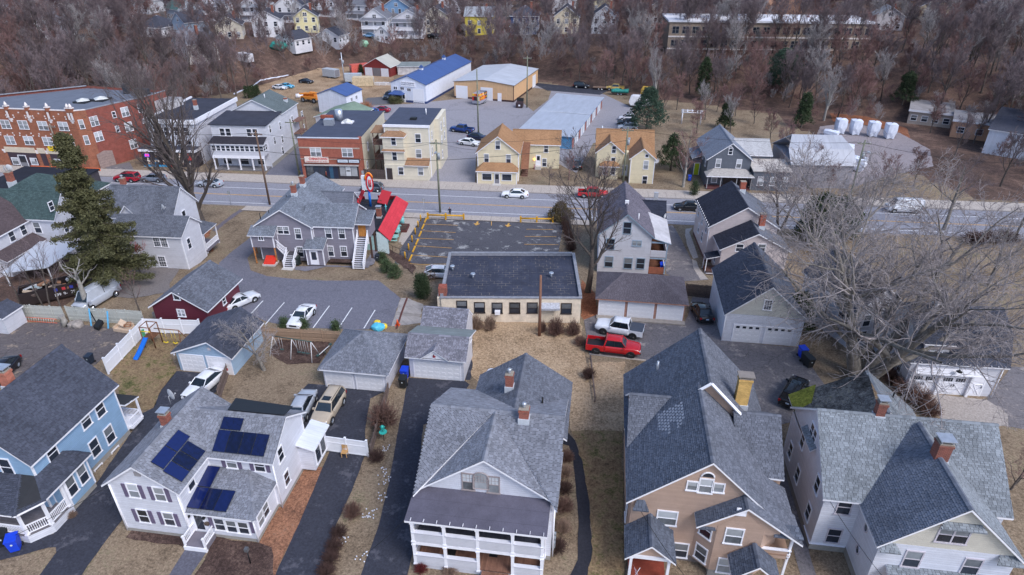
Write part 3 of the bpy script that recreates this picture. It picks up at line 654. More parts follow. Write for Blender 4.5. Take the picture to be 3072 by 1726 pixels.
h.win('R',X1,.85,1.2,('D1',505,270),('C1',825,1390),('C1',965,1283));h.win('R',X1,.85,1.5,('D1',915,215),('D1',1055,90));h.win('F',Y0,.9,1.6,('D1',62,405))
h.win('R',X1+.02,.8,.35,('D1',1115,250),('D1',955,420),style='x',g='g')
h.walls(-39.9,-38.55,30.3,32.85,.5,3.3,BL,name='side_bay');h.corners(-39.9,-38.55,30.3,32.85,.5,3.3);h.win('R',-38.55,.75,1.6,('D1',795,470),('D1',688,585))
h.box('foundation',m_plain('concrete_foundation',(150,146,142),.9),-39.9,-38.58,30.33,32.82,-.3,.5)
PR=3.35
rf=[(-38.2,33.2,PR),(-39.9,33.2,4.1),(-39.9,30,4.1),(-38.2,30,PR)]
h.plane([(-38.2,28.2,PR),(-38.2,33.2,PR),(-39.9,32.4,4.05),(-39.9,29.8,4.05)],DARK,tabs=DARKT)
h.plane([(-38.2,33.2,PR),(-39.95,33.2,PR),(-39.9,32.4,4.05)],DARK,tabs=DARKT)
h.plane([(-39.25,26.7,PR),(-38.2,28.2,PR),(-39.9,29.8,4.05),(-41.2,29.8,4.05)],DARK,tabs=DARKT)
h.plane([(-47.3,26.7,PR),(-39.25,26.7,PR),(-41.2,29.8,4.05),(-47.1,29.8,4.05)],DARK,tabs=DARKT)
h.ridge((-39.25,26.7,PR),(-41.2,29.8,4.05),DARKT);h.ridge((-38.2,28.2,PR),(-39.9,29.8,4.05),DARKT)
m=MB();fl=[(-47,27.1),(-39.6,27.1),(-38.5,28.3),(-38.5,30.3),(-39.9,30.3),(-39.9,29.8),(-47,29.8)]
m.poly([(x,y,.75)for x,y in fl]);h.put(m,'porch_floor',m_wood('grey_porch_boards',(120,116,122),.12,'Y'))
m=MB()
for(a,b),(c,d)in zip(fl[:4],fl[1:4]):m.poly([(a,b,0),(c,d,0),(c,d,.72),(a,b,.72)])
h.put(m,'porch_skirt',WSID)
for x,y in((-46.9,27.2),(-43.3,27.2),(-39.65,27.2),(-38.62,28.35),(-38.62,30.1)):h.post(x,y,.75,3.25,.18)
for a,b in(((-46.9,27.2),(-43.3,27.2)),((-43.3,27.2),(-39.65,27.2)),((-39.65,27.2),(-38.62,28.35)),((-38.62,28.35),(-38.62,30.1))):h.rail((*a,.78),(*b,.78))
h.chimney(-44.3,34.4,7.6,9.9,.75,.65,m_brick('orange_brick',(176,104,86)),'slab',8.6)
h.plane([(-42,40.6,3.0),(-42,38.9,3.35),(-39.4,38.9,3.35),(-39.4,40.6,3.0)][::-1],DARK,tabs=DARKT)
h.box('porch_deck',WHITE,-42,-39.5,38.95,40.4,.55,.75);h.rail((-39.55,38.95,.75),(-39.55,40.35,.75));h.rail((-42,40.35,.75),(-39.55,40.35,.75))
h.post(-39.55,40.35,.75,2.95)
h=House('solar_house','white sided two storey house with blue solar panels and purple shutters','house',-28,33.5,0,world=True)
X0,X1,Y0,Y1=-33.3,-28.0,29.2,37.6
h.walls(X0,X1,Y0,Y1,.3,5.0,WSID,6.95,base=.02);h.gable(X0,X1,Y0,Y1,5.0,6.95,'y',GREY,tabs=GREYT)
h.walls(-28.0,-22.75,32.9,38.2,.3,5.0,WSID,6.75,'x',base=.02);h.gable(-29.5,-22.75,32.9,38.2,5.0,6.75,'x',GREY,tabs=GREYT)
h.corners(X0,X1,Y0,Y1,.3,4.9);h.corners(-28,-22.75,32.9,38.2,.3,4.9)
h.win('F',Y0,.75,1.25,('D1',1288,633),('D1',1542,665),('D1',1385,875),('D1',1632,905),style='h')
h.win('F',32.9,.75,1.0,('D1',2232,360),('D2',62,395),style='h');h.win('R',X1,.7,1.15,('D1',1838,550))
h.box('gable_vent',m_plain('vent_grey',(150,146,150),.7),-30.85,-30.4,29.13,29.22,6.0,6.4)
h.win('R',-22.75,.7,1.2,('D2',262,280),('D2',322,510))
h.walls(-28.0,-23.05,29.55,32.9,.3,2.65,WSID,name='sunroom_wall',base=.02);h.corners(-28,-23.05,29.55,32.9,.3,2.6)
z0,z1=2.7,3.7
h.plane([(-28.2,29.2,z0),(-22.7,29.2,z0),(-24.8,32.9,z1),(-28.0,32.9,z1)],GREY,tabs=GREYT);h.plane([(-22.7,29.2,z0),(-22.7,32.95,z0),(-24.8,32.9,z1)],GREY,tabs=GREYT);h.ridge((-22.7,29.2,z0),(-24.8,32.9,z1),GREYT)
h.win('F',29.55,.72,1.15,('D1',2120,955),('D1',2235,975),('D1',2350,990));h.win('R',-23.05,.7,1.15,('D2',120,815),('D2',70,905))
a,b=h.onplane('F',29.55,('D1',1925,930));h.door('F',29.55,a,.5,.9,2.0,glass=.85)
a,b=h.onplane('F',29.52,('D1',2035,935));h.box('shutter',m_plain('purple_shutter',(102,92,118),.6),a-.14,a+.14,29.49,29.545,b-.6,b+.6)
a,b=h.onplane('F',29.52,('D1',2430,985));h.box('shutter',m_plain('purple_shutter',(102,92,118),.6),a-.12,a+.12,29.49,29.545,b-.6,b+.6)
for p in(('D1',1822,872),('D1',1968,888)):a,b=h.onplane('F',29.5,p);h.box('wall_lamp',BLACK,a-.07,a+.07,29.35,29.54,b-.12,b+.1)
a,b=h.onplane('F',29.5,('D1',2000,945));h.box('letter_box',m_plain('brown_box',(84,70,62),.6),a-.16,a+.16,29.36,29.54,b-.12,b+.12)
h.box('entry_deck',m_plain('grey_deck',(112,108,120),.8),-28.0,-26.35,28.2,29.5,0,.42);h.box('deck_edge',WHITE,-28.05,-26.3,28.12,28.2,0,.4)
for x in(-27.95,-26.4):h.rail((x,28.25,.42),(x,29.5,.42),.85);h.post(x,28.25,0,1.35,.12)
def panel(hs,o,e,u,n=1,w_=1.0,l_=1.65):
 k=('solar',round(w_,2),round(l_,2))
 if k not in _cache:
  m=MB();m.box(0,w_,0,l_,0,.035,0);m.box(.02,w_-.02,.02,l_-.02,.035,.04,1)
  c=m_glass('solar_cells',(14,26,72),.12,.35,3.0);_cache[k]=m.mesh('solar_panel',[m_plain('panel_frame',(30,32,40),.4),c])
 e=Vector(e).normalized();u=Vector(u);u=(u-e*u.dot(e)).normalized();nn=e.cross(u);M=Matrix((e,u,nn)).transposed()
 ob=link('solar_panel',_cache[k],hs.root);ob.location=Vector(o)+nn*.11;ob.rotation_euler=M.to_euler();return ob
sl_=(6.95-5.0)/2.65
def onslope(y,d):x=-28.0+.33-d/math.sqrt(1+sl_*sl_);return(x,y,5.0+.17+(-28.0-x)*sl_)
for y,d,w_,l_ in((29.75,.35,1.0,1.5),(30.8,.35,1.0,1.5),(31.85,.35,1.0,1.5),(29.9,1.9,1.65,1.0),(31.6,1.9,1.65,1.0)):panel(h,onslope(y,d),(0,1,0),(-1,0,sl_),w_=w_,l_=l_)
sf=(6.75-5.0)/2.65
def onf(x,d):y=32.9-.3+d/math.sqrt(1+sf*sf);return(x,y,5.0+.17+(y-32.9)*sf)
for i in range(4):panel(h,onf(-27.35+i*1.03,.4),(1,0,0),(0,1,sf))
panel(h,onf(-27.3,2.12),(1,0,0),(0,1,sf),w_=1.65,l_=.95)
sp=(z1-z0)/3.7
def onp(x,d):y=29.2+d/math.sqrt(1+sp*sp);return(x,y,z0+(y-29.2)*sp)
for i in range(3):panel(h,onp(-28.0+i*1.03,.35),(1,0,0),(0,1,sp))
panel(h,onp(-28.0,2.05),(1,0,0),(0,1,sp),w_=1.0,l_=1.7)
m=MB();m.slab([(-27.2,35.6,7.05),(-22.6,35.6,7.05),(-22.6,37.0,6.75),(-27.6,37.4,6.7)],.05);h.put(m,'rear_array',m_plain('black_panel_back',(24,24,30),.5))
h.chimney(-31.3,33.9,5.9,7.6,.6,.55,None,'slab',6.6);dish(h,(-33.5,37.6,6.2),R(155),.5)
h.walls(-22.75,-21.55,36.7,39.3,.3,2.6,WSID,name='lean_to_wall');h.plane([(-21.2,36.4,2.75),(-21.2,39.6,2.75),(-22.75,39.6,3.2),(-22.75,36.4,3.2)],m_metalroof('white_metal_roof',(216,220,230)),.1)
h.win('R',-21.55,.8,1.7,(37.5,1.5),(38.5,1.5),style='x',g='g')
for x,y in((-33.25,29.14),(-28.06,29.14),(-23.0,29.48),(-22.68,32.8)):h.pipe(x,y,.1,4.9 if y<29.4 or x>-22.9 else 2.6,.05,WHITE,'downspout')
h=House('porch_house','white house with screened two storey front porch and broad grey gable roof','house',-6.3,35,0,world=True)
X0,X1=-10.9,-1.6
h.walls(X0,X1,31.0,42.3,.4,4.8,WSID,base=.02);h.walls(X0,X1,36.0,42.3,4.7,5.3,WSID,8.3,'x',rp=36.65,name='side_gable_wall')
h.plane([(-11.25,30.75,5.3),(-6.35,36.65,8.55),(-11.25,36.65,8.55)],GREY,.16,GREYT);h.plane([(-1.25,30.75,5.3),(-1.25,36.65,8.55),(-6.35,36.65,8.55)],GREY,.16,GREYT);h.plane([(-1.25,42.65,5.4),(-11.25,42.65,5.4),(-11.25,36.65,8.55),(-1.25,36.65,8.55)],GREY,.16,GREYT);h.ridge((-11.25,36.65,8.55),(-1.25,36.65,8.55),GREYT)
h.walls(X0,X1,31.9,36.5,4.5,5.15,WSID,8.35,'y',rp=-6.35,name='front_gable_wall');h.gable(X0,X1,31.9,36.5,5.15,8.35,'y',GREY,tabs=GREYT,rp=-6.35,oe=.35,og=.4,og2=.1)
h.walls(-8.9,-1.55,42.0,44.5,.4,5.4,WSID,7.85,'y',rp=-5.1,name='rear_wall');h.gable(-8.75,-1.4,38.0,44.6,5.4,7.85,'y',MIDG,tabs=MIDT,rp=-5.1)
OLDTR=m_plain('brown_grey_trim',(150,140,142),.7)
h.win('F',31.9,.75,1.45,('D2',2072,545),('D2',2315,575),trim=OLDTR,style='g',g='b')
a,b=h.onplane('F',31.9,('D2',2195,535));m=MB();n=12;w_=.55;hh=.75
arc=[(a+w_*math.cos(math.pi*i/n),31.86,b+hh*.35+w_*math.sin(math.pi*i/n))for i in range(n+1)]
m.poly([(a-w_,31.86,b-hh),(a+w_,31.86,b-hh)]+arc);o=h.put(m,'arched_window',BLIND)
m=MB();out=[(a-w_-.02,31.84,b-hh)]+[(a+w_,31.84,b-hh)]+[(p[0],31.84,p[2])for p in arc];m.tube(out+[out[0]],.05,4,smooth=False)
for i in range(-2,3):m.bar((a+i*.2,31.845,b-.1),(a+i*.2,31.845,b+.62-abs(i)*.1),.02)
for k in(-.1,.15,.4):m.bar((a-w_,31.845,b+k),(a+w_,31.845,b+k),.02)
m.build('arched_frame',OLDTR,o)
PF=29.2
h.plane([(-11.4,28.95,4.85),(-1.75,28.95,4.85),(-1.75,31.9,5.12),(-11.4,31.9,5.12)],m_roll('porch_roll_roof',(92,90,104),1.1),.18)
for i in range(11):m=MB();m.box(-11.0+i*.9,-10.97+i*.9,28.96,29.2,4.87,4.95);h.put(m,'gutter_bracket',WHITE)
BEAM=WHITE;FL=m_wood('brown_porch_boards',(126,92,78),.12,'X',.35);FL2=m_wood('dark_porch_boards',(70,72,84),.12,'X',.25)
h.box('porch_floor',FL,-10.9,-2.05,29.1,31.0,.5,.62);h.box('upper_floor',FL2,-10.9,-2.05,29.1,31.0,2.7,2.8)
for z_ in(4.55,2.45):h.box('porch_beam',BEAM,-11.0,-2.0,29.05,29.25,z_,z_+.25)
for z_,zz in((2.75,3.65),(.45,1.4)):
 for i,(xa,xb)in enumerate(((-11.0,-8.85),(-8.65,-6.55),(-6.35,-4.15),(-3.95,-2.0))):
  if z_<1 and i==2:continue
  m=MB();m.box(xa,xb,29.06,29.2,z_,zz,0);m.box(xa-.03,xb+.03,28.98,29.28,zz,zz+.06,0);h.put(m,'porch_parapet',WSIDN)
for x in(-10.95,-8.75,-6.45,-4.05,-2.05):
 for z_,zz in((.4,2.5),(2.7,4.6)):h.post(x,29.13,z_,zz,.2)
for y in(30.9,):[h.post(x,y,.4,4.6,.2)for x in(-10.95,-2.05)]
for z_,zz in((2.75,3.65),(.45,1.4)):
 for x in(-10.98,-2.02):m=MB();m.box(x-.05,x+.05,29.25,31.0,z_,zz);h.put(m,'porch_parapet',WSIDN)
h.box('porch_skirt',WSIDN,-10.98,-2.0,29.12,31,-.1,.5);h.door('F',31.0,-5.4,.62,.95,2.05,m_plain('grey_door',(120,120,128)));h.win('F',31.0,1.0,1.4,(-8.2,1.7),(-3.1,1.7),(-8.2,3.9),(-5.2,3.9),(-3.1,3.9),g='g')
h.stairs((-5.25,27.9,0),(-5.25,29.0,.6),1.9,3,FL)
h.box('door_mat',BLACK,-5.9,-5.3,30.2,30.7,.625,.64);h.box('door_mat',BLACK,-8.9,-8.3,29.9,30.4,.625,.64)
h.chimney(-4.2,36.2,7.4,9.4,.7,.6,None,'pot',8.6);h.chimney(-5.9,40.6,6.9,9.0,.6,.6,None,'pot',7.9);h.pipe(-3.2,40.0,6.2,7.4,.07)
h.pipe(-1.45,31.2,.2,5.2,.05,WHITE,'downspout');h.win('R',X1,.8,1.3,(34,2.0),(34,4.4),(38.5,2.0),(38.5,4.4));h.win('L',X0,.8,1.3,(33.5,2.0),(33.5,4.4),(38.5,4.4))
m=MB();[m.box(-1.55,-1.3,31.4+i*.4,31.65+i*.4,.8,1.3)for i in range(3)];m.tube([(-1.42,31.3,.7),(-1.42,32.6,.7)],.04);h.put(m,'meters',m_plain('meter_grey',(150,156,164),.5,.3))
h=House('tan_house','tan sided house with steep dark roof and yellow brick chimney','house',9,38,0,world=True)
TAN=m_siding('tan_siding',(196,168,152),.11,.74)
h.walls(3.75,12.6,32.3,40,.6,5.5,TAN,9.7,'y',rp=8.5,base=.02,basemat=m_brick('stone_base',(110,100,98)))
h.plane([(3.35,40.5,5.5),(3.35,32.0,5.5),(8.5,32.0,9.85),(8.5,40.5,9.85)],SLATE,.16,SLATET)  # left slopes darker than the right: side shade put into the shingle colour
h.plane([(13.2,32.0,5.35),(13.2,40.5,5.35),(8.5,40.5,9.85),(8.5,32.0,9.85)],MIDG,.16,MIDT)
h.plane([(14.75,31.4,4.35),(14.75,36.0,4.35),(13.2,36.0,5.35),(13.2,31.4,5.35)],MIDG,.16,MIDT);h.ridge((8.5,32.0,9.85),(8.5,40,9.85),MIDT)
h.walls(3.8,14.0,40.0,46.7,.6,5.3,TAN,10.2,'y',rp=9.2,name='rear_wall',base=.02);
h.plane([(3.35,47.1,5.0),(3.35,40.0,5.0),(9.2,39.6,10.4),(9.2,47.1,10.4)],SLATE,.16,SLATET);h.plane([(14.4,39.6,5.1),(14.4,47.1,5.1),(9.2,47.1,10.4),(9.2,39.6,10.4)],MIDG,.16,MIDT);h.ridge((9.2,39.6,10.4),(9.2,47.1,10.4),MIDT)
for p,q_ in(((9.2,39.58,10.42),(8.4,39.58,9.7)),((9.2,39.58,10.42),(12.0,39.58,7.5))):m=MB();m.tube([p,q_],.13,4,smooth=False);h.put(m,'rake_board',WHITE)
h.walls(3.7,8,37.2,43.6,.6,5.4,TAN,8.1,'x',rp=40.4,name='left_wing_wall');h.gable(3.75,8.2,37.2,43.6,5.4,8.1,'x',MIDG,rp=40.4,tabs=MIDT,parts=('a','b'),og2=0)
h.walls(10,14.5,36.3,43.0,.6,5.3,TAN,7.8,'x',rp=39.7,name='right_wing_wall');h.gable(11.2,14.6,36.3,43.0,5.3,7.8,'x',MIDG,rp=39.7,tabs=MIDT,og=0)
h.win('F',32.3,.6,.7,('D3',1790,585),('D3',2045,605),g='b',style='x');h.win('F',32.3,.78,1.15,('D3',1920,585),g='b')
a,b=h.onplane('F',32.3,('D3',1940,500));m=MB();m.tube([(a+.42*math.cos(t*math.pi/10),32.27,b+.42*math.sin(t*math.pi/10))for t in range(11)],.06,5);h.put(m,'fanlight',WHITE);m=MB();m.poly([(a+.4*math.cos(t*math.pi/10),32.28,b+.4*math.sin(t*math.pi/10))for t in range(11)]);h.put(m,'fan_pane',GLASS)
h.win('F',32.3,1.25,1.25,('D3',1545,895),g='b');h.win('F',32.3,1.0,1.35,('D3',1670,1205),g='s')
h.walls(9.4,12.4,31.3,32.4,.6,5.0,TAN,6.6,'y',rp=11.0,name='bay_wall',base=.02);m=MB()
m.poly([(8.25,32.3,.6),(9.4,31.3,.6),(9.4,31.3,5),(8.25,32.3,5)]);h.put(m,'bay_side',TAN);m=MB();m.poly([(12.4,31.3,.6),(13.6,32.3,.6),(13.6,32.3,5),(12.4,31.3,5)]);h.put(m,'bay_side',TAN)
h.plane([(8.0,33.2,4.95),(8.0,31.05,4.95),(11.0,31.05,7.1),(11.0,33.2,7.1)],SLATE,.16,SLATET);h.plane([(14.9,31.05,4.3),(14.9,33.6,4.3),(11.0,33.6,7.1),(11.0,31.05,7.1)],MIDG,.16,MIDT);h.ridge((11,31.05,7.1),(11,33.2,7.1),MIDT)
h.walls(8.3,13.4,31.32,31.5,4.6,5.0,TAN,6.75,'y',rp=11.0,name='bay_gable')
h.win('F',31.3,1.05,1.35,('D3',2190,1070),('D3',2115,1355),g='b');a,b=h.onplane('F',31.32,('D3',2265,835));m=MB();m.box(a-.33,a+.33,31.24,31.33,b-.33,b+.33);[m.box(a-.27,a+.27,31.22,31.26,b-.27+i*.09,b-.24+i*.09)for i in range(6)];h.put(m,'gable_vent',WHITE)
for q_,zz in((('D3',1945,1020),4.0),(('D3',1880,1280),1.6)):
 fm,pm=win_mesh(.8,1.3,WHITE,'');o=link('window',fm,h.root,(8.82,31.78,zz),-math.atan2(1.0,1.15));link('pane',pm['shaded_glass'][0],o);link('pane',pm['window_glass'][1],o)
for x0_,x1_ in((3.8,4.9),(8.2,9.3),(13.0,14.9)):h.plane([(x0_,31.2,4.7),(x1_,31.2,4.7),(x1_-.3,31.9,5.15),(x0_+.3,31.9,5.15)]if x0_>8 else[(x0_,31.75,5.15),(x1_,31.75,5.15),(x1_-.3,32.3,5.6),(x0_+.3,32.3,5.6)],SLATE,.1,SLATET,edge=SLATE)
h.box('balcony_floor',m_plain('balcony_tan',(150,122,104),.8),12.4,14.4,31.4,35,2.7,2.85);h.box('balcony_wall',TAN,12.5,14.35,31.42,31.52,2.4,3.2);h.box('balcony_rail',WHITE,12.4,14.45,31.35,31.55,3.2,3.28);h.post(14.35,31.5,2.8,4.4,.16);h.post(14.35,31.5,.1,2.7,.16)
h.walls(3.9,6.5,31.9,32.3,.5,2.9,TAN,name='entry_wall');h.gable(3.8,6.45,29.8,32.3,3.05,4.2,'y',SLATE,tabs=SLATET,rp=5.1,oe=.35,og=.25,og2=0)
m=MB();m.poly([(3.85,29.85,3.1),(6.4,29.85,3.1),(5.12,29.85,4.15)]);h.put(m,'porch_gable',TAN);h.box('porch_beam',WHITE,3.8,6.45,29.8,29.95,2.75,3.05);[h.post(x,29.9,.4,2.8,.18)for x in(3.9,6.4)]
h.box('porch_floor',m_wood('red_porch_boards',(128,62,50),.1,'Y',.2),3.9,6.4,29.7,32.3,.3,.5)
h.gable(10.7,13.2,29.5,31.2,2.6,3.7,'y',SLATE,tabs=SLATET,oe=.3,og=.2,og2=0);h.box('porch_beam',WHITE,10.6,13.3,29.5,29.62,2.35,2.6);[h.post(x,29.56,.2,2.4,.16)for x in(10.7,13.2)]
h.chimney(11.9,41.0,6.9,10.2,.95,.6,m_brick('yellow_brick',(206,168,104),(120,100,70),.2,.07,.25),None);m=MB();m.slab([(11.3,40.6,10.5),(12.5,40.6,10.5),(12.5,41.4,10.5),(11.3,41.4,10.5)],.08);[m.box(x-.06,x+.06,y-.06,y+.06,10.2,10.45)for x in(11.5,12.3)for y in(40.8,41.2)];h.put(m,'chimney_slab',m_plain('stone_cap',(132,124,120),.9))
m=MB();rn=random.Random(3);k=4.35/5.15
for i in range(9):
 for j in range(rn.randint(5,8)):d=2.9-i*.19;x=8.5-d;y=39.2-j*.33-(i%2)*.16;z_=9.85-d*k;m.poly([(x,y,z_+.05),(x,y-.22,z_+.05),(x+.15,y-.22,z_+.05+.15*k),(x+.15,y,z_+.05+.15*k)])
h.put(m,'replaced_shingles',m_plain('pale_shingle',(150,154,166),.9));h.pipe(5.9,45.0,6.9,8.2,.1,m_plain('galvanised',(190,195,205),.35,.6))
h.win('L',3.7,.8,1.4,(34.5,2),(34.5,4.3),(40.4,6.2),(39,4.2),(42,4.2))
h=House('gabled_white_house','white house with cream scalloped gable, pale grey roof and two brick chimneys','house',23,37,0,world=True)
h.walls(17.0,28.5,34.6,43.8,.6,5.5,WSID,9.1,'x',rp=39.2,base=.02);h.gable(17.0,28.6,34.6,43.8,5.45,9.1,'x',PALE,tabs=PALET,rp=39.2,oe=.3,og=.25)
CRM=m_siding('cream_scallop',(214,208,196),.18,.8)
h.walls(19.45,27.6,31.1,36,.6,5.4,WSID,name='wing_wall',base=.02);h.walls(19.5,27.55,31.12,36,5.2,5.4,CRM,9.0,'y',rp=23.5,name='wing_gable');h.gable(19.5,27.5,31.1,38.3,5.4,9.1,'y',SLATE,rp=23.5,oe=.35,og=.3,tabs=m_shingle_tab('mottled_shingle_tab',(112,118,132),.35,.5),og2=.4,parts=('a',));h.gable(19.5,27.5,31.1,38.3,5.4,9.1,'y',PALE,rp=23.5,oe=.35,og=.3,tabs=PALET,og2=.4,parts=('b',),cap=False)
WT=m_plain('worn_trim',(196,190,200),.7,var=.15)
h.win('F',34.6,.85,1.3,('D4',838,790),('D4',735,1065),trim=WT,g='g');h.win('F',31.1,.95,1.4,('D4',1495,1290),('D4',2060,1365),trim=WT,g='s');h.win('F',31.12,1.7,1.3,('D4',1890,1060),trim=WT,style='2',g='s')
h.plane([(22.2,30.7,7.55),(24.9,30.7,7.55),(24.6,31.12,7.8),(22.5,31.12,7.8)],PALE,.08,PALET,edge=PALE);h.plane([(19.3,30.6,5.05),(20.6,30.6,5.05),(20.3,31.1,5.4),(19.6,31.1,5.4)],PALE,.08,PALET,edge=PALE);h.plane([(26.2,30.6,5.05),(27.8,30.6,5.05),(27.5,31.1,5.4),(26.5,31.1,5.4)],PALE,.08,PALET,edge=PALE)
h.plane([(20.0,28.6,2.75),(29,28.6,2.75),(29,31.1,3.4),(20.3,31.1,3.4)],PALE,.16,PALET)
for z_ in(4.4,2.2):
 m=MB();m.tube([(19.43,33.1+.25*math.cos(t*math.pi/8),z_+.38*math.sin(t*math.pi/8))for t in range(17)],.06,5,cap=False);o=h.put(m,'oval_window',WT);m=MB();m.poly([(19.42,33.1+.25*math.cos(t*math.pi/8),z_+.38*math.sin(t*math.pi/8))for t in range(16)]);m.build('pane',GLASS,o)
h.win('L',17.0,.75,1.3,('D4',320,245),('D4',388,475),('D4',440,145),('D4',492,835),('D4',580,575),g='g');h.win('L',17.0,1.3,1.2,(39.2,6.9),g='g',style='2')
h.plane([(16.6,40.6,6.25),(16.6,38.0,6.25),(17.0,38.0,6.6),(17.0,40.6,6.6)],PALE,.08,PALET)
MOSS=m_ground('mossy_shingle',[(.2,(30,32,36)),(.5,(62,66,72)),(.65,(92,96,102)),(.8,(70,72,50)),(.95,(96,98,50))],.35,2.5,9)
h.walls(17.5,26.4,43.8,45.2,.6,5.0,WSID,name='rear_wall',base=.02);h.plane([(17.0,45.7,5.3),(17.0,40.5,5.3),(21.6,40.5,8.5),(22.4,45.6,8.5)],MOSS,.16);h.plane([(26.6,40.5,5.2),(26.6,45.6,5.2),(22.4,45.6,8.5),(22.4,40.5,8.5)],PALE,.16,PALET);h.ridge((22.4,40.5,8.5),(22.4,45.6,8.5),PALET)
m=MB();m.slab([(16.95,45.75,5.36),(16.95,43.6,5.36),(18.2,43.9,6.2),(18.9,45.75,6.65)],.04);h.put(m,'moss',m_ground('bright_moss',[(.2,(60,66,30)),(.6,(96,104,44)),(.9,(120,124,60))],.8,3,12))
h.chimney(23.6,35.6,7.8,10.3,.85,.75,m_brick('dark_red_brick',(124,68,60)),'slab',8.9);h.chimney(21.0,39.3,8.6,10.3,.6,.55,m_brick('dark_red_brick',(124,68,60)),'slab',9.2);h.pipe(24.2,44.2,6.7,8.2,.06)
m=MB();m.poly([(16.9,36.2,.62),(19.4,36.2,.62),(19.4,34.5,.62),(16.9,34.5,.62)]);h.put(m,'ledge',WHITE)
def text(hs,s,x,y,z,size,mat,face='F',name='lettering',depth=.01,bold=0.0,parent=None,wide=None):
 cu=bpy.data.curves.new(name,'FONT');cu.body=s;cu.size=size;cu.align_x='CENTER';cu.align_y='CENTER';cu.extrude=depth;cu.offset=bold
 o=bpy.data.objects.new('tmp',cu);C.objects.link(o);dg=bpy.context.evaluated_depsgraph_get();me=bpy.data.meshes.new_from_object(o.evaluated_get(dg));bpy.data.objects.remove(o);me.materials.clear();me.materials.append(mat)
 M=Matrix.Rotation(math.pi/2,4,'X');me.transform(M)
 if wide:xs=[v.co.x for v in me.vertices];me.transform(Matrix.Scale(wide/max(.01,max(xs)-min(xs)),4,(1,0,0)))
 return link(name,me,parent or hs.root,(x,y,z),FACE[face])
h=House('blue_garage','pale blue two car garage with dark roof and white star','garage',-38,51,0,world=True)
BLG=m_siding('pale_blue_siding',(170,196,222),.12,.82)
h.walls(-40.9,-35.0,48.3,54.4,0,2.3,BLG,3.85,'y',rp=-37.0);h.gable(-40.9,-35.0,48.3,54.4,2.3,3.85,'y',DARK,rp=-37.0,tabs=DARKT,oe=.3,og=.35)
for a in(-39.3,-36.4):h.gdoor('F',48.3,a,0,2.4,2.0)
m=MB();st=[(math.sin(i*math.pi/5)*(.32 if i%2==0 else .13),math.cos(i*math.pi/5)*(.32 if i%2==0 else .13))for i in range(10)];m.poly([(-37.1+a,48.25,3.0+b)for a,b in st][::-1]);h.put(m,'star',m_plain('silver_star',(206,200,206),.4))
m=MB();m.box(-41.0,-40.9,48.05,48.15,2.0,2.25);h.put(m,'wall_lamp',WHITE)
h=House('maroon_garage','dark maroon barn style garage with grey roof and white gable window','garage',-45,59,0,world=True)
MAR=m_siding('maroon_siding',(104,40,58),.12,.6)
h.walls(-48.1,-41.7,55.5,62.3,-.1,2.75,MAR,4.75,'y',rp=-45.0);h.gable(-48.1,-41.7,55.5,62.6,2.75,4.75,'y',MIDG,tabs=MIDT,rp=-45.0)
h.win('F',55.5,.6,.7,('C1',1703,195),style='x',g='g');h.win('F',55.5,.8,.8,('C1',1750,352),g='b',style='2');h.win('R',-41.7,.55,.8,('C1',2160,235),g='g')
h=House('hip_garage','white two door garage with grey pyramid hip roof','garage',-22,51,0,world=True)
h.walls(-25.25,-18.95,47.8,54.0,0,2.45,WSIDN);h.hip(-25.2,-18.8,47.55,54.05,2.45,4.75,-21.95,-21.95,50.8,50.8,GREY,tabs=m_shingle_tab('blue_grey_tab',(118,122,134)),o=.3)
for a in(-23.7,-20.6):h.gdoor('F',47.8,a,0,2.65,2.1)
h=House('star_garage','white garage with small gable and red star beside blue bin','garage',-14.7,53,0,world=True)
SG=m_shingle_tab('variegated_tab',(126,126,138),.45,.2)
h.walls(-17.4,-11.9,50.5,54.8,0,2.75,WSIDN,4.15,'x',rp=51.9);h.plane([(-17.7,50.0,2.75),(-11.5,50.0,2.75),(-11.5,51.9,4.35),(-17.7,51.9,4.35)],GREY,.14,SG);h.plane([(-11.5,55.2,3.1),(-17.7,55.2,3.1),(-17.7,51.9,4.35),(-11.5,51.9,4.35)],m_roll('green_grey_roll',(126,134,136),1.1),.14);h.ridge((-17.7,51.9,4.35),(-11.5,51.9,4.35),SG)
h.gdoor('F',50.5,-14.6,0,4.6,2.05);h.win('R',-11.9,.5,.4,('C2',2095,605),style='x')
h.walls(-17.3,-12.6,54.8,58.6,0,2.7,WSIDN,4.3,'x',rp=56.9,name='rear_wall');h.gable(-17.1,-12.9,54.9,58.6,2.7,4.3,'x',GREY,rp=56.9,tabs=SG,oe=.2,og=.35)
m=MB();m.poly([(-15.9,49.95,2.85),(-13.4,49.95,2.85),(-14.65,49.95,3.75)]);h.put(m,'dormer_gable',WHITE)
h.plane([(-16.1,51.4,2.8),(-16.1,49.8,2.8),(-14.65,49.8,3.9),(-14.65,51.4,3.9)],GREY,.09,SG);h.plane([(-13.2,49.8,2.8),(-13.2,51.4,2.8),(-14.65,51.4,3.9),(-14.65,49.8,3.9)],GREY,.09,SG)
m=MB();m.poly([(-14.65+a*.8,49.92,3.15+b*.8)for a,b in st][::-1]);h.put(m,'star',m_plain('red_star',(150,40,52),.5));m=MB();m.tube([(-14.65,49.9,3.4),(-14.65,49.7,3.5),(-14.65,49.55,3.35)],.025,5);h.put(m,'lamp',BLACK)
h=House('brick_garage','low brick three door garage with brown grey hip roof','garage',5.8,67.5,0,world=True)
BRS=m_brick('salmon_brick',(168,124,110),(160,146,136));h.walls(.9,10.65,64.9,70.7,-1.2,2.4,BRS);h.hip(.9,10.6,64.85,70.7,2.4,4.3,3.6,7.4,67.7,67.7,m_shingle('brown_grey_shingle',(104,98,106)),tabs=m_shingle_tab('brown_grey_tab',(104,98,106),.25),o=.35,edge=BRS)
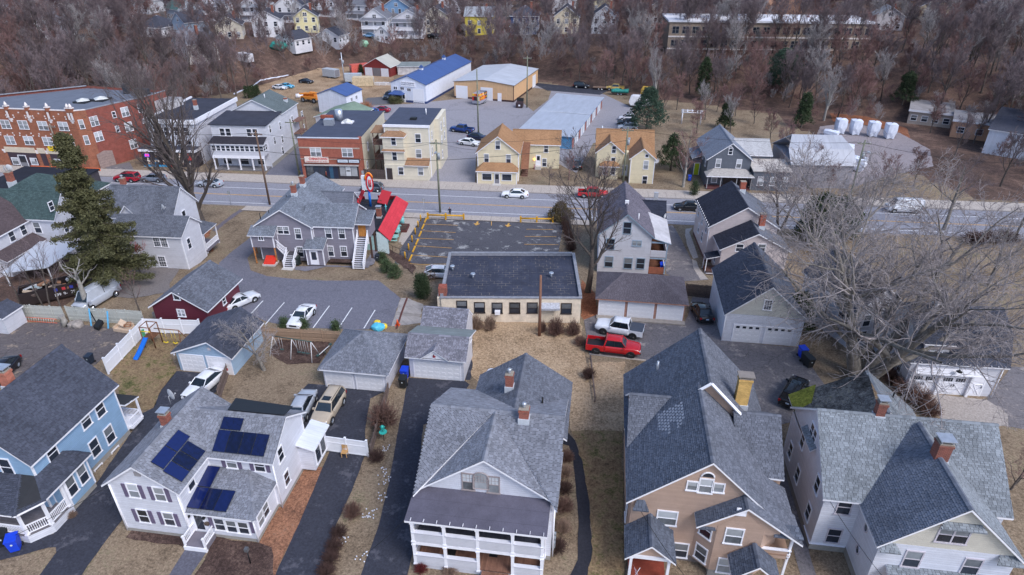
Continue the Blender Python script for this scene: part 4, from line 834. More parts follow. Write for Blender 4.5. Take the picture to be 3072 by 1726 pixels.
for a in(2.45,5.75,9.05):h.gdoor('F',64.9,a,0,2.75,2.05)
h.box('door_sill',m_plain('sill_concrete',(156,148,142),.9),.8,10.8,64.1,64.9,-.1,.06)
h=House('gable_garage','white gabled two car garage with cream gable and dark roof','garage',18.5,66,0,world=True)
h.walls(14.5,22.5,61.5,71.6,-1.2,3.55,WSID);h.walls(14.52,22.48,61.48,71.62,3.5,3.56,m_siding('cream_gable',(216,214,206),.12,.8),7.0,'y',name='gable_wall');h.gable(14.5,22.5,61.5,71.6,3.55,7.0,'y',DARK,tabs=DARKT,oe=.3,og=.35,parts=('a',));h.gable(14.5,22.5,61.5,71.6,3.55,7.0,'y',MIDG,tabs=MIDT,oe=.3,og=.35,parts=('b',),cap=False)
for a in(16.9,20.2):h.gdoor('F',61.5,a,0,2.7,2.1,wins=True)
h.win('F',61.48,.7,1.1,('C3',2520,275),style='m',g='g');h.pipe(14.42,61.4,0,3.4,.05,WHITE,'downspout')
h=House('carriage_garage','white carriage house garage with dark gambrel roof, dormer and cupola','garage',30.6,54.9,0,2.0)
GP=[(-.35,3.65),(1.0,6.4),(3.6,7.9),(6.2,6.4),(7.6,3.65)]
h.walls(0,8.1,0,7.2,0,3.7,WSIDN)
for x in(0,8.1):
 m=MB();pts=[(x,max(0,min(7.2,y)),z-.12)for y,z in GP];m.poly(pts if x else pts[::-1]);h.put(m,'gambrel_wall',WSIDN)
for(ya,za),(yb,zb)in zip(GP,GP[1:]):
 lo=[(-.3,ya,za),(8.55,ya,za),(8.55,yb,zb),(-.3,yb,zb)]if zb>za else[(8.55,yb,zb),(-.3,yb,zb),(-.3,ya,za),(8.55,ya,za)];h.plane(lo,DARK,.14,DARKT)
for i in range(14):m=MB();m.box(.0+i*.62,.05+i*.62,-.42,-.1,3.72,3.8);h.put(m,'snow_guard',WHITE)
h.walls(.7,3.0,.15,2.6,3.7,5.6,WSIDN,name='dormer_wall');h.plane([(.5,-.1,5.65),(3.3,-.1,5.65),(3.3,3.4,7.0),(.5,3.4,7.0)],DARK,.12,DARKT);h.win('F',.15,1.0,1.0,(1.85,4.6),style='m',g='b')
h.plane([(.3,-.7,2.72),(6.2,-.7,2.72),(6.0,0,3.15),(.5,0,3.15)],WSIDN,.08)
CM=m_plain('carriage_door_white',(224,224,232),.5,var=.04)
def barn_door(a,w_,n):
 o=h.gdoor('F',0,a,0,w_,2.15,CM,rows=1)
 for ch in list(o.children):
  if ch.name.startswith('panel'):bpy.data.objects.remove(ch)
 for i in range(n):
  x0=-w_/2+w_*i/n;x1=x0+w_/n;m=MB();m.bar((x0+.1,-.05,.15),(x1-.1,-.05,1.3),.05);m.bar((x1-.1,-.05,.15),(x0+.1,-.05,1.3),.05);m.bar((x0+.06,-.05,1.4),(x1-.06,-.05,1.4),.06);m.build('cross_brace',CM,o)
  if w_>1.2:
   for j in range(4):g_=MB();g_.box(x0+.13+j*(x1-x0-.26)/4+.02,x0+.13+(j+1)*(x1-x0-.26)/4-.02,-.045,-.02,1.55,1.95);g_.build('pane',GLASS,o)
  hd=MB();hd.box(x1-.12 if i==0 else x0+.08,x1-.08 if i==0 else x0+.12,-.09,-.03,.95,1.2);hd.build('handle',BLACK,o)
barn_door(1.6,2.2,2);barn_door(4.35,2.3,2);barn_door(6.6,.95,1)
for x in(.3,2.95,5.8):h.box('pillar',CM,x-.13,x+.13,-.3,0,0,2.5)
m=MB();m.tube([(3.95,-.1,3.6),(3.95,-.5,3.75),(3.95,-.8,3.45)],.03,6);m.tube([(3.95,-.8,3.45),(3.95,-.8,3.25)],[.06,.28],12);h.put(m,'barn_lamp',BLACK)
m=MB();m.box(2.2,3.2,3.1,4.1,7.6,8.6);o=h.put(m,'cupola',WHITE);m=MB();t_=(2.7,3.6,9.5);c4=[(2.0,2.9,8.6),(3.4,2.9,8.6),(3.4,4.3,8.6),(2.0,4.3,8.6)];[m.poly([c4[i],c4[(i+1)%4],t_])for i in range(4)];m.poly(c4[::-1]);m.build('cupola_roof',DARK,o)
h.win('L',0,.6,1.1,(1.6,1.8),style='m',g='g');h.pipe(8.18,-.1,0,3.6,.05,WHITE,'downspout')
h=House('hidden_white_house','white house with dark roof half hidden behind the big bare maple','house',27.6,62.0,0,20)
h.walls(0,5.5,0,9,-1,4.6,WSIDN,7,'y');h.gable(0,5.5,0,9,4.6,7,'y',DARK);h.win('F',0,.8,1.3,(1.5,3.2),(4,3.2),(1.5,1.2));h.win('L',0,.8,1.3,(2,3.2),(5,3.2))
h=House('flat_roof_building','long cream painted block building with flat black roof and row of windows','building',-16.6,60.95,0,7.6)
CRB=m_brick('cream_block',(222,208,190),(206,192,176),.4,.2,.03)
h.walls(0,15.7,0,10.7,-3.2,3.15,CRB);m=MB();m.poly([(.25,.25,3.2),(15.45,.25,3.2),(15.45,10.45,3.2),(.25,10.45,3.2)]);h.put(m,'roof',m_roll('black_roll_roof',(60,64,80),1.0,'X',.3,(150,140,130)))
for a in((-.1,15.8,-.1,.25,3.16,3.26),(-.1,.25,.25,10.8,3.16,3.55),(15.45,15.8,.25,10.8,3.16,3.5),(.25,15.45,10.45,10.8,3.16,3.6)):h.box('parapet',m_plain('grey_coping',(140,142,152),.6,var=.2),*a)
h.win('F',0,1.05,1.25,('C2',2012,285),('C2',2182,300),('C2',2352,305),('C2',2522,305),('C3',78,303),('C3',247,303),('C3',575,310),trim=DARKTRIM,g='s')
a,b=h.onplane('F',0,('C3',412,380));h.door('F',0,a,0,.95,2.0,m_plain('cream_door',(216,204,186)),m_plain('cream_door',(216,204,186)),0);m=MB();m.slab([(a-1.1,-.75,2.25),(a+1.1,-.75,2.25),(a+1.1,0,2.6),(a-1.1,0,2.6)],.25);h.put(m,'awning',m_plain('old_awning',(178,180,190),.5,var=.3,scale=6))
a,b=h.onplane('F',-.2,('C2',2355,345));h.box('air_conditioner',WHITE,a-.3,a+.3,-.4,-.02,b-.25,b+.2)
m=MB();m.box(-.3,.6,.35,1.4,3.2,4.2);h.put(m,'chimney',m_brick('chimney_brick',(142,78,66)));h.box('chimney_pier',CRB,-.45,.02,.2,1.6,-3,3.1)
for t_,x,y in(('B2',1922,1320),('B2',2120,1395),('C3',430,5)):
 p=h.lp((t_,x,y),3.25);m=MB();m.tube([(p.x,p.y,3.2),(p.x,p.y,3.7)],.12,8);m.tube([(p.x,p.y,3.7),(p.x,p.y,3.85)],.28,8);h.put(m,'roof_vent',m_plain('galvanised',(190,195,205),.35,.6))
h=House('grey_house','grey sided duplex with white trim, outside stairs and red cellar hatch','house',-45.6,75.1,-1.0,4.0)
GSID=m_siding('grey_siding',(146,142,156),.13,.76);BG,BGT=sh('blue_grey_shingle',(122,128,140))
h.walls(0,7.6,0,14.2,-.2,5.0,GSID,7.3,'y');h.gable(0,7.6,0,14.2,5.0,7.3,'y',BG,oe=.3,og=.35,tabs=BGT)
h.walls(7.6,13.2,.45,6.4,-.2,5.0,GSID,6.9,'x');h.gable(6.4,13.2,.45,6.4,5.0,6.9,'x',BG,oe=.3,og=.25,tabs=BGT)
h.walls(7,10.6,8.4,11.4,-.2,4.8,GSID,6.1,'x');h.gable(6.0,10.6,8.4,11.4,4.8,6.1,'x',MIDG,oe=.3,og=.3)
h.corners(0,7.6,0,14.2,-.2,4.9);h.corners(7.6,13.2,.45,6.4,-.2,4.9)
h.win('F',0,.75,1.45,('B2',432,970),('B2',455,1145),style='g',g='s');h.win('F',0,1.5,1.0,('B2',288,937),style='2g',g='s');h.win('F',.45,.8,1.45,('B2',725,965),('B2',853,968),('B2',745,1138),('B2',873,1140),style='g',g='s')
h.walls(6.9,9.3,-1.4,.45,-.1,2.35,GSID,name='vestibule_wall');h.corners(6.9,9.3,-1.4,.45,-.1,2.3);h.plane([(6.7,-1.7,2.45),(9.5,-1.7,2.45),(9.5,.45,3.3),(6.7,.45,3.3)],BG,.12,BGT);h.door('F',-1.4,7.95,0,.95,2.05,glass=.6)
h.walls(-.4,2.7,-1.4,0,2.35,4.1,GSID,name='upper_bay_wall');h.corners(-.4,2.7,-1.4,0,2.35,4.1);h.plane([(-.7,-1.7,4.2),(3.0,-1.7,4.2),(3.0,0,5.0),(-.7,0,5.0)],BG,.12,BGT);h.win('F',-1.4,.55,.6,('B2',73,1012),style='x2');OAK=m_wood('new_timber',(176,120,74),.2,'Z')
for x in(-.3,2.6):h.post(x,-1.3,-.1,2.35,.14,OAK)
m=MB();m.box(.9,2.7,-2.3,-.9,-.05,.2,0);h.put(m,'hatch_kerb',m_plain('hatch_concrete',(196,190,190),.8));m=MB();m.slab([(1.05,-2.2,.28),(2.55,-2.2,.28),(2.55,-.95,.95),(1.05,-.95,.95)],.3);h.put(m,'cellar_hatch',m_plain('red_hatch',(206,52,36),.5))
h.box('porch_roof',DARK,-1.6,-.05,1.5,5.5,2.5,2.62);[h.post(-1.5,y,-.1,2.5,.14,OAK)for y in(1.6,3.5,5.4)]
TR=m_plain('dark_tread',(72,70,78),.7)
h.stairs((4.7,-2.6,0),(4.7,-.95,1.2),1.35,7,TR);h.box('landing',TR,4.0,5.4,-.95,0,1.1,1.2);h.stairs((4.0,-.5,1.2),(2.75,-.5,2.45),.9,7,TR)
for x in(4.05,5.35):h.rail((x,-2.6,.1),(x,-.95,1.25),.85);h.post(x,-2.6,-.1,1.05,.13);h.post(x,-.95,0,2.2,.13)
h.rail((4.0,-.95,1.25),(2.8,-.95,2.5),.85);h.box('stoop',m_plain('stoop_concrete',(190,186,184),.8),3.9,5.5,-3.9,-2.6,-.3,.05)
h.walls(13.2,15.2,1.6,4.0,3.0,5.2,GSID,name='upper_porch_wall');h.plane([(12.9,1.0,5.1),(15.5,1.0,5.1),(15.5,4.2,5.9),(12.9,4.2,5.9)],BG,.12,BGT);h.box('porch_door',m_wood('pine_door',(184,124,66),.3,'X',.1),13.6,14.6,1.52,1.6,3.05,5.0);[h.post(x,y,-.3,3.0,.12,m_plain('brown_post',(84,62,56)))for x in(14.95,15.1)for y in(1.7,3.8)]
h.stairs((14.1,-2.0,-.1),(14.1,1.5,3.0),1.45,15,TR)
for x in(13.4,14.8):h.rail((x,-2.0,0),(x,1.5,3.05),.85);h.post(x,-2.0,-.1,.95,.12);h.post(x,1.5,2.0,4.0,.12)
h.box('bed',MULCH,9.5,13.0,-.45,.4,-.1,.04)
m=MB();rn=random.Random(4);[m.tube([(10.8+rn.uniform(0,2.3),-.5+rn.uniform(-.35,.3),.0),(10.8+rn.uniform(0,2.3),-.4,.08)],[.12,.05],5)for i in range(1)];
h.chimney(3.85,5.2,6.8,8.9,.6,.6,None,'pot',7.8);h.chimney(3.8,8.8,6.8,8.9,.6,.6,None,None,7.8);[h.pipe(x,y,5.3,6.4,.06)for x,y in((1.2,2.0),(.4,.9),(1.6,7.5))]
h=House('restaurant','low restaurant with flat black roof and sloping red tile fascia by the car park','restaurant',-44.0,81.0,-3.0,5.6)
AQ=m_plain('aqua_wall',(160,196,200),.6);h.walls(.3,13.3,.3,14.2,0,3.0,AQ);m=MB();m.poly([(.4,.4,3.05),(12.6,.4,3.05),(12.6,14,3.05),(.4,14,3.05)]);h.put(m,'roof',m_roll('black_membrane',(44,46,56),1.8,'X',.4,(110,110,118)))
for a in((.2,.5,.3,14.2),(.2,13,.2,.5)):h.box('parapet',m_plain('black_parapet',(30,30,36),.6),*a,3.0,3.45)
RED=m_shingle('red_metal_tile',(196,62,74),.12,.15,1.2,.45)
h.plane([(14.6,-.1,2.3),(14.6,14.5,2.3),(12.9,13.6,3.9),(12.9,.2,3.9)],RED,.1,edge=m_plain('red_edge',(178,48,62),.4));h.plane([(13.5,14.5,2.3),(9.8,14.5,2.3),(9.8,13.6,3.9),(12.9,13.6,3.9)],RED,.1,edge=RED);h.plane([(7.6,14.5,2.3),(.2,14.5,2.3),(.2,13.7,3.7),(7.6,13.7,3.7)],RED,.1,edge=m_plain('red_edge',(178,48,62),.4))
m=MB();m.slab([(12.9,.2,3.88),(12.9,13.6,3.88),(12.75,13.6,3.9),(12.75,.2,3.9)],.85);h.put(m,'fascia_back',m_plain('black_parapet',(30,30,36),.6))
m=MB();m.poly([(12.6,.0,0),(14.2,.0,0),(14.2,.0,2.4),(12.9,.0,3.6),(12.6,0,3.6)]);m.poly([(12.6,.25,3.6),(12.9,.25,3.6),(14.2,.25,2.4),(14.2,.25,0),(12.6,.25,0)]);h.put(m,'end_wall',m_plain('pale_aqua_wall',(196,216,222),.6))
for x0_,x1_,y_,sl2 in((7.1,7.5,12.4,1.6),(10.4,11.9,12.2,1.5)):
 m=MB();m.slab([(x0_,y_-sl2,3.9),(x1_,y_-sl2+.1,3.5),(x1_+.5,y_+.5,4.9),(x0_+.5,y_+.4,5.3)],.1);h.put(m,'raised_red_panel',RED)
for a,b in(((7.5,11,3.0),(7.5,11,4.4)),((11,11,3.0),(11,11,4.2)),((7.5,11,3.4),(11,11,4.1)),((7.5,11,4.1),(11,11,3.4)),((9.2,12.6,3.1),(9.2,11,3.8))):m=MB();m.tube([a,b],.04,5);h.put(m,'sign_brace',m_plain('rust_steel',(70,52,48),.7))
p=9.2;m=MB();m.tube([(p,11,3.05),(p,11,6.0)],.2,8);h.put(m,'sign_pole',m_plain('blue_pole',(30,110,210),.4));o=h.box('sign_box',m_plain('sign_white',(214,220,228),.5),p-.95,p+.1,10.7,11.3,5.9,8.2)
def oval(cx,cz,rx,rz,y,n=24):return[(cx+rx*math.cos(2*math.pi*i/n),y,cz+rz*math.sin(2*math.pi*i/n))for i in range(n)]
m=MB();m.poly(oval(p+.35,7.1,.62,1.5,10.64)[::-1]);m.build('sign_oval',m_plain('sign_red',(206,40,48),.4),o);m=MB();m.poly(oval(p+.38,7.1,.4,1.15,10.6)[::-1]);m.build('sign_centre',m_plain('sign_white',(214,220,228),.5),o)
m=MB();m.tube([(q_[0],10.66,q_[2])for q_ in oval(p+.3,7.25,.66,1.5,0)[2:12]],.14,6);m.build('sign_arc',m_plain('sign_orange',(236,130,40),.4),o)
for k in(-.12,.14):m=MB();m.tube([(p+.38+k,10.57,6.5),(p+.38+k,10.57,7.7)],.09,6);m.build('sign_stroke',m_plain('sign_red',(206,40,48),.4),o)
h.chimney(11.6,6.6,3.0,4.6,.7,.6,None,'slab',3.3);h.pipe(10.6,7.2,3.0,3.6,.09);m=MB();m.tube([(12.3,8.3,3),(12.3,8.3,4.6)],.05,6);m.tube([(12.1,8.3,4.2),(12.5,8.3,4.2)],.06,6);h.put(m,'gas_vent',m_plain('aqua_pipe',(110,200,210),.5))
h=House('tree_shaded_house','white house with blue trim, grey roof and side porch behind brick garage','house',.6,79.7,-2.0,1.0)
BT=m_plain('blue_grey_trim',(146,166,186),.5);GR2,GR2T=sh('purple_grey_shingle',(108,104,116));DK2=m_shingle('black_blue_shingle',(50,54,68),.35,.2,.5,.16)
h.walls(0,6.9,0,11.8,-.3,5.6,WSIDN,8.5,'y');h.gable(0,6.9,0,11.8,5.6,8.5,'y',GR2,tabs=GR2T,edge=BT)
h.walls(4,9.4,7.6,12.5,-.3,4.4,WSIDN);h.gable(3.6,9.2,7.4,13.4,4.4,6.4,'x',DK2,oe=.2,og=.3)
h.plane([(9.5,0,4.6),(9.5,7.6,4.9),(6.8,7.6,5.9),(6.8,-.2,5.5)],m_roll('pale_roll_roof',(186,184,190),1.0),.1,edge=BT)
h.win('F',0,.95,1.6,('B3',1163,915),trim=BT,g='g');h.win('F',0,1.0,1.5,('B3',985,1240),('B3',1170,1255),('B3',1290,1258),('B3',1000,1070),trim=BT);h.win('F',0,1.1,.7,('B3',1255,1063),trim=BT,style='2x')
for z_ in(2.5,0):h.box('porch_floor',m_wood('porch_brown',(124,84,66),.12,'Y'),6.95,9.1,.15,7.4,z_-.15,z_);h.box('porch_parapet',WSIDN if z_ else m_brick('brick_lattice',(150,84,62)),6.95,9.1,.1,.2,z_,z_+.95);h.box('porch_parapet',WSIDN,9.0,9.1,.2,7.4,z_,z_+.95)
for x,y in((9.05,.15),(9.05,3.8),(9.05,7.4)):h.post(x,y,0,4.7,.14,BT)
h.box('beam',BT,6.95,9.15,.08,.22,2.2,2.4);h.box('beam',BT,6.95,9.15,.08,.22,4.55,4.75)
m=MB();m.box(7.9,8.5,12.6,13.0,5.0,6.9);h.put(m,'chimney',m_plain('grey_chimney',(176,178,186)));h.box('roof_vent',WHITE,3.2,3.7,3.5,3.9,8.5,9.0);h.pipe(5.0,1.3,7,8.2,.07,WHITE);dish(h,(9.2,7.7,5.4),R(60),.35)
h=House('cream_house','cream sided house with two step black roof and red brick chimneys','house',15.9,86.3,-2.6,4.0)
CS=m_siding('cream_siding',(214,202,204),.12,.78);BK,BKT=sh('black_shingle',(52,55,68))
h.walls(0,9.2,0,9.8,-.5,5.3,CS,8.2,'y',base=.6,basemat=m_brick('dark_red_base',(96,60,60)));h.gable(0,9.2,0,9.8,5.3,8.2,'y',BK,tabs=BKT,parts=('a',));h.gable(0,9.2,0,9.8,5.3,8.2,'y',MIDG,parts=('b',),cap=False)
h.walls(.9,9.7,-4.3,0,-.3,3.9,CS,6.2,'y');h.gable(.9,9.7,-4.3,0,3.9,6.2,'y',BK,tabs=BKT,parts=('a',));h.gable(.9,9.7,-4.3,0,3.9,6.2,'y',MIDG,parts=('b',),cap=False)
h.win('L',0,.75,1.4,('B3',1885,995),('B3',1853,915),(8,4.2),(5,4.2),(2,4.2));h.win('F',-4.3,.9,1.0,('B3',2247,1105),('B3',2460,1105));h.win('L',.9,.6,1.4,('B3',2010,1195))
h.plane([(-.9,-2.4,2.3),(-.9,-4.2,2.3),(.9,-4.2,2.75),(.9,-2.4,2.75)],BK,.1,BKT);[h.post(-.8,y,0,2.2,.1)for y in(-2.5,-4.1)];h.box('stoop',m_wood('brown_boards',(96,68,62),.1,'Y'),-.8,.9,-4.2,-2.4,-.1,.4);h.stairs((-.1,-5.2,-.2),(-.1,-4.25,.4),1.3,3,m_plain('dark_step',(72,56,52)))
h.chimney(5.6,7.4,7.2,9.3,.75,.65,m_brick('red_brick',(156,78,62)),None,8.2);h.chimney(6.5,-1.2,5.2,7.9,.75,.65,m_brick('red_brick',(156,78,62)),None,6.2);h.pipe(-.08,.1,0,5,.05,WHITE,'downspout')
for i in range(12):m=MB();m.box(-.33,-.2,.1+i*.8,.14+i*.8,5.35,5.6);h.put(m,'snow_guard',WHITE)
h=House('spruce_side_house','white sided house with grey roof between spruce and big bare street tree','house',-62.6,69.4,-.5,3.0)
h.walls(0,9.3,0,4.7,-.5,4.7,WSIDN,6.3,'x',rp=2.6);h.gable(0,9.3,0,4.7,4.7,6.3,'x',MIDG,rp=2.6,tabs=MIDT,oe=.3,og=.3);h.corners(0,9.3,0,4.7,-.4,4.6)
h.walls(-4,5.6,4.7,11.0,-1,5.2,WSIDN,8.3,'x');h.gable(-4,5.6,4.7,11.0,5.2,8.3,'x',MIDG,tabs=MIDT);h.walls(-1.5,1.5,4.0,6,4,5.2,WSIDN,7,'y');h.gable(-1.5,1.5,4.0,7,5.2,7,'y',MIDG)
h.win('F',0,.9,1.4,('E7',397,500),('E7',457,503),('E7',445,680),('E7',212,655),style='m',g='g');h.win('R',9.3,.7,1.4,('E7',688,518),g='g');h.win('R',5.6,.8,1.6,(7.5,4.2),g='g');h.win('F',4.0,.7,1.0,(0,5.2),g='g')
dish(h,(4.6,4.9,6.6),R(150),.4);h.chimney(-2.5,8.2,7.4,9.3,.6,.6,None,'pot',8.4)
h.plane([(9.2,5.2,2.6),(9.2,9,2.6),(5.6,9,3.2),(5.6,5.2,3.2)],MIDG,.1,MIDT);[h.post(x,y,-.4,2.6,.12)for x in(9.0,)for y in(5.4,8.8)];h.box('porch_floor',m_plain('grey_deck',(112,108,120),.8),5.6,9.1,5.2,9,-.2,.1);h.rail((9.0,5.4,.1),(9.0,8.8,.1),.85)
h=House('green_roof_house','large white house with dark green roof at the left behind the spruce','house',-84,62,-.2,2.0)
GRN,GRNT=sh('green_shingle',(74,92,94));BRN=m_shingle('brown_shingle',(86,76,80))
h.walls(0,11.5,9,21,-1,5.6,WSIDN);h.hip(0,11.5,9,21,5.6,9.0,5.7,5.8,14.5,15.5,GRN,tabs=GRNT);h.walls(6,12.6,8.2,13,-.5,5.6,WSIDN,8.3,'x');h.gable(4,12.6,8.2,13,5.6,8.3,'x',GRN,tabs=GRNT)
h.walls(1,8.7,0,9,-.5,5.2,WSIDN,7.8,'y');h.gable(1,8.7,-3,9,5.2,7.8,'y',BRN);h.walls(8.7,10.2,1.5,8.2,-.5,2.3,WSIDN);h.plane([(10.5,1.2,2.4),(10.5,8.5,2.4),(8.7,8.5,3.3),(8.7,1.2,3.3)],BRN,.12)
h.win('R',8.7,.8,1.3,(2,4.2),(5,4.2),(7,4.2));h.win('R',10.2,.8,1.3,(3,1.2),(5,1.2),(7,1.2));h.win('R',12.6,.7,1.1,('E6',465,360),(9.6,3.5),(11.4,3.5));h.win('F',8.2,.9,1.5,('E6',340,555))
h.chimney(3.6,13.2,7.6,9.9,.7,.7,None,None,8.6);dish(h,(3.3,13.2,10.4),R(140),.45);dish(h,(3.9,13.3,10.5),R(190),.45);m=MB();m.slab([(11.5,-1,2.1),(16,1.0,2.1),(16,8,2.3),(10.4,7,2.6)],.1);h.put(m,'lean_to_roof',m_metalroof('white_sheet_roof',(206,212,226)));[h.post(x,y,-.3,2.1,.12)for x,y in((11.7,-.8),(15.8,1.2),(15.8,7.6))]
h=House('corner_block','dark flat roofed low shop at the far left by the road','building',-102,88,-2.2,2);h.walls(0,14,0,11,-.6,3.4,m_plain('dark_shop_wall',(70,66,72)));h.box('roof',m_roll('dark_flat_roof',(40,42,52)),-.2,14.2,-.2,11.2,3.42,3.6);h.box('orange_trim',m_plain('orange_trim',(226,110,60)),1,14.25,11.2,11.35,3.2,3.7)
Z=-3.0
h=House('brick_block','three storey red brick apartment block with pale stone trim and shops below','building',-108,118,Z,world=True)
BRK=m_brick('orange_red_brick',(146,90,70),(150,122,104),.25,.09,.3);BRK2=m_brick('deep_red_brick',(136,76,68),(130,96,88),.25,.09,.25);STONE=m_plain('pale_stone',(222,214,214),.7)
P_=[(-128,110.2),(-99.6,110.5),(-97.7,111.7),(-93.0,123.4),(-92.2,128.5),(-112,130.5),(-128,117)]
A_,B_,C_,D_=P_[0],P_[1],P_[2],P_[3]
def seg(a,b,z0,z1,mat,name='wall',t=0):m=MB();m.poly([(*a,z0),(*b,z0),(*b,z1),(*a,z1)]);return h.put(m,name,mat)
for i in range(7):seg(P_[i],P_[(i+1)%7],Z-.3,8.5,BRK if i in(0,1)else BRK2)
m=MB();m.poly([(x,y,8.0)for x,y in P_]);h.put(m,'roof',m_roll('grey_membrane',(104,110,124),2.5,'X',.12))
for i in(0,1,2,3,5):
 a,b=Vector((*P_[i],0)),Vector((*P_[(i+1)%7],0));n=Vector((b.y-a.y,a.x-b.x,0)).normalized();m=MB();z1=8.62;q4=[a+n*.06,b+n*.06,b-n*.3,a-n*.3];m.slab([(v.x,v.y,z1)for v in q4],.16);h.put(m,'coping',STONE if i<2 else m_plain('grey_coping',(140,142,152),.6,var=.2))
h.winseg(A_,B_,1.9,1.55,('E1',90,715),('E1',375,725),('E1',690,738),('E1',1020,748),('E1',165,970),('E1',465,978),('E1',770,990),('E1',1110,990),style='2',g='b')
h.winseg(B_,C_,.7,1.6,('E1',1312,715),('E1',1392,968),g='b');h.winseg(C_,D_,1.4,1.7,('E1',1515,665),('E1',1588,910),('E1',2010,515),('E1',2070,755),('E1',2145,1030),style='2',g='b');h.winseg(C_,D_,.6,1.1,('E1',1832,560),('E1',1888,790));h.winseg(C_,D_,.75,1.6,('E1',2248,455))
for x_ in(115,440,765,1090,1140):
 p=h.segpt(A_,B_,('E1',x_,478));m=MB();m.box(p.x-.32,p.x+.32,p.y-.3,p.y+.3,8.3,9.0,1);m.box(p.x-.42,p.x+.42,p.y-.38,p.y+.38,9.0,9.15);m.tube([(p.x,p.y,9.15),(p.x,p.y,9.5),(p.x,p.y,9.9)],[.34,.24,.05],8);m.box(p.x-.2,p.x+.2,p.y-.36,p.y-.3,6.9,8.2);h.put(m,'pier_cap',[STONE,BRK])
for x_,y_ in((180,640),(490,650),(815,660),(1165,668),(70,1135),(370,1140),(590,1155),(670,1150),(750,1160),(470,597)):
 p=h.segpt(A_,B_,('E1',x_,y_));m=MB();m.box(p.x-.45,p.x+.45,p.y-.06,p.y,p.z-.05,p.z+.3);m.box(p.x-.22,p.x+.22,p.y-.06,p.y,p.z-.4,p.z-.05);h.put(m,'stone_ornament',STONE)
sq=MB();sq.box(-.12,.12,-.05,0,-.12,.12);sqm=sq.mesh('stone_stud',STONE)
for x_,y_ in((95,565),(210,568),(400,575),(525,580),(720,585),(860,590),(1050,595),(110,598),(225,600),(415,607),(540,612),(735,620),(875,624),(1065,630),(295,525),(618,540),(940,550),(10,850),(205,852),(318,857),(500,860),(628,868),(820,872),(955,878),(1145,880),(12,882),(120,882),(230,888),(320,892),(428,892),(535,898),(628,902),(738,902),(848,908)):
 p=h.segpt(A_,B_,('E1',x_,y_));link('stone_stud',sqm,h.root,p)
for x0_,x1_,y_ in((110,590,1195),(632,748,1210),(790,1060,1225)):
 a=h.segpt(A_,B_,('E1',x0_,y_));b=h.segpt(A_,B_,('E1',x1_,y_));h.box('shop_fascia',m_siding('cream_fascia',(214,200,180),.25,.8),a.x,b.x,a.y-.1,a.y,-.1,.95);h.box('shop_front',m_plain('maroon_front',(62,48,58),.5),a.x+.3,b.x-.1,a.y-.05,a.y,Z,-.1)
h.winseg((A_[0],A_[1]-.1),(B_[0],B_[1]-.1),1.3,1.25,('E1',250,1305),('E1',550,1312),('E1',930,1330),style='x',g='b')
p=h.segpt(A_,B_,('E1',400,1340));h.door('F',p.y-.1,p.x,Z+.1,1.6,2.2,m_plain('grey_door',(120,120,128)),None,.6)
p=h.segpt(A_,B_,('E1',950,1110));h.box('yellow_shop_sign',m_plain('sign_yellow',(232,196,30),.4),p.x-2.2,p.x+1.1,p.y-.2,p.y-.02,p.z-.45,p.z+.45)
p=h.segpt(C_,D_,('E1',1690,1215));m=MB();d=(Vector((*D_,0))-Vector((*C_,0))).normalized();n=Vector((d.y,-d.x,0));q4=[p-d*1.6+n*.06,p+d*1.6+n*.06];m.poly([(q4[0].x,q4[0].y,Z),(q4[1].x,q4[1].y,Z),(q4[1].x,q4[1].y,-.1),(p.x+n.x*.06,p.y+n.y*.06,.3),(q4[0].x,q4[0].y,-.1)]);h.put(m,'board_shutter',m_wood('grey_boarding',(150,132,128),.5,'Z',.1))
for x_,y_,w_ in((-104,119,1.3),(-101.5,121,1.4)):m=MB();m.box(x_-w_,x_+w_,y_-w_,y_+w_,8,8.35);m.tube([(x_,y_,8.35),(x_,y_,8.8)],[w_*1.2,.2],4,1,True,False);h.put(m,'skylight',[m_plain('black_kerb',(40,42,48)),m_plain('dome',(206,206,204),.3)])
for x_,y_,w_,z_ in((-100,127,.5,10),(-96,126,1.1,9.4),(-94,125,.5,9.6)):h.box('chimney',m_plain('tarred_chimney',(52,54,62)),x_-w_,x_+w_,y_-.5,y_+.5,8,z_)
h.box('rear_annex',m_siding('dirty_white',(206,202,206),.2),-92.5,-89,124.5,129,Z,7.2)
h=House('shop_building','white flat roofed three storey building with colourful corner shop windows','building',-89.3,116.0,Z,4.0)
h.walls(0,10,0,18.6,-.3,8.6,WSIDN);m=MB();m.box(-.2,10.2,-.2,18.8,8.55,8.62);h.put(m,'roof',m_roll('black_flat_roof',(60,62,74),1.2,'Y'));
for a in((-.3,10.3,-.35,0),(-.3,0,0,18.9),(10,10.3,0,18.9)):h.box('cornice',WHITE,*a,8.1,8.95)
h.win('F',0,1.0,1.6,(2,6.6),(4,6.6),(6,6.6),(8,6.6),(2,3.9),(4,3.9),(6,3.9),(8,3.9),g='g');h.chimney(6,9,8.6,10.6,.6,.6,None,None)
h.box('canopy',WHITE,-1.5,10.2,-2.4,0,3.1,3.6);h.box('canopy_roof',m_roll('black_flat_roof',(60,62,74),1.2,'Y'),-1.5,10.2,-2.4,0,3.61,3.66)
h.walls(-1.2,10,-2.2,0,0,3.1,m_plain('shop_dark',(50,44,50)),name='shop_front');rn=random.Random(5)
for i in range(6):
 x=-.7+i*1.7
 for j in range(5):h.box('shop_poster',m_plain('poster%d'%rn.randint(0,6),rn.choice(((190,60,60),(60,130,180),(220,190,170),(200,150,110),(120,80,90),(230,220,210),(90,160,200))),.5),x+rn.uniform(0,.7),x+rn.uniform(.75,1.3),-2.24,-2.2,.5+j*.48,.9+j*.48)
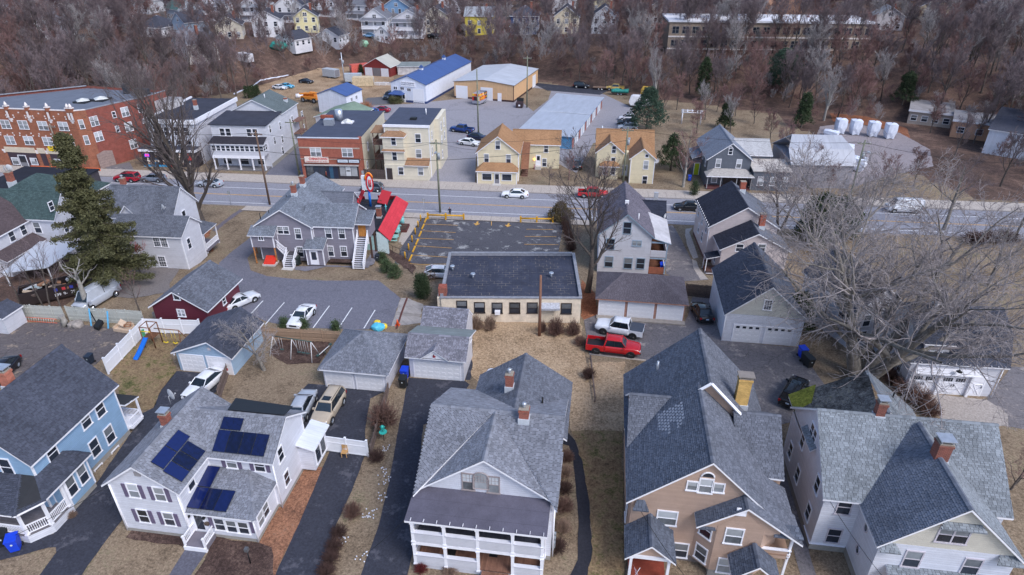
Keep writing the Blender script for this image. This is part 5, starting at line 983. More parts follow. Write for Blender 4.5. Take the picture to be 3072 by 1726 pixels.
o=h.box('neon_sign',m_emit('neon_pink',(240,60,130),.9),-.35,.4,-2.32,-2.26,2.15,2.5);h.box('neon_frame',m_emit('neon_blue',(70,60,230),.6),-.45,.5,-2.28,-2.25,2.05,2.6,o);h.box('blue_plinth',m_plain('shop_blue',(60,150,200),.5),-1.2,4,-2.26,-2.2,0,.4);h.box('red_plinth',m_plain('shop_red',(200,50,56),.5),4,6,-2.26,-2.2,0,.4)
h=House('sunporch_house','white three storey house with grey gable roof and glazed upper sun porch','house',-75.5,115.8,Z,4.0)
h.walls(0,11,0,8.2,-.3,8.5,WSIDN);m=MB();m.slab([(-.3,-.3,8.55),(11.3,-.3,8.55),(11.3,8.2,9.1),(-.3,8.2,9.1)],.15);h.put(m,'flat_roof',m_roll('black_flat_roof',(60,62,74),1.2,'Y'))
h.walls(0,11,8.2,17,-.3,8.6,WSIDN,11.2,'y');h.gable(0,11,8.2,17,8.6,11.2,'y',m_shingle('dark_green_grey',(96,106,110)),oe=.3)
h.win('F',0,.9,1.4,(2.2,7.0),(3.4,7.0),(7.6,7.0),(8.8,7.0),g='g');h.win('R',11,.8,1.4,('A2',258,1215),('A2',375,1155),('A2',470,1108),('A2',160,1245),('A2',280,1345),('A2',487,1235),(3,4.6),(6,1.6),g='s')
h.walls(.3,10.8,-2.3,0,3.0,5.3,WSIDN,name='sun_porch');h.plane([(0,-2.6,5.4),(11.2,-2.6,5.4),(11.0,0,6.2),(.2,0,6.2)],m_shingle('dark_porch_shingle',(56,54,62)),.12);h.win('F',-2.3,.7,1.0,*[(1.0+i*.95,4.5)for i in range(11)],g='g');h.win('R',10.8,.7,1.0,(-1.7,4.5),(-.8,4.5),g='g')
h.box('porch_floor',m_plain('porch_grey',(120,118,122)),.3,10.8,-2.3,0,-.2,.25);h.box('fascia',WHITE,.3,10.8,-2.32,-2.2,2.5,3.1);[h.post(x,-2.2,.2,2.6,.2)for x in(.5,3,5.6,8.2,10.6)];h.win('F',0,1.6,1.6,(2,1.4),(5.5,1.4),(9,1.4),g='g');h.box('foundation',m_plain('concrete_foundation',(150,146,142),.9),11.0,11.05,0,17,-.3,.8)
h.chimney(9.6,15,9,10.2,.6,.6,None,None);h.pipe(6.5,12,10.6,11.6,.08,WHITE);m=MB();m.box(11.0,12.6,13,17,3.0,3.15);m.box(11,12.6,13,17,5.6,5.7);[m.tube([(12.5,y,0),(12.5,y,5.6)],.08,4)for y in(13.2,15,16.8)];h.put(m,'rear_balcony',m_wood('old_timber',(120,92,84),.14,'Y'))
h=House('chinatown_building','two storey brick restaurant building with red lettered white sign and black roof','building',-55.7,111.3,Z,5.0)
BRC=m_brick('plain_red_brick',(156,90,76),(140,104,92),.25,.08,.2);CRS=m_siding('pale_cream_siding',(226,218,200),.16,.82);BAND=m_plain('stone_band',(172,160,150),.8);ROOFB=m_roll('charcoal_membrane',(72,78,96),1.6,'Y',.15)
h.walls(0,11.4,0,.5,-.2,7.9,BRC);h.walls(.05,11.35,.5,21,-.2,7.7,CRS,name='side_wall');h.box('pier',BRC,10.9,11.42,.5,2.0,-.2,7.8);m=MB();m.slab([(0,.4,7.75),(11.4,.4,7.75),(11.4,21,7.75),(0,21,7.75)],.1);h.put(m,'roof',ROOFB);h.box('parapet_cap',m_plain('light_cap',(190,194,204),.5),-.05,11.45,-.05,.5,7.9,8.0)
for z_,hh in((6.0,.25),(3.9,.12)):h.box('stone_band',BAND,-.02,11.43,-.04,0,z_,z_+hh)
h.win('F',0,1.9,1.55,('E3',468,945),('E3',975,955),style='2',g='b');a,b=h.onplane('F',-.2,('E3',480,1068));o=h.box('restaurant_sign',m_plain('sign_cream',(228,216,208),.5),a-2.25,a+2.25,-.3,-.03,b-.55,b+.52)
SR=m_plain('sign_letter_red',(196,64,62),.5);text(h,'CHINATOWN',a+.35,-.32,b+.16,.62,SR,parent=o,bold=.02,wide=3.5);text(h,'CHINESE RESTAURANT  TEL. 482-5441',a,-.32,b-.36,.26,SR,parent=o,wide=4.1)
a,b=h.onplane('F',-.2,('E3',993,1090));o=h.box('shop_sign',m_plain('dark_sign_frame',(60,58,68),.5),a-2.1,a+2.1,-.3,-.03,b-.36,b+.36)
for k in(-1.05,1.05):o2=h.box('sign_face',m_plain('pale_blue_sign',(206,216,228),.5),a+k-.95,a+k+.95,-.33,-.3,b-.26,b+.26,o);text(h,'KITCHEN & BATH',a+k,-.34,b,.2,m_plain('sign_faint',(150,140,152),.6),parent=o2 if 0 else o,wide=1.4)
h.box('canopy',m_plain('old_canopy',(176,172,172),.6),.5,10.9,-.35,0,2.75,2.95);h.box('shop_base',m_plain('shop_dark',(50,44,50)),.6,10.8,-.03,0,.1,2.75)
for x0_,x1_,mt in((.9,2.1,SHADE),(2.2,3.2,GLASS),(3.3,4.4,GLASS),(7.2,8.2,BLIND),(8.3,9.3,BLIND),(9.4,10.5,BLIND)):h.box('shop_window',mt,x0_,x1_,-.06,-.03,.75,2.6)
for x0_,x1_ in((4.6,5.2),(5.9,6.8)):h.box('shop_door',m_plain('navy_door',(36,44,66),.4),x0_,x1_,-.06,-.03,.15,2.5)
h.box('blue_pier',m_plain('teal_blue',(48,84,112),.5),5.2,5.9,-.07,-.03,.15,2.6);m=MB();m.poly(oval(8.8,1.75,.45,.12,-.065)[::-1]);h.put(m,'window_sticker',BLACK)
h.box('roof_unit',m_plain('galvanised',(190,195,205),.35,.6),2.2,4.0,9.0,10.4,7.75,8.9);m=MB();m.tube([(4.2,13,7.75),(4.2,13,9.9)],.75,12);h.put(m,'roof_fan',m_plain('galvanised',(190,195,205),.35,.6));m=MB();m.box(.5,3.0,12.5,13.2,8.2,8.8);h.put(m,'rusty_duct',m_plain('rust_duct',(150,78,60),.8,var=.4));m=MB();m.box(5.2,7.4,10.5,12.2,7.75,8.0);m.tube([(6.3,11.35,8.0),(6.3,11.35,8.5)],[1.2,.3],4,1,True,False);h.put(m,'skylight',[WHITE,m_plain('dome',(206,206,204),.3)]);h.win('R',11.38,.8,1.3,('E3',1305,845),(6,4.5),(10,4.5),(4,1.6))
h=House('cream_apartments','cream three storey flat roofed apartment block with brown hip roofed bay','building',-40.2,115.0,Z,3.0)
BR_R=m_shingle('brown_tan_shingle',(148,116,92));h.walls(0,8.5,0,12.6,-.2,9.9,CRS);h.box('roof',ROOFB,-.1,8.6,.1,12.7,9.92,10.02);h.box('cornice',WHITE,-.15,8.65,-.2,.1,9.6,10.05);h.walls(8.5,9.4,5,12.6,-.2,9.9,CRS,name='side_bay')
h.walls(0,8.3,-2.0,0,-.2,3.0,CRS,name='ground_floor');h.walls(0,3.9,-1.8,0,3.0,8.3,CRS,name='front_bay');h.hip(-.05,3.95,-1.85,.1,8.3,9.1,.9,3.0,-.6,-.4,BR_R,o=.3,cap=False);h.plane([(-.3,-2.2,5.6),(4.2,-2.2,5.6),(4.0,-1.75,5.95),(-.1,-1.75,5.95)],BR_R,.1);h.plane([(3.9,-2.4,3.05),(8.6,-2.4,3.05),(8.4,0,3.8),(4.0,0,3.8)],BR_R,.1)
h.corners(0,8.5,0,12.6,0,9.8);h.win('F',0,.95,1.55,('E3',2112,725),('E3',2122,972));h.win('F',-1.8,.8,1.5,('E3',1717,768),('E3',1735,1010));h.win('F',-2.0,.9,1.4,('E3',1838,1250),('E3',2155,1255));h.win('R',8.5,.7,1.5,('E3',2332,680),('E3',2340,930));h.win('R',9.4,.7,1.5,(7,8.0),(10,8.0),(7,5.3),(10,5.3),(7,2.4));a,b=h.onplane('F',-2.0,('E3',1655,1290));h.box('doorway',m_plain('dark_doorway',(56,48,50)),a-.55,a+.55,-2.05,-1.98,-.1,2.3);h.box('door_jamb',WHITE,a-.68,a-.55,-2.08,-1.98,-.1,2.4)
h.box('roof_vent',BLACK,4.2,5.4,3.4,4.4,10.0,10.4);h.pipe(6.5,7.5,10,11.2,.1,WHITE);OT=m_wood('old_timber',(120,92,84),.14,'Y')
for z_ in(3.0,5.9):h.box('balcony_deck',OT,-2.6,0,1.0,4.5,z_-.12,z_);h.rail((-2.6,1.0,z_),(0,1.0,z_),.95,OT,.18);h.rail((-2.6,1.0,z_),(-2.6,4.5,z_),.95,OT,.18)
for x,y in((-2.55,1.05),(-.1,1.05),(-2.55,4.4)):h.post(x,y,-.1,8.2,.14,OT)
h.plane([(-2.9,.7,8.2),(0,.7,8.2),(0,4.6,8.6),(-2.9,4.6,8.6)],BR_R,.08,edge=OT)
h=House('yellow_house','pale yellow gabled house with tan shingle roof and enclosed front porch','house',-22.7,115.3,Z,3.0)
YS=m_siding('pale_yellow_siding',(232,220,190),.14,.82);TS=m_shingle('tan_shingle',(158,122,92));TSD=m_shingle('shaded_tan_shingle',(136,106,86))
h.walls(0,7.7,0,8.3,-.2,5.4,YS,8.4,'y');h.gable(0,7.7,0,8.3,5.4,8.4,'y',TS);h.corners(0,7.7,0,8.3,0,5.3);h.win('F',0,.8,1.5,('E4',465,290),('E4',362,408),('E4',562,415),g='s')
h.walls(.1,7.5,-2.0,0,-.2,2.5,YS,name='porch_wall');h.hip(.1,7.5,-2.0,.4,2.5,3.6,1.2,6.4,-.1,0,TS,o=.25,cap=False);h.win('F',-2.0,1.7,1.2,('E4',366,578),('E4',546,583),style='x',g='g');a,b=h.onplane('F',-2.0,('E4',457,590));h.door('F',-2.0,a,0,.85,2.05,m_plain('grey_door',(120,120,128)));h.box('step',m_plain('stoop_concrete',(190,186,184),.8),a-.8,a+.8,-3.2,-2.0,-.1,.2);h.corners(.1,7.5,-2,0,0,2.4)
h.walls(8.5,15.1,7.8,13.2,-.2,4.9,YS,6.8,'x');h.gable(6,15.1,7.8,13.2,4.9,6.8,'x',TS);h.win('F',7.8,.75,1.5,('E4',904,322),('E4',888,448),g='s');a,b=h.onplane('F',7.8,('E4',832,465));h.door('F',7.8,a,.6,.85,2.0,WHITE);h.box('step',m_plain('stoop_concrete',(190,186,184),.8),a-.6,a+.6,6.8,7.8,0,.6)
h.plane([(7.9,2.5,1.6),(9.4,2.5,1.6),(9.4,7.8,5.2),(7.9,7.8,5.2)],m_shingle('brown_stair_roof',(130,92,74)),.12,edge=OT);h.stairs((8.6,2.6,-.2),(8.6,5.6,2.0),1.2,9,OT,OT);a,b=h.onplane('F',7.75,('E4',797,417));m=MB();m.tube([(a,7.6,b-.12),(a,7.6,b+.12)],.1,8);h.put(m,'porch_lamp',m_emit('lamp_amber',(255,180,60),6))
p=h.lp(('E4',800,470),2.5);a,b=h.onplane('F',6.9,('E4',808,492));o=h.pipe(a-.35,7.2,b+.3,b+.35,.02,WHITE,'flag_pole');m=MB();[m.poly([(a-.3+.1*i,6.9+.03*math.sin(i),b+.7-.16*i),(a-.2+.1*i,6.9+.03*math.sin(i+1),b+.54-.16*i),(a-.2+.1*i,6.92,b-.5-.05*i),(a-.3+.1*i,6.92,b-.45-.05*i)],i%2)for i in range(7)];h.put(m,'flag',[m_plain('flag_red',(170,40,60),.7),m_plain('flag_white',(220,216,224),.7)])
h=House('twin_gable_house','pale yellow house with two tan front gables right of the bare yard trees','house',-.6,117.4,Z,2.0)
h.walls(0,10.6,5,12,-.2,4.8,YS,7.6,'x',rp=8.6);h.gable(0,10.6,5,12,4.8,7.6,'x',TS,rp=8.6);h.walls(0,4.9,2.8,8,-.2,4.9,YS,6.9,'y');h.gable(0,4.9,2.8,8.4,4.9,6.9,'y',TS,parts=('b',));h.gable(0,4.9,2.8,8.4,4.9,6.9,'y',TSD,parts=('a',),cap=False);h.walls(6.2,10.6,0,8,-.2,4.8,YS,6.6,'y');h.gable(6.2,10.6,0,8,4.8,6.6,'y',TS,parts=('b',));h.gable(6.2,10.6,0,8,4.8,6.6,'y',TSD,parts=('a',),cap=False)  # both left slopes use a darker tan copy, their shade painted in
h.win('F',2.8,.7,1.3,('E5',188,270),('E5',180,375));h.win('F',0,.8,1.5,('E5',478,410),('E5',467,547));h.win('F',0,.5,.5,('E5',487,327),style='x');h.corners(6.2,10.6,0,8,0,4.7);h.walls(4.9,6.2,3.6,5,-.2,4.8,YS,name='entry_wall');h.door('F',3.6,5.5,.2,.8,2.0);h.hip(.8,4.2,1.5,2.9,2.6,3.3,1.6,3.4,2.6,2.7,TS,o=.2,cap=False);h.walls(.9,4.1,1.6,2.8,-.2,2.6,YS,name='bay_wall');h.win('F',1.6,.7,1.3,(1.7,1.6),(3.2,1.6));h.pipe(.9,9.5,6.8,8.0,.12,m_plain('galvanised',(190,195,205),.35,.6));dish(h,(10.9,.2,4.4),R(20),.45)
h=House('grey_victorian','slate grey gabled house with arched attic window and lime green side door','house',19.5,118.3,Z,3.0)
VG=m_siding('slate_siding',(104,110,122),.12,.75);VR=m_shingle('grey_diamond_shingle',(126,132,146))
h.walls(0,7.7,0,12,-.2,5.1,VG,8.0,'y');h.gable(0,7.7,0,12,5.1,8.0,'y',VR,tabs=None);h.win('F',0,.8,1.5,('E5',1135,395),('E5',1323,400),g='b');h.win('F',0,.6,1.1,('E5',1248,287),g='g');a,b=h.onplane('F',0,('E5',1248,255));m=MB();m.tube([(a-.42,-.03,b-.05),(a,-.03,b+.35),(a+.42,-.03,b-.05)],.07,4);h.put(m,'pointed_arch',WHITE)
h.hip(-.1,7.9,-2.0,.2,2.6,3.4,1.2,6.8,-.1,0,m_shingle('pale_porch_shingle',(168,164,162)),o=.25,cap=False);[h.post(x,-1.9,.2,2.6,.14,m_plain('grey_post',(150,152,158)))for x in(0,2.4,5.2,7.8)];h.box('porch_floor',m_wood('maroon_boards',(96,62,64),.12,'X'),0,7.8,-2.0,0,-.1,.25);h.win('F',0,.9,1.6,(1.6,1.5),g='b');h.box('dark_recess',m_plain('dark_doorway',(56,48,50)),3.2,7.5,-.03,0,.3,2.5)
h.walls(-1.6,0,5.5,11,-.2,3.4,VG,name='side_porch');h.plane([(-1.9,11.3,3.4),(-1.9,5.2,3.4),(0,5.2,4.1),(0,11.3,4.1)],VR,.1);h.door('F',5.5,-.75,.1,.9,2.3,m_plain('lime_door',(176,190,40),.5),None,0)
h.win('L',0,.7,1.3,(2,3.8),(5,4.2),(8,4.2),g='b');h.walls(7.7,12,3.5,11,-.2,5.0,VG,6.8,'x');h.gable(6,12,3.5,11,5.0,6.8,'x',m_shingle('pale_rear_shingle',(176,176,180)))
h.walls(8.0,14.5,-1.8,3.4,-.2,3.6,VG,name='extension_wall');m=MB();m.slab([(7.8,-2.0,3.7),(14.7,-2.0,3.7),(14.7,3.6,4.3),(7.8,3.6,4.3)],.12);h.put(m,'extension_roof',m_roll('beige_roll_roof',(184,178,174),1.0));h.win('F',-1.8,.9,1.5,(9.4,1.8),(11.6,1.8),(13.6,1.8),g='b')
h=House('grey_shed_building','large weathered grey gambrel shed behind the branches right of the slate house','building',34.5,119.5,Z,4.0)
h.walls(0,11,0,12,-.2,4.6,m_siding('weathered_grey',(156,154,164),.3));SGM=m_metalroof('weathered_sheet',(172,174,184),1.0)
h.plane([(-.3,-.4,4.5),(11.3,-.4,4.5),(11.3,2.4,6.6),(-.3,2.4,6.6)],SGM,.1);h.plane([(-.3,2.4,6.6),(11.3,2.4,6.6),(10,6,8.2),(1,6,8.2)],SGM,.1);h.plane([(11.3,12.4,4.5),(-.3,12.4,4.5),(1,6,8.2),(10,6,8.2)],SGM,.1);h.plane([(11.3,-.4,4.5),(11.3,12.4,4.5),(10,6,8.2)],SGM,.1)
def shed(name,label,x,y,yaw,wd,dp,ze,zr,wall,roof,axis='y',cat='building',edge=None,z=Z,og=.2):
 h=House(name,label,cat,x,y,z,yaw);h.walls(0,wd,0,dp,-.2,ze,wall,zr,axis);h.gable(0,wd,0,dp,ze,zr,axis,roof,oe=.25,og=og,cap=False,t=.1,edge=edge);return h
VW=m_siding('white_metal_wall',(222,226,240),.25,.86,'X');BLR=m_metalroof('blue_metal_roof',(68,92,146),.4);BLE=m_plain('blue_edge',(46,64,112),.5)
h=shed('blue_roof_warehouse','long white warehouse with blue metal roof and sign on front gable',-57.2,172.6,-9.5,10.2,34,5.0,6.9,VW,BLR,edge=BLE)
for a in(('F',0,10.2,-.03,0),('R',10.2,10.23,0,34)):h.box('blue_base',BLE,a[1],a[2],a[3],a[4],0,.6)
o=h.box('sign_board',WHITE,3.0,7.2,-.14,-.02,4.2,5.6);SB=m_plain('sign_blue_text',(50,56,96),.5);text(h,'Torrington Maintenance',5.1,-.16,5.2,.42,SB,parent=o,wide=3.8);text(h,'& Supply Company, Inc.',5.1,-.16,4.75,.42,SB,parent=o,wide=3.8)
h.win('F',0,1.0,.7,(1.3,3.6),(3.3,3.6),(5.3,3.4),style='x2',g='g');h.gdoor('F',0,8.0,0,3.0,3.7,rows=5);h.hip(.1,3.7,-1.5,.1,2.3,3.0,1.0,2.8,-.2,0,BLR,o=.3,cap=False,edge=BLE);h.door('F',0,3.6,0,.9,2.1,glass=.5);h.win('F',0,1.0,.9,(1.9,1.5),style='x2',g='g')
for y in(9,25):m=MB();m.box(4.7,5.5,y-.4,y+.4,6.8,7.5);o=h.put(m,'cupola',WHITE);m=MB();c4=[(4.5,y-.6,7.5),(5.7,y-.6,7.5),(5.7,y+.6,7.5),(4.5,y+.6,7.5)];[m.poly([c4[i],c4[(i+1)%4],(5.1,y,8.3)])for i in range(4)];m.build('cupola_roof',BLR,o)
h=shed('blue_roof_shed','small white metal building with blue roof beside the orange lift',-72.2,158.8,-9,8.2,8,4.6,6.0,VW,BLR,edge=BLE);h.win('R',8.2,.8,.8,(2.5,3.2),(5,3.2),style='2x',g='g')
TW=m_siding('tan_metal_wall',(216,176,136),.3,.85,'X')
h=shed('tan_warehouse','tan metal warehouse with light grey roof and white roller doors',-41.2,178.8,-10,17.2,23.5,4.4,5.3,TW,m_metalroof('light_grey_metal_roof',(190,194,204),.6),edge=m_plain('brown_edge',(70,48,46)))
for x in(2.2,9.5):h.gdoor('F',0,x,0,3.2,3.3,rows=5)
h.door('F',0,13.2,0,.9,2.1,glass=0);h.box('dark_base',m_plain('brown_base',(66,44,44)),0,17.2,-.02,0,0,.5);h.box('dark_base',m_plain('brown_base',(66,44,44)),17.2,17.22,0,23.5,0,.5);h.gdoor('R',17.2,19.5,0,3.0,3.3,rows=5);h.box('corner_trim',m_plain('brown_edge',(70,48,46)),17.1,17.25,-.05,.05,0,4.4)
h=House('storage_units','long low storage building with pale metal roof and row of blue framed doors','building',-18.2,138.5,Z,-9.0)
BW=m_siding('blue_metal_wall',(92,150,196),.3,.8,'X');h.walls(0,12,0,37,-.2,2.7,BW);m=MB();pts=[(-.3,-.3,2.95),(12.4,-.3,2.75),(12.4,37.3,2.75),(-.3,37.3,2.95)];h.plane(pts,m_metalroof('pale_grey_metal_roof',(172,178,192),.9,axis='Y',k=.8),.12,edge=BW);h.box('roof_seam',m_plain('light_cap',(190,194,204),.5),-.3,12.4,18.4,18.6,2.9,2.98)
for i in range(16):h.box('roller_door',m_plain('roller_white',(214,216,222),.5)if i%3 else m_plain('roller_rust',(150,96,88),.6),12.0,12.04,.6+i*2.3,2.4+i*2.3,0,2.3)
h.box('roller_door',m_plain('roller_pale_blue',(176,204,222),.5),7.3,9.2,-.04,0,0,2.2)
h=shed('red_barn','old red barn with rusty pale roof below the wooded bank',-76,204.0,-9,9.2,8,2.9,5.4,m_siding('red_barn_wall',(126,48,48),.2),m_metalroof('rusty_pale_roof',(186,184,176),.8));[h.box('barn_door',m_plain('barn_white',(212,212,220)),a,a+2.6,-.05,0,0,2.5)for a in(.4,6.0)];h.box('barn_door',m_plain('barn_grey',(112,108,112)),3.2,5.8,-.05,0,0,2.5)
h=House('white_lockup','low stained white lock-up with green grey roof beside the red barn','building',-65.6,206,Z,10);h.walls(0,10,0,5,-.2,2.6,m_plain('stained_white',(200,196,198),.7,var=.3,scale=1));h.plane([(-.2,-.3,2.6),(10.2,-.3,2.6),(10.2,5.2,3.1),(-.2,5.2,3.1)],m_roll('green_grey_roll',(126,134,136),1.1),.12)
h=House('green_roof_annex','low building with faded green roof behind the brick restaurant','building',-66.5,143.5,Z,-8);h.walls(0,9.5,0,10,-.2,3.0,WSIDN,4.4,'y');h.gable(0,9.5,0,10,3.0,4.4,'y',m_roll('faded_green_roof',(120,138,124),1.0),cap=False);h.win('R',9.5,.7,.7,(3,2),(7,2))
TYRE=m_plain('tyre_rubber',(26,26,29),.8);RIMM=m_plain('alloy_rim',(176,180,188),.3,.7);RIMB=m_plain('black_rim',(36,36,40),.4);CARGL=m_glass('car_glass',(36,46,56),.05,.3);PLAST=m_plain('black_plastic',(34,34,38),.6)
LAMPW=m_plain('headlamp',(214,218,224),.15);LAMPR=m_plain('tail_lamp',(150,24,30),.2);PLATE=m_plain('number_plate',(186,204,226),.4)
CARK=dict(sedan=(4.75,1.82,.92,1.45,.90,1.05,.30,-.95,-1.75,1.0,2.75,.33,.2),suv=(4.7,1.88,1.08,1.74,1.06,1.15,.5,-1.95,-2.25,1.08,2.72,.37,.26),hatch=(4.45,1.75,.95,1.5,.92,1.25,.35,-1.2,-2.1,1.02,2.7,.32,.2),coupe=(4.5,1.8,.86,1.34,.86,.85,.15,-.75,-1.65,.92,2.65,.33,.18),small=(4.1,1.77,1.0,1.58,.98,1.05,.4,-1.35,-1.9,1.02,2.53,.34,.22),pickup=(5.3,1.92,1.12,1.8,1.12,1.15,.6,-.95,-1.15,1.12,3.25,.40,.36),longpickup=(5.7,1.92,1.12,1.8,1.12,1.35,.8,-.75,-.95,1.12,3.6,.40,.36),van=(5.6,2.0,1.25,2.3,1.2,2.1,1.5,-2.65,-2.75,1.25,3.5,.36,.26))
def wheel_meshes(r,rim):
 k=('wheel',round(r,2),rim.name)
 if k not in _cache:
  m=MB();w=.23;prof=[(r*.62,-w/2),(r*.95,-w/2),(r,-w/2+.04),(r,w/2-.04),(r*.95,w/2),(r*.62,w/2)];n=18
  rings=[[(rr*math.cos(2*math.pi*j/n),y,rr*math.sin(2*math.pi*j/n))for j in range(n)]for rr,y in prof]
  for a,b in zip(rings,rings[1:]):
   for j in range(n):m.poly([a[j],a[(j+1)%n],b[(j+1)%n],b[j]],0,True)
  q=MB();q.tube([(0,-w/2+.05,0),(0,w/2-.05,0)],r*.62,14,1)
  for i in range(5):
   a=2*math.pi*i/5
   for y in(-w/2+.03,w/2-.03):q.bar((0,y,0),(r*.6*math.cos(a),y,r*.6*math.sin(a)),.07,0)
  for y in(-w/2+.03,w/2-.03):q.tube([(r*.6*math.cos(2*math.pi*i/14),y,r*.6*math.sin(2*math.pi*i/14))for i in range(15)],.025,4,0,False)
  _cache[k]=(m.mesh('tyre',TYRE),q.mesh('rim',[rim,PLAST]))
 return _cache[k]
def loft(st,n,mats,name,mi=None):
 v=[];f=[]
 for ring in st:v+=ring
 k=len(st[0])
 for i in range(len(st)-1):
  for j in range(k):f.append((i*k+j,i*k+(j+1)%k,(i+1)*k+(j+1)%k,(i+1)*k+j))
 f.append(tuple(range(k))[::-1]);f.append(tuple((len(st)-1)*k+j for j in range(k)))
 me=bpy.data.meshes.new(name);me.from_pydata(v,[],f);me.materials.append(mats);me.polygons.foreach_set('use_smooth',[True]*(len(f)-2)+[False]*2);me.update();return me
def make_car(kind,color,rim=None,cover=False,dark_bed=True):
 L,Wd,zs,zr,hood,wsb,rf,rr,rb,trunk,wb,r,ride=CARK[kind];paint=m_paint('car_paint_%d_%d_%d'%color,color);t=empty('car');pk='pickup' in kind;hl=L/2
 xs=[hl,hl-.06,hl-.3,hl-.8,wsb+.1,wsb-.4,0,-.6,rr,rb,-hl+.5,-hl+.12,-hl]if not pk else[hl,hl-.05,hl-.25,hl-.8,wsb+.1,wsb-.4,0,rr,rb]
 st=[]
 for x in xs:
  e=min(1,(hl-abs(x))/.45)if abs(x)>hl-.45 else 1;hw=Wd/2*(.82+.18*math.sqrt(max(0,e)))*(.97 if x>wsb+.3 else 1)
  if x>=wsb:top=hood-.16*max(0,(x-hl+.9)/.9)+(zs-hood)*max(0,1-(x-wsb)/.3)
  elif x>=rb:top=zs+(trunk-zs)*max(0,(rr-x)/max(.1,rr-rb))
  else:top=trunk-.06*max(0,(rb-x)/max(.1,rb+hl))
  if abs(x)>hl-.01:top-=.22
  z0=ride+(.12 if abs(x)>hl-.35 else 0)
  half=[(hw*.9,z0),(hw,z0+.14),(hw*1.0,(z0+top)/2),(hw*.985,top-.16),(hw*.94,top-.03),(hw*.8,top+.015)]
  st.append([(x,-y,z)for y,z in half]+[(x,0,top+.035)]+[(x,y,z)for y,z in half[::-1]]+[(x,0,z0)])
 body=link('body',loft(st,0,paint,'body'),t)
 bw=Wd/2*.86;rw=bw-.17;zb=zs-.01;rz=zr-.05
 def roofpt(x):return(x,rz+.0)
 zD=(trunk if not pk else zs)-.01
 A,B,Cc,D=(wsb,zb),(rf,rz),(rr,rz),(rb,zD)
 g=MB();g.poly([(A[0],-bw,A[1]),(A[0],bw,A[1]),(B[0],rw,B[1]),(B[0],-rw,B[1])]);g.build('windshield',CARGL,t)
 g=MB();g.poly([(D[0],bw,D[1]),(D[0],-bw,D[1]),(Cc[0],-rw,Cc[1]),(Cc[0],rw,Cc[1])]);g.build('rear_window',CARGL,t)
 for s in(-1,1):
  g=MB();pts=[(A[0],s*bw,A[1]),(B[0],s*rw,B[1]),(Cc[0],s*rw,Cc[1]),(D[0],s*bw,D[1])];g.poly(pts if s>0 else pts[::-1]);g.build('side_window',CARGL if kind!='van' else paint,t)
 rm=MB();rm.slab([(B[0]+.06,-rw-.03,rz),(B[0]+.06,rw+.03,rz),(Cc[0]-.06,rw+.03,rz),(Cc[0]-.06,-rw-.03,rz)][::1],.05);
 mid=(B[0]+Cc[0])/2;rm2=MB();n=6
 sts=[]
 for i in range(n+1):
  u=i/n;x=B[0]+.08+(Cc[0]-.08-B[0]-.08)*u;c=.06*math.sin(math.pi*min(1,max(0,u*.9+.05)));sts.append([(x,-rw-.02,rz-.02),(x,-rw*.85,rz+.02+c*.6),(x,0,rz+.03+c),(x,rw*.85,rz+.02+c*.6),(x,rw+.02,rz-.02),(x,0,rz-.03)])
 link('roof',loft(sts,0,paint,'roof'),t)
 if kind in('suv','small'):
  for s in(-1,1):q=MB();q.tube([(B[0]-.2,s*rw*.88,rz+.1),(Cc[0]+.25,s*rw*.88,rz+.1)],.025,5);q.build('roof_rail',PLAST,t)
  q=MB();q.box(B[0]-.75,B[0]-.15,-.38,.38,rz+.072,rz+.085);q.build('sunroof',CARGL,t)
 for s in(-1,1):
  for(p0,p1,w_)in(((A[0],A[1]),(B[0],B[1]),.06),((D[0],D[1]),(Cc[0],Cc[1]),.09 if kind in('sedan','coupe','hatch')else .13)):
   q=MB();q.bar((p0[0],s*bw,p0[1]),(p1[0],s*rw,p1[1]),w_);q.build('pillar',paint,t)
  for x in((rf+rr)/2+.1,)+(((rr+.75),)if kind in('suv','small')else()):
   q=MB();q.bar((x,s*(bw+.004),zb),(x-.04,s*(rw+.01),rz),.05);q.build('pillar',PLAST if kind!='coupe' else paint,t)
  q=MB();q.box(wsb-.35,wsb-.18,s*(Wd/2-.06),s*(Wd/2+.16),zs-.06,zs+.1);q.build('mirror',paint,t)
  q=MB();q.box(hl-.16,hl-.015,s*Wd*.27,s*Wd*.43,hood-.32,hood-.17);q.build('headlight',LAMPW,t)
  q=MB();q.box(-hl+.01,-hl+.16,s*Wd*.33,s*Wd*.46,trunk-.38,trunk-.12)if not pk else q.box(-hl-.015,-hl+.06,s*Wd*.41,s*Wd*.48,.72,1.05);q.build('tail_light',LAMPR,t)
 q=MB();q.box(hl-.05,hl+.012,-Wd*.24,Wd*.24,hood-.42,hood-.22);q.build('grille',PLAST,t)
 q=MB();q.box(hl-.08,hl+.03,-Wd*.42,Wd*.42,ride+.1,ride+.26);q.build('bumper',PLAST if pk else paint,t)
 q=MB();q.box(-hl-.03,-hl+.08,-Wd*.42,Wd*.42,ride+.12,ride+.3);q.build('bumper',PLAST if pk else paint,t)
 q=MB();q.box(-hl-.02 if pk else-hl-.012,-hl+.02,-.16,.16,ride+.42,ride+.56);q.build('plate',PLATE,t)
 if pk:
  zt=1.1;x0,x1=-hl,rb+.02;hw=Wd/2
  for s in(-1,1):
   q=MB();q.box(x0,x1,s*(hw-.1),s*hw*.99,ride+.1,zt);q.build('bed_side',paint,t)
  q=MB();q.box(x0,x0+.09,-hw+.1,hw-.1,ride+.3,zt);q.build('tailgate',paint,t)
  q=MB();q.box(x0+.09,x1,-hw+.1,hw-.1,.62,.72);q.build('bed_floor',PLAST,t)
  if cover:q=MB();q.box(x0+.03,x1,-hw+.06,hw-.06,zt,zt+.035);q.build('bed_cover',m_plain('tonneau',(72,78,92),.6),t)
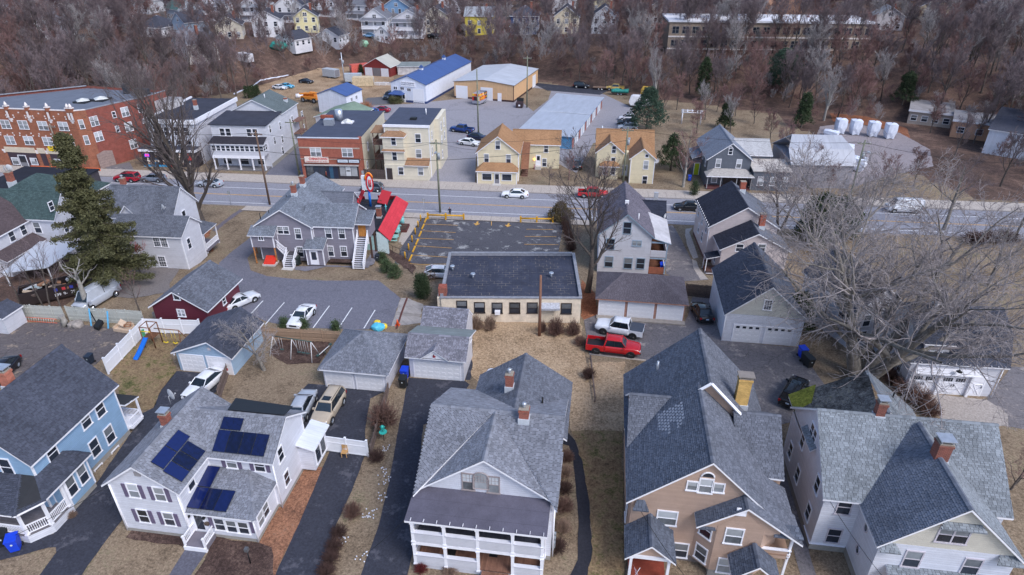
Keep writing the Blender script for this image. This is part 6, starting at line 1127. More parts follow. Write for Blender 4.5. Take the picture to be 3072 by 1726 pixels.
  for s in(-1,1):q=MB();q.box(-.9,1.3,s*(hw+.02),s*(hw+.14),ride+.02,ride+.08);q.build('side_step',PLAST,t)
 tm,rmm=wheel_meshes(r,rim or RIMM)
 for fx in(wb/2+.05,-wb/2+.05):
  for s in(-1,1):
   a=MB();a.tube([(fx,s*(Wd/2-.28),r),(fx,s*(Wd/2+.003),r)],r+.07,18);a.build('wheel_arch',PLAST,t)  # dark disc added round the tyre, standing in for the gap's shade
   wl=link('wheel',tm,t,(fx,s*(Wd/2-.085),r));link('rim',rmm,wl)
 return t
_cars={}
def car(kind,color,label,at,hd,name='car',cat='car',group=None,rim=None,cover=False,z=None):
 k=(kind,color,cover,rim.name if rim else '')
 if k not in _cars:_cars[k]=make_car(kind,color,rim,cover);o=_cars[k]
 else:o=copy_tree(_cars[k])
 o.name=name;p=G(at)if isinstance(at[0],str)else Vector((at[0],at[1],ter(at[0],at[1])));o.location=(p.x,p.y,(p.z+.045)if z is None else z);e=.9
 f=Vector((math.cos(R(hd)),math.sin(R(hd)),0));sl2=(ter(p.x+f.x*e,p.y+f.y*e)-ter(p.x-f.x*e,p.y-f.y*e))/(2*e)
 o.rotation_euler=(0,-math.atan(sl2)if abs(sl2)<.25 else 0,R(hd));o['label']=label;o['category']=cat
 for kk in('group',):
  if group:o['group']=group
  elif 'group' in o:del o['group']
 return o
WHT=(226,228,236);SIL=(168,174,186);BLK=(24,25,30);GRYC=(86,92,104)
car('suv',(182,168,150),'beige SUV with sunroof parked in front of the hip roofed garage',('C2',735,1318),-91)
car('hatch',SIL,'silver hatchback parked beside the beige SUV',('C2',480,1295),95)
car('coupe',WHT,'white coupe parked nose in between lines of the rear car park',('C2',475,420),-92)
car('coupe',(204,206,214),'silver white coupe parked behind the maroon garage',('C1',2325,270),60)
car('sedan',WHT,'white sedan with sunroof on dark driveway below the pale blue garage',('C1',1990,1075),-100)
car('pickup',WHT,'white crew cab pickup with covered bed before the brick garage',('C3',1085,545),170,'pickup_truck','pickup',rim=RIMB,cover=True)
car('longpickup',(190,26,34),'red crew cab pickup with open bed at lawn edge',('C3',1025,725),-4,'pickup_truck','pickup',rim=RIMB)
car('sedan',BLK,'black sedan parked beside the brick garage wall',('C3',1880,385),97)
car('suv',BLK,'black SUV on cracked drive left of the mossy roof',('C4',340,1165),62)
car('small',GRYC,'dark grey compact crossover at the kerb before the Chinatown building',('B2',1148,555),182)
car('sedan',(236,238,244),'white sedan at the kerb before the pale yellow house',('E4',622,762),182)
car('sedan',(20,22,28),'black sedan driving on the road by the cream house',('B3',1745,738),182)
car('suv',(168,26,48),'red SUV at the kerb left of the corner shop',('B1',1235,462),182)
car('hatch',(120,128,144),'grey hatchback at the kerb right behind the red SUV',('B1',1490,462),182)
car('sedan',SIL,'silver sedan behind the big street tree trunk',('B1',2030,512),182)
car('pickup',(196,34,40),'red pickup half hidden behind the centre tree on the road',('B3',830,615),2,'pickup_truck','pickup')
car('van',(222,224,232),'white delivery van on the road behind the maple branches',('B4',1400,755),182,'delivery_van','van')
car('longpickup',(28,62,128),'dark blue crew cab pickup in the back car park',('A2',2015,1275),165,'pickup_truck','pickup')
car('sedan',(230,232,238),'white sedan parked behind the yellow house in the back lot',('A2',2080,1400),-14)
car('sedan',(32,40,66),'navy sedan next to the white sedan in the back lot',('A2',2165,1345),-14)
car('hatch',(36,92,180),'bright blue hatchback behind the brick restaurant',('A2',1130,1100),172)
car('sedan',(140,28,48),'maroon sedan beside the bright blue hatchback',('A2',1235,1080),172)
car('suv',(60,70,84),'dark SUV parked beside the blue roofed warehouse',('A2',1308,950),-95)
car('suv',(22,26,36),'black SUV on the tarmac spur beneath the wood',('A3',720,850),-6)
car('pickup',(196,166,96),'tan pickup beside the wood with a trailer hitched',('A3',1045,872),176,'pickup_truck','pickup')
car('suv',(170,176,186),'silver SUV nearest the dark pine in the back lot',('A3',1165,1255),182)
car('sedan',(28,36,40),'black car between two parked cars by the dark pine',('A3',1160,1205),182)
car('hatch',(206,206,216),'pale hatchback farthest along the row by the dark pine',('A3',1165,1160),182)
car('coupe',(216,220,230),'white and blue old coupe in the dry field',('A2',255,862),-14)
car('coupe',(92,176,214),'light blue old coupe parked beside the white one',('A2',325,848),-14)
car('coupe',(30,34,48),'black old coupe standing alone in the dry field',('A2',512,803),-12)
car('van',(176,182,194),'silver van standing behind the spruce trunk',('C1',955,250),-98,'parked_van','van')
car('sedan',(28,26,34),'black sedan at the left picture edge behind the blue house',('C1',30,960),-75)
car('hatch',(200,204,216),'pale hatchback half hidden behind the flat roofed building',('B2',1815,1385),8)
car('sedan',(44,44,50),'dark sedan behind the reddish yard tree by the storage drive',('E4',1180,488),98)
car('hatch',(120,160,200),'pale blue car beside the white porch house on the hill',('A2',1120,362),175);car('suv',(40,40,46),'dark SUV behind the bare trees below the beige hill house',('A2',1740,365),175)
def box_on(name,label,cat,at,hd,build,z=None,group=None):
 p=G(at)if isinstance(at[0],str)else Vector((at[0],at[1],ter(at[0],at[1])));o=empty(name,(p.x,p.y,p.z+.04),R(hd),label,cat,group);build(o);return o
def wheels(o,xs,w,r=.33):
 tm,rm=wheel_meshes(r,RIMM)
 for x in xs:
  for s in(-1,1):wl=link('wheel',tm,o,(x,s*(w/2-.1),r));link('rim',rm,wl)
def food(o):
 m=MB();m.box(-2.2,2.2,-1.1,1.1,.45,3.0,0,'FBLR');m.box(-2.2,2.2,-1.1,1.1,.4,.46);m.box(-2.15,2.15,-1.05,1.05,2.55,2.6);m.build('body',m_plain('trailer_grey',(150,150,164),.4),o)
 rn=random.Random(8);cols=[m_plain('print_red',(196,50,34),.4),m_plain('print_orange',(236,140,40),.4),m_plain('print_yellow',(240,200,60),.4),m_plain('print_dark',(60,24,26),.4),m_plain('print_cream',(236,214,180),.4)]
 for i in range(9):
  for z0,z1 in((1.2,2.2),(2.35,3.0)):q=MB();x=-2.1+i*.47;q.box(x,x+.45,-1.13,-1.1,z0,z1);q.build('printed_panel',rn.choice(cols),o)
 for i in range(4):
  for z0,z1 in((1.2,2.2),(2.35,3.0)):q=MB();y=-1.05+i*.53;q.box(-2.23,-2.2,y,y+.5,z0,z1);q.build('printed_panel',rn.choice(cols),o)
 for z0,y in((2.6,-1.14),(1.7,-1.14)):
  for i in range(6):q=MB();q.tube([(-1.8+i*.7,y,z0),(-1.8+i*.7,y-.02,z0)],.2,10);q.build('printed_disc',rn.choice(cols[1:3]),o)
 wheels(o,(.4,1.1),2.2)
box_on('food_trailer','bright red and yellow food trailer before the tan warehouse','trailer',('A2',2185,1000),-80+152,food)
def rv(o):
 prof=[(-3.0,.6),(2.6,.6),(3.1,1.4),(2.7,2.7),(2.2,2.95),(-2.9,2.95),(-3.1,2.6)];m=MB();m.poly([(x,-1.15,z)for x,z in prof]);m.poly([(x,1.15,z)for x,z in prof][::-1])
 for(a,b),(c,d)in zip(prof,prof[1:]+prof[:1]):m.poly([(a,-1.15,b),(a,1.15,b),(c,1.15,d),(c,-1.15,d)])
 m.build('body',m_plain('camper_white',(224,222,228),.4),o)
 for x in(-1.8,-.3,1.2):q=MB();q.box(x-.45,x+.45,-1.18,-1.15,1.6,2.2);q.build('window',GLASS,o)
 q=MB();q.box(-2.9,2.6,-1.17,-1.15,1.05,1.25);q.build('stripe',m_plain('camper_stripe',(150,140,140)),o);wheels(o,(-.7,.2),2.2);q=MB();q.tube([(2.6,0,.5),(3.9,0,.5)],.06,6);q.build('hitch',PLAST,o)
 q=MB();q.box(-.6,.3,-.4,.4,2.95,3.2);q.build('roof_unit',WHITE,o)
box_on('camper_trailer','white camper trailer parked beyond the storage units','camper',('A3',1290,1035),176,rv);box_on('camper_trailer','white camper between the trees on the left hillside','camper',('A1',2370,610),150,rv)
def tarped(o):
 m=MB();st=[[(x,-.9,.75),(x,-.75,1.35+.12*math.sin(x*3)),(x,0,1.6+.15*math.sin(x*2)),(x,.75,1.35),(x,.9,.75)]for x in np.linspace(-2.4,2.4,9)];me=loft(st,0,m_plain('teal_tarp',(40,140,130),.6,var=.3),'tarp');link('tarp',me,o);wheels(o,(-.4,.5),2.0);q=MB();q.box(-2.4,2.4,-.9,.9,.55,.75);q.build('deck',PLAST,o)
box_on('tarped_trailer','trailer under a teal green tarpaulin beside the tan pickup','trailer',('A3',1090,915),176,tarped)
def flatbed(o):q=MB();q.box(-2.2,2.2,-.95,.95,.6,.72);q.build('deck',m_wood('trailer_boards',(124,104,92),.2,'Y'),o);wheels(o,(-.4,.5),2.0);q=MB();q.bar((2.2,0,.6),(3.2,0,.6),.08);q.build('hitch',PLAST,o);q=MB();q.box(-2.2,-2.15,-.9,.9,.72,1.6);q.build('ramp',PLAST,o)
box_on('flatbed_trailer','empty flat trailer behind the tan pickup','trailer',('A3',905,865),176,flatbed)
def container(c,L,name,rust=0):
 def f(o):
  m=MB();n=int(L/.28)
  for s in(-1,1):
   for i in range(n):x0=-L/2+L*i/n;d=.03 if i%2 else 0;pts=[(x0,s*(1.22-d),.15),(x0+L/n,s*(1.22-d),.15),(x0+L/n,s*(1.22-d),2.6),(x0,s*(1.22-d),2.6)];m.poly(pts if s<0 else pts[::-1])
  m.box(-L/2,L/2,-1.2,1.2,2.55,2.62);m.box(-L/2,L/2,-1.2,1.2,.1,.16);m.box(L/2-.05,L/2,-1.2,1.2,.15,2.6);m.build('shell',m_plain(name,c,.6,var=.25),o)
  for s in(-1,1):
   q=MB();q.box(-L/2-.03,-L/2+.03,s*.03,s*1.18,.18,2.55);d=q.build('container_door',m_plain(name,c,.6,var=.25),o)
   for y in(.35,.85):b=MB();b.tube([(-L/2-.07,s*y,.25),(-L/2-.07,s*y,2.5)],.025,5);b.build('lock_rod',m_plain('galvanised',(190,195,205),.35,.6),d)
 return f
box_on('shipping_container','salmon red shipping container at the foot of the bank','container',('A2',1030,700),38,container((206,96,84),6,'salmon_steel'));box_on('storage_container','cream storage container behind the small blue roofed shed','container',('A2',1065,830),10+180,container((208,188,156),6,'cream_steel'));box_on('storage_container','yellow steel container in front of the tall grey tree','container',('A3',1340,945),80,container((198,160,60),4.5,'yellow_steel'))
def boxtr(o):
 m=MB();m.box(-2.6,2.6,-1.1,1.1,.5,2.7);m.build('body',m_plain('silver_skin',(188,196,206),.4,.2),o);q=MB();q.box(2.6,2.63,-1.0,1.0,.6,2.6);q.build('rear_door',m_plain('grey_door',(120,120,128)),o);wheels(o,(-.4,.4),2.1);q=MB();q.bar((-2.6,0,.5),(-3.6,0,.5),.08);q.build('hitch',PLAST,o)
box_on('box_trailer','silver box trailer in the dry field below the bank','trailer',('A2',755,752),-22,boxtr);box_on('box_trailer','silver trailer with dark open rear beside the cream container','trailer',('A2',965,800),190,boxtr)
def lift(o):
 OR=m_plain('lift_orange',(214,134,52),.5);m=MB();m.box(-2.6,2.6,-1.0,1.0,.9,1.5);m.build('chassis',OR,o);wheels(o,(-1.8,1.8),2.4,.65)
 q=MB();q.bar((-2.4,.3,2.6),(3.4,.3,1.9),.35);q.build('boom',OR,o);q=MB();q.bar((-2.4,.3,1.5),(-2.0,.3,2.6),.35);q.build('mast',OR,o);q=MB();q.box(-1.0,.4,-.9,-.1,1.5,2.6);q.build('cab',OR,o);q=MB();q.box(-.9,.3,-.93,-.9,1.9,2.5);q.build('cab_window',GLASS,o);q=MB();q.box(.8,2.3,-.8,.0,1.5,2.2);q.build('engine_cover',OR,o)
box_on('boom_lift','orange telescopic lift behind the white sun porch house','lift',('A2',560,985),165,lift)
def dumpster(o):G_=m_plain('dark_dumpster',(58,42,46),.6);m=MB();m.slab([(-.9,-.7,1.2),(.9,-.7,1.2),(.9,.7,1.5),(-.9,.7,1.5)],1.1);m.build('bin',G_,o);q=MB();q.slab([(-.9,.7,1.55),(.9,.7,1.55),(.9,.9,2.3),(-.9,.9,2.3)],.05);q.build('lid',BLACK,o);q=MB();q.box(-.2,.3,-.73,-.7,.5,.9);q.build('notice',WHITE,o)
box_on('dumpster','dark dumpster with raised lid by the tan warehouse corner','dumpster',('A3',125,1040),-5,dumpster)
def rolloff(o):
 D=m_plain('brown_black_steel',(44,34,36),.6,var=.3);L=7.0;w_=2.4;m=MB();
 for a in((-L/2,L/2,-w_/2,-w_/2+.1),(-L/2,L/2,w_/2-.1,w_/2),(-L/2,-L/2+.1,-w_/2+.1,w_/2-.1),(L/2-.1,L/2,-w_/2+.1,w_/2-.1)):q=MB();q.box(*a,.2,1.9);q.build('side',D,o)
 q=MB();q.box(-L/2,L/2,-w_/2,w_/2,.15,.3);q.build('floor',D,o);rn=random.Random(2)
 for i in range(14):q=MB();x,y=rn.uniform(-2.8,2.8),rn.uniform(-.8,.8);q.box(-rn.uniform(.3,.9),rn.uniform(.3,.9),-.2,.2,0,.08+rn.random()*.3);e=q.build('debris',m_plain('debris%d'%(i%5),((176,190,196),(150,110,84),(190,170,150),(110,96,92),(206,206,212))[i%5],.8),o);e.location=(x,y,1.3+rn.random()*.5);e.rotation_euler=(rn.uniform(-.3,.3),rn.uniform(-.3,.3),rn.uniform(0,3))
 for i,s in enumerate(('199','9-','29','54')):
  cu=text(None,s,.2+i*.8,-w_/2-.02,.75,.5,WHITE,parent=o)
  q=MB();q.box(.0+i*.8,.35+i*.8,-w_/2-.03,-w_/2,1.25,1.6);q.build('logo_patch',m_plain('logo_%d'%(i%2),((60,70,170),(196,60,70))[i%2],.5),o)
box_on('roll_off_container','long dark rubbish skip filled with boards behind the spruce','skip',('C1',560,195),40,rolloff)
def boat(w_=1.25,hh=2.9,L=2.4):
 def f(o):
  rn=random.Random(o.name+str(o.location.x));st=[]
  for k,z in enumerate(np.linspace(.15,hh,8)):
   u=k/7;ring=[]
   for j in range(16):
    a=2*math.pi*j/16;ca,sa=math.cos(a),math.sin(a);p=7;rad=(abs(ca)**p+abs(sa)**p)**(-1/p);s_=.72+.28*min(1,u*2.2)-.06*u;wr=1+.07*math.sin(5*a+k*1.3)*(1-u)
    ring.append((ca*rad*L/2*s_*wr,sa*rad*w_*s_*wr,z+.08*math.sin(3*a+k)))
   st.append(ring)
  top=st[-1];st.append([(x*.25,y*.25,z+.22)for x,y,z in top]);me=loft(st,0,m_plain('shrink_wrap',(214,220,236),.35,var=.1,scale=1.5),'shrink_wrap_cover');me.polygons.foreach_set('use_smooth',[False]*len(me.polygons));link('shrink_wrap_cover',me,o);q=MB();q.box(-.8,.8,-.5,.5,0,.2);q.build('cradle',PLAST,o)
 return f
for i,(x,y,lb)in enumerate(((785,1290,'leftmost of the four tall white wrapped boats in the yard'),(930,1300,'second from left of the four tall white wrapped boats'),(1100,1318,'third from left of the four tall white wrapped boats'),(1262,1338,'rightmost of the four tall white wrapped boats in the yard'))):box_on('wrapped_boat',lb,'boat',('A4',x,y),8,boat(1.15,3.3,2.3),group='wrapped boats standing in the yard')
box_on('wrapped_boat','low white wrapped boat lying left of the four tall ones','boat',('A4',705,1315),-30,boat(.9,1.2,3.4));box_on('wrapped_boat','long white wrapped boat behind the grey gambrel shed','boat',('B4',790,210),-35,boat(1.4,2.4,5.0));box_on('wrapped_boat','white wrapped boat nearest the road in the yard','boat',('B4',940,360),-30,boat(1.3,2.6,3.6))
FR=dict(g=m_shingle('hill_grey_roof',(112,114,124)),d=m_shingle('hill_dark_roof',(72,74,86)),b=m_shingle('hill_brown_roof',(112,84,80)),n=m_shingle('hill_green_roof',(80,104,104)),t=m_shingle('hill_tan_roof',(158,116,84)),l=m_shingle('hill_light_roof',(156,160,168)))
def hill_house(label,at,wd,dp,ze,zr,col,roof,yaw=4,porch=1,axis='y',name='hill_house',hip=False):
 p=G(at);k='hill_siding_%d_%d_%d'%col;wl=m_siding(k,col,.2,.85);h=House(name,label,'house',p.x,p.y,p.z-.2,yaw);x0,x1=-wd/2,wd/2;h.walls(x0,x1,0,dp,-1.5,ze,wl,None if hip else zr,axis)
 if hip:h.hip(x0,x1,0,dp,ze,zr,-.3,.3,dp/2-.3,dp/2+.3,FR[roof],o=.5,cap=False)
 else:h.gable(x0,x1,0,dp,ze,zr,axis,FR[roof],oe=.4,og=.4,cap=False)
 fl=int(ze//2.7);n=max(2,int(wd/2.6));pts=[(x0+wd*(i+.5)/n,1.6+2.7*f)for f in range(fl)for i in range(n)]
 if porch and fl:pts=pts[n:]
 h.win('F',0,1.0,1.4,*pts);h.win('R',x1,.9,1.3,*[(dp*(i+.5)/3,1.6+2.7*f)for f in range(fl)for i in range(3)])
 if axis=='y' and not hip and zr-ze>1.8:h.win('F',0,1.2,1.1,(0,ze+.7),style='2')
 for f in range(porch):
  z_=2.6*f;h.box('porch_deck',WHITE,x0,x1,-1.9,0,z_-.2,z_+.15);[h.post(x,-1.8,z_+.1,z_+2.5,.18)for x in(x0+.2,0,x1-.2)];h.box('porch_parapet',wl,x0,x1,-1.9,-1.8,z_+.15,z_+.95)
 if porch:z_=2.6*porch;h.plane([(x0-.3,-2.2,z_),(x1+.3,-2.2,z_),(x1+.1,0,z_+.8),(x0-.1,0,z_+.8)],FR[roof],.12)
 if ze>4:h.chimney(wd*.22,dp*.55,ze+.5,zr+1.2,.7,.7,None,None)
 return h
WH=(226,226,234)
for a in(('white house cut by the left edge at the top corner',('S',12,66),9,9,5.6,8.6,WH,'g',8),('white house with green roof near the top left corner',('S',105,50),10,9,5.6,8.8,WH,'n',6),('grey white gabled house deep in the left wood',('S',160,118),8,8,5,8,(206,206,214),'g',14,0),('large white house with red brown roof at the upper left',('S',325,78),12,9,5,8.6,(220,214,218),'b',10),('pale grey gabled house right of the red brown roof',('S',425,42),8,8,5,8.2,(196,200,210),'d',-12,0),('dark brown house with porch at the top',('S',522,30),12,8,5.2,8,(78,66,66),'d',2,1,'x'),('white house with dark hip roof in the left wood',('S',455,112),9,9,3.2,6.4,(214,212,218),'d',-8,0,'y','hill_house',True),('blue white house with green roof at the upper left',('S',522,62),9,8,4.2,7,(190,206,222),'n',-30,0,'x'),('light blue house with dark stepped roof in the left wood',('S',545,112),8,8,5,7.8,(172,192,214),'d',-30,0),('white gabled house with dormer above the red leaf bank',('S',548,172),9,9,4.2,7.6,(220,216,214),'g',-35,0),('white porch house left of the tall bare maple on the hill',('S',640,62),8,9,5.6,8.8,WH,'g',4,2),('cream gabled cottage below the white porch house',('S',692,118),8,8,4.6,7.2,(222,212,196),'d',22,0),('white porch house beside the top wood edge',('S',762,64),9,9,5.6,8.8,WH,'l',4,2),('white house with many upper windows left of the hill yard',('S',805,112),9,9,5.8,8.4,WH,'d',18,0),('big white house with dark roof and dormer at the top',('S',872,66),10,10,6,9.4,WH,'d',6,1),('pale yellow house behind bare trees on the hill',('S',922,98),8,9,5.4,8,(232,222,176),'d',20,0),('low white garage with dark roof beside the teal tarp',('S',858,142),9,7,2.8,4.8,WH,'d',-25,0),('white gabled cottage with two small windows on the hill',('S',986,132),8,7,2.9,5,WH,'d',-8,0,'y'),('white gabled house with tan neighbour at the top',('S',975,48),9,9,5.4,8.4,WH,'l',4),('white dormered house beside the blue hill house',('S',1080,60),10,9,5.4,8.2,WH,'g',-10,1,'x'),('white grey roofed house with two level porch on the hill',('S',1128,106),9,10,5.8,9,WH,'g',4,2),('light blue house with cream gables at the top',('S',1192,68),11,9,5.8,9,(140,176,214),'g',-8,1),('small white gabled garage with outside stair on the hill',('S',1148,128),6.5,7,3,5.6,WH,'l',-8,0),('white house with three level porch on the hill',('S',1228,110),11,9,6.2,9,(222,220,228),'g',2,2),('beige three storey house behind bare trees on the hill',('S',1308,104),8,9,7.2,9.6,(206,196,180),'d',0,0),('bright yellow house over white ground floor on the hill',('S',1438,106),10,9,6.6,9,(226,206,92),'l',4,0,'x'),('dark blue foursquare house with hip roof on the hill',('S',1572,100),9.5,9,5.8,8.8,(58,86,138),'d',2,1,'y','hill_house',True),('cream gabled house right of the dark blue foursquare',('S',1698,102),8.5,9,5.8,9,(218,206,184),'d',2,0),('pale grey gabled house among the trees on the hill',('S',1812,102),9,9,5.8,9,(196,198,208),'d',2,0),('white gabled house near the top right of the blue foursquare',('S',1690,42),9,8,5,8,WH,'l',0,0),('cream house with steep gable at the top of the wood',('S',1808,34),8,8,5,9,(214,202,170),'d',0,0),('grey brown house half hidden by trees in the centre top',('S',1965,72),9,8,4.8,7.6,(170,160,158),'d',4,0),('brown shingled house at the top right',('S',2706,30),8,8,5.4,8.6,(150,112,84),'d',-4,0),('white house in the trees right of the school',('S',2660,92),9,8,4.6,7.4,(214,210,216),'l',-6,0),('cream house in the trees at the top right',('S',2800,60),10,8,4.6,7.4,(206,190,164),'d',-8,0),('pale house near the top right corner',('S',2960,66),10,8,4.8,7.6,(206,204,212),'g',-8,0),('white house at the top behind the beige three storey house',('S',1350,40),9,9,5,8,WH,'b',0,0),('white house at the top edge left of centre',('S',380,22),9,9,5.4,8.4,WH,'d',4,1),('pale house at the top edge above the porch houses',('S',1000,20),10,9,5,8,(222,206,186),'t',4,0)):hill_house(*a)
h=House('church','peach stone church gable with round window at the top right','church',*W(('S',2325,58),9.0),-2);PEA=m_plain('peach_stone',(206,160,136),.8)
h.walls(-9,9,0,16,-3,7,PEA,13.5,'y');h.gable(-9,9,0,16,7,13.5,'y',FR['d'],cap=False,edge=PEA);m=MB();m.poly(oval(0,8.0,2,2,-.05)[::-1]);h.put(m,'rose_window',m_plain('dark_rose_glass',(60,62,60),.3));m=MB();m.tube([(p[0],-.06,p[2])for p in oval(0,8.0,2.1,2.1,0)]+[(2.1,-.06,8.0)],.2,5);h.put(m,'rose_frame',m_plain('grey_stone',(150,146,144),.8));[h.box('buttress',PEA,x-.6,x+.6,-.5,0,-3,6.5)for x in(-8.5,8.5)]
a,b=W(('S',2000,152),5.0),W(('S',2600,160),5.0);L_=(b-a).length;h=House('school','long tan brick school with white roof behind the wood','school',a.x,a.y,5.0,math.degrees(math.atan2(b.y-a.y,b.x-a.x)));h.walls(0,L_,0,16,-3,8.2,m_brick('tan_brick',(150,134,122),(140,128,118)));h.box('roof',m_plain('snowy_roof',(224,224,232),.6),-.4,L_+.4,-.4,16.4,8.2,8.7)
for z_ in(3.9,.4):h.box('string_course',m_plain('pale_stone',(222,214,214),.7),0,L_,-.12,0,z_,z_+.4)
h.win('F',0,1.9,1.9,*[(2+i*L_/20,z_)for i in range(20)for z_ in(2.2,6.0)],style='2',trim=m_plain('grey_stone',(150,146,144),.8),g='g')
def flat_block(label,at,yaw,wd,dp,hh,col,roof):p=G(at);h=House('flat_block',label,'building',p.x,p.y,p.z-.2,yaw);h.walls(0,wd,0,dp,-1,hh,m_plain('block_%d'%col[0],col,.8));h.box('roof',m_roll('block_roof_%d'%roof[0],roof),-.3,wd+.3,-.3,dp+.3,hh,hh+.15);h.box('fascia',WHITE,-.35,wd+.35,-.36,-.3,hh-.25,hh+.2);h.win('F',0,1.2,1.2,*[(wd*(i+.5)/4,hh*.5)for i in range(4)]);return h
flat_block('low flat roofed grey building with white edge beyond the boat yard',('A4',1440,1190),-22,9,12,3.4,(176,164,156),(150,146,148));flat_block('tan flat roofed building behind the right hand trees',('A4',1850,1320),-24,14,10,4,(196,150,122),(150,150,152))
p=W(('B4',2160,190),-3);h=House('metal_sided_building','white metal sided building with dark roof at the right edge','building',p.x,p.y,-3,-32);h.walls(0,18,0,14,-1,5,m_siding('white_metal_wall',(222,226,240),.25,.86,'X'));h.plane([(-.3,-.3,5.1),(18.3,-.3,5.1),(18.3,14.3,7),(-.3,14.3,7)],FR['d'],.15);h.win('F',0,1,1.2,(4,2.4),(9,2.4),(14,2.4))
BARK=m_plain('grey_bark',(92,84,80),.95,var=.35,scale=4,rnd=.5);TWIG=m_plain('brown_twig',(122,108,112),.95,var=.3,scale=2,rnd=.55);PTWIG=m_plain('pale_twig',(160,154,156),.95,var=.3,scale=2);RTWIG=m_plain('reddish_twig',(134,104,102),.95,var=.3,rnd=.4);PBARK=m_plain('pale_bark',(150,146,142),.95,var=.3,scale=3);LICH=m_plain('lichen_bark',(128,122,116),.95,var=.45,scale=2.5)
def fence(name,label,pts,hgt,mat,board=.14,gap=.012,post=None,top='flat',rails=True,maxb=300,facing=1):
 P=[G(q_)if isinstance(q_[0],str)else Vector((*q_,ter(*q_)))for q_ in pts];o=empty(name,P[0],0,label,'fence');n=0;key=('fb',round(board,2),round(hgt,2),mat.name)
 if key not in _cache:m=MB();m.box(-board/2+gap/2,board/2-gap/2,-.012,.012,.05,hgt);_cache[key]=m.mesh('board',mat)
 for a,b in zip(P,P[1:]):
  d=b-a;L=Vector((d.x,d.y,0)).length;k=max(1,int(L/board));an=math.atan2(d.y,d.x)
  for i in range(k):
   p=a+d*((i+.5)/k);p.z=ter(p.x,p.y)+random.uniform(-.02,.02);e=link('board',_cache[key],o,p-P[0],an);e.rotation_euler=(random.uniform(-.02,.02),0,an)
  if rails:
   for z_ in(.4,hgt-.35):m=MB();m.bar(a-P[0]+Vector((0,0,z_+ter(a.x,a.y)-a.z)),b-P[0]+Vector((0,0,z_)),.06);m.build('rail',mat,o)
  for i in range(int(L/2.4)+1):p=a+d*min(1,i*2.4/L);m=MB();m.box(-.06,.06,-.06,.06,0,hgt+.08);m.build('post',post or mat,o,p-P[0],an)
 return o
GRB=m_wood('pale_picket',(178,180,176),.14,'Z',.12);OLDW=m_wood('weathered_boards',(112,98,94),.5,'Z',.25);TANW=m_wood('tan_boards',(156,132,112),.5,'Z',.15);DKW=m_wood('dark_boards',(84,74,74),.5,'Z',.25)
fence('picket_fence','long pale grey stockade fence behind the broken tarmac yard',[('C1',150,395),('C1',640,420)],1.8,GRB);fence('picket_fence','pale stockade fence between stump and maroon garage',[('C1',680,425),('C1',1405,470)],1.9,GRB)
fence('board_fence','tan board fence along the rear car park',[('C1',2580,600),('C2',60,600),('C2',840,640)],1.5,TANW);fence('board_fence','dark board fence between the brick garage and white gabled garage',[('C3',1720,190),('C3',1985,215)],1.8,DKW);fence('board_fence','weathered board fence beside the white sedan driveway',[('C1',2230,880),('C1',2120,1200)],1.4,OLDW);fence('board_fence','dark plank fence between Chinatown building and cream apartments',[('E3',1245,1372),('E3',1595,1385)],1.9,DKW,.22);fence('board_fence','weathered board fence beside the white gate',[('D2',1140,290),('C2',1310,1110)],1.2,OLDW,.2)
VIN=m_plain('white_vinyl',(228,230,238),.4,var=.04)
def vinyl(label,pts,hgt=1.85):
 P=[G(q_)for q_ in pts];o=empty('vinyl_fence',P[0],0,label,'fence')
 for a,b in zip(P,P[1:]):
  d=b-a;n=max(1,int(round(d.length/2.4)));an=math.atan2(d.y,d.x);w_=d.length/n
  for i in range(n+1):m=MB();m.box(-.07,.07,-.07,.07,0,hgt+.12);m.box(-.09,.09,-.09,.09,hgt+.12,hgt+.18);m.build('post',VIN,o,a+d*(i/n)-P[0],an)
  for i in range(n):
   m=MB();m.box(-w_/2+.07,w_/2-.07,-.02,.02,.1,hgt-.08);e=m.build('panel',VIN,o,a+d*((i+.5)/n)-P[0],an)
   for z_ in(.1,hgt*.62,hgt-.1):m=MB();m.box(-w_/2+.07,w_/2-.07,-.04,.04,z_,z_+.12);m.build('rail',VIN,e)
 return o
vinyl('white vinyl panel fence round the play yard',[('C1',1050,940),('C1',1420,545),('C1',1950,560)])
o=vinyl('white vinyl gate across the driveway behind wooden chair',[('D2',590,215),('D2',705,250),('D2',1110,305)],1.7)
for x,y in((590,130),(598,208),(695,135),(710,222),(1080,178),(1090,265)):p=G(('D2',x,y+60));m=MB();m.box(-.2,.2,-.05,-.03,0,.06);m.build('hinge',BLACK,o,p-o.location+Vector((0,-.08,.9 if y<190 else .4)))
def rail_line(name,label,cat,pts,r,mat,hgt=0,posts=0):
 P=[G(q_)+Vector((0,0,hgt))for q_ in pts];o=empty(name,P[0],0,label,cat);m=MB();m.tube([p-P[0]for p in P],r,6);m.build('rail' if posts else 'timber',mat,o)
 for i in range(posts):t=i/max(1,posts-1)*(len(P)-1);k=min(len(P)-2,int(t));p=P[k].lerp(P[k+1],t-k);m=MB();m.tube([(0,0,-hgt-.1),(0,0,0)],r,6);m.build('post',mat,o,p-P[0])
 return o
rail_line('edging_timber','timber edging below the red pickup','timber',[('C3',795,748),('C3',1345,812)],.12,m_plain('grey_timber',(160,150,144),.9));rail_line('edging_timber','low mossy rail along the lawn beside the hedge','timber',[('C3',805,800),('C3',850,1210)],.08,OLDW,.5,4);rail_line('handrail','black handrail beside the stairs to the restaurant','rail',[('B2',1205,1080),('B2',1490,1200)],.03,BLACK,.9,5)
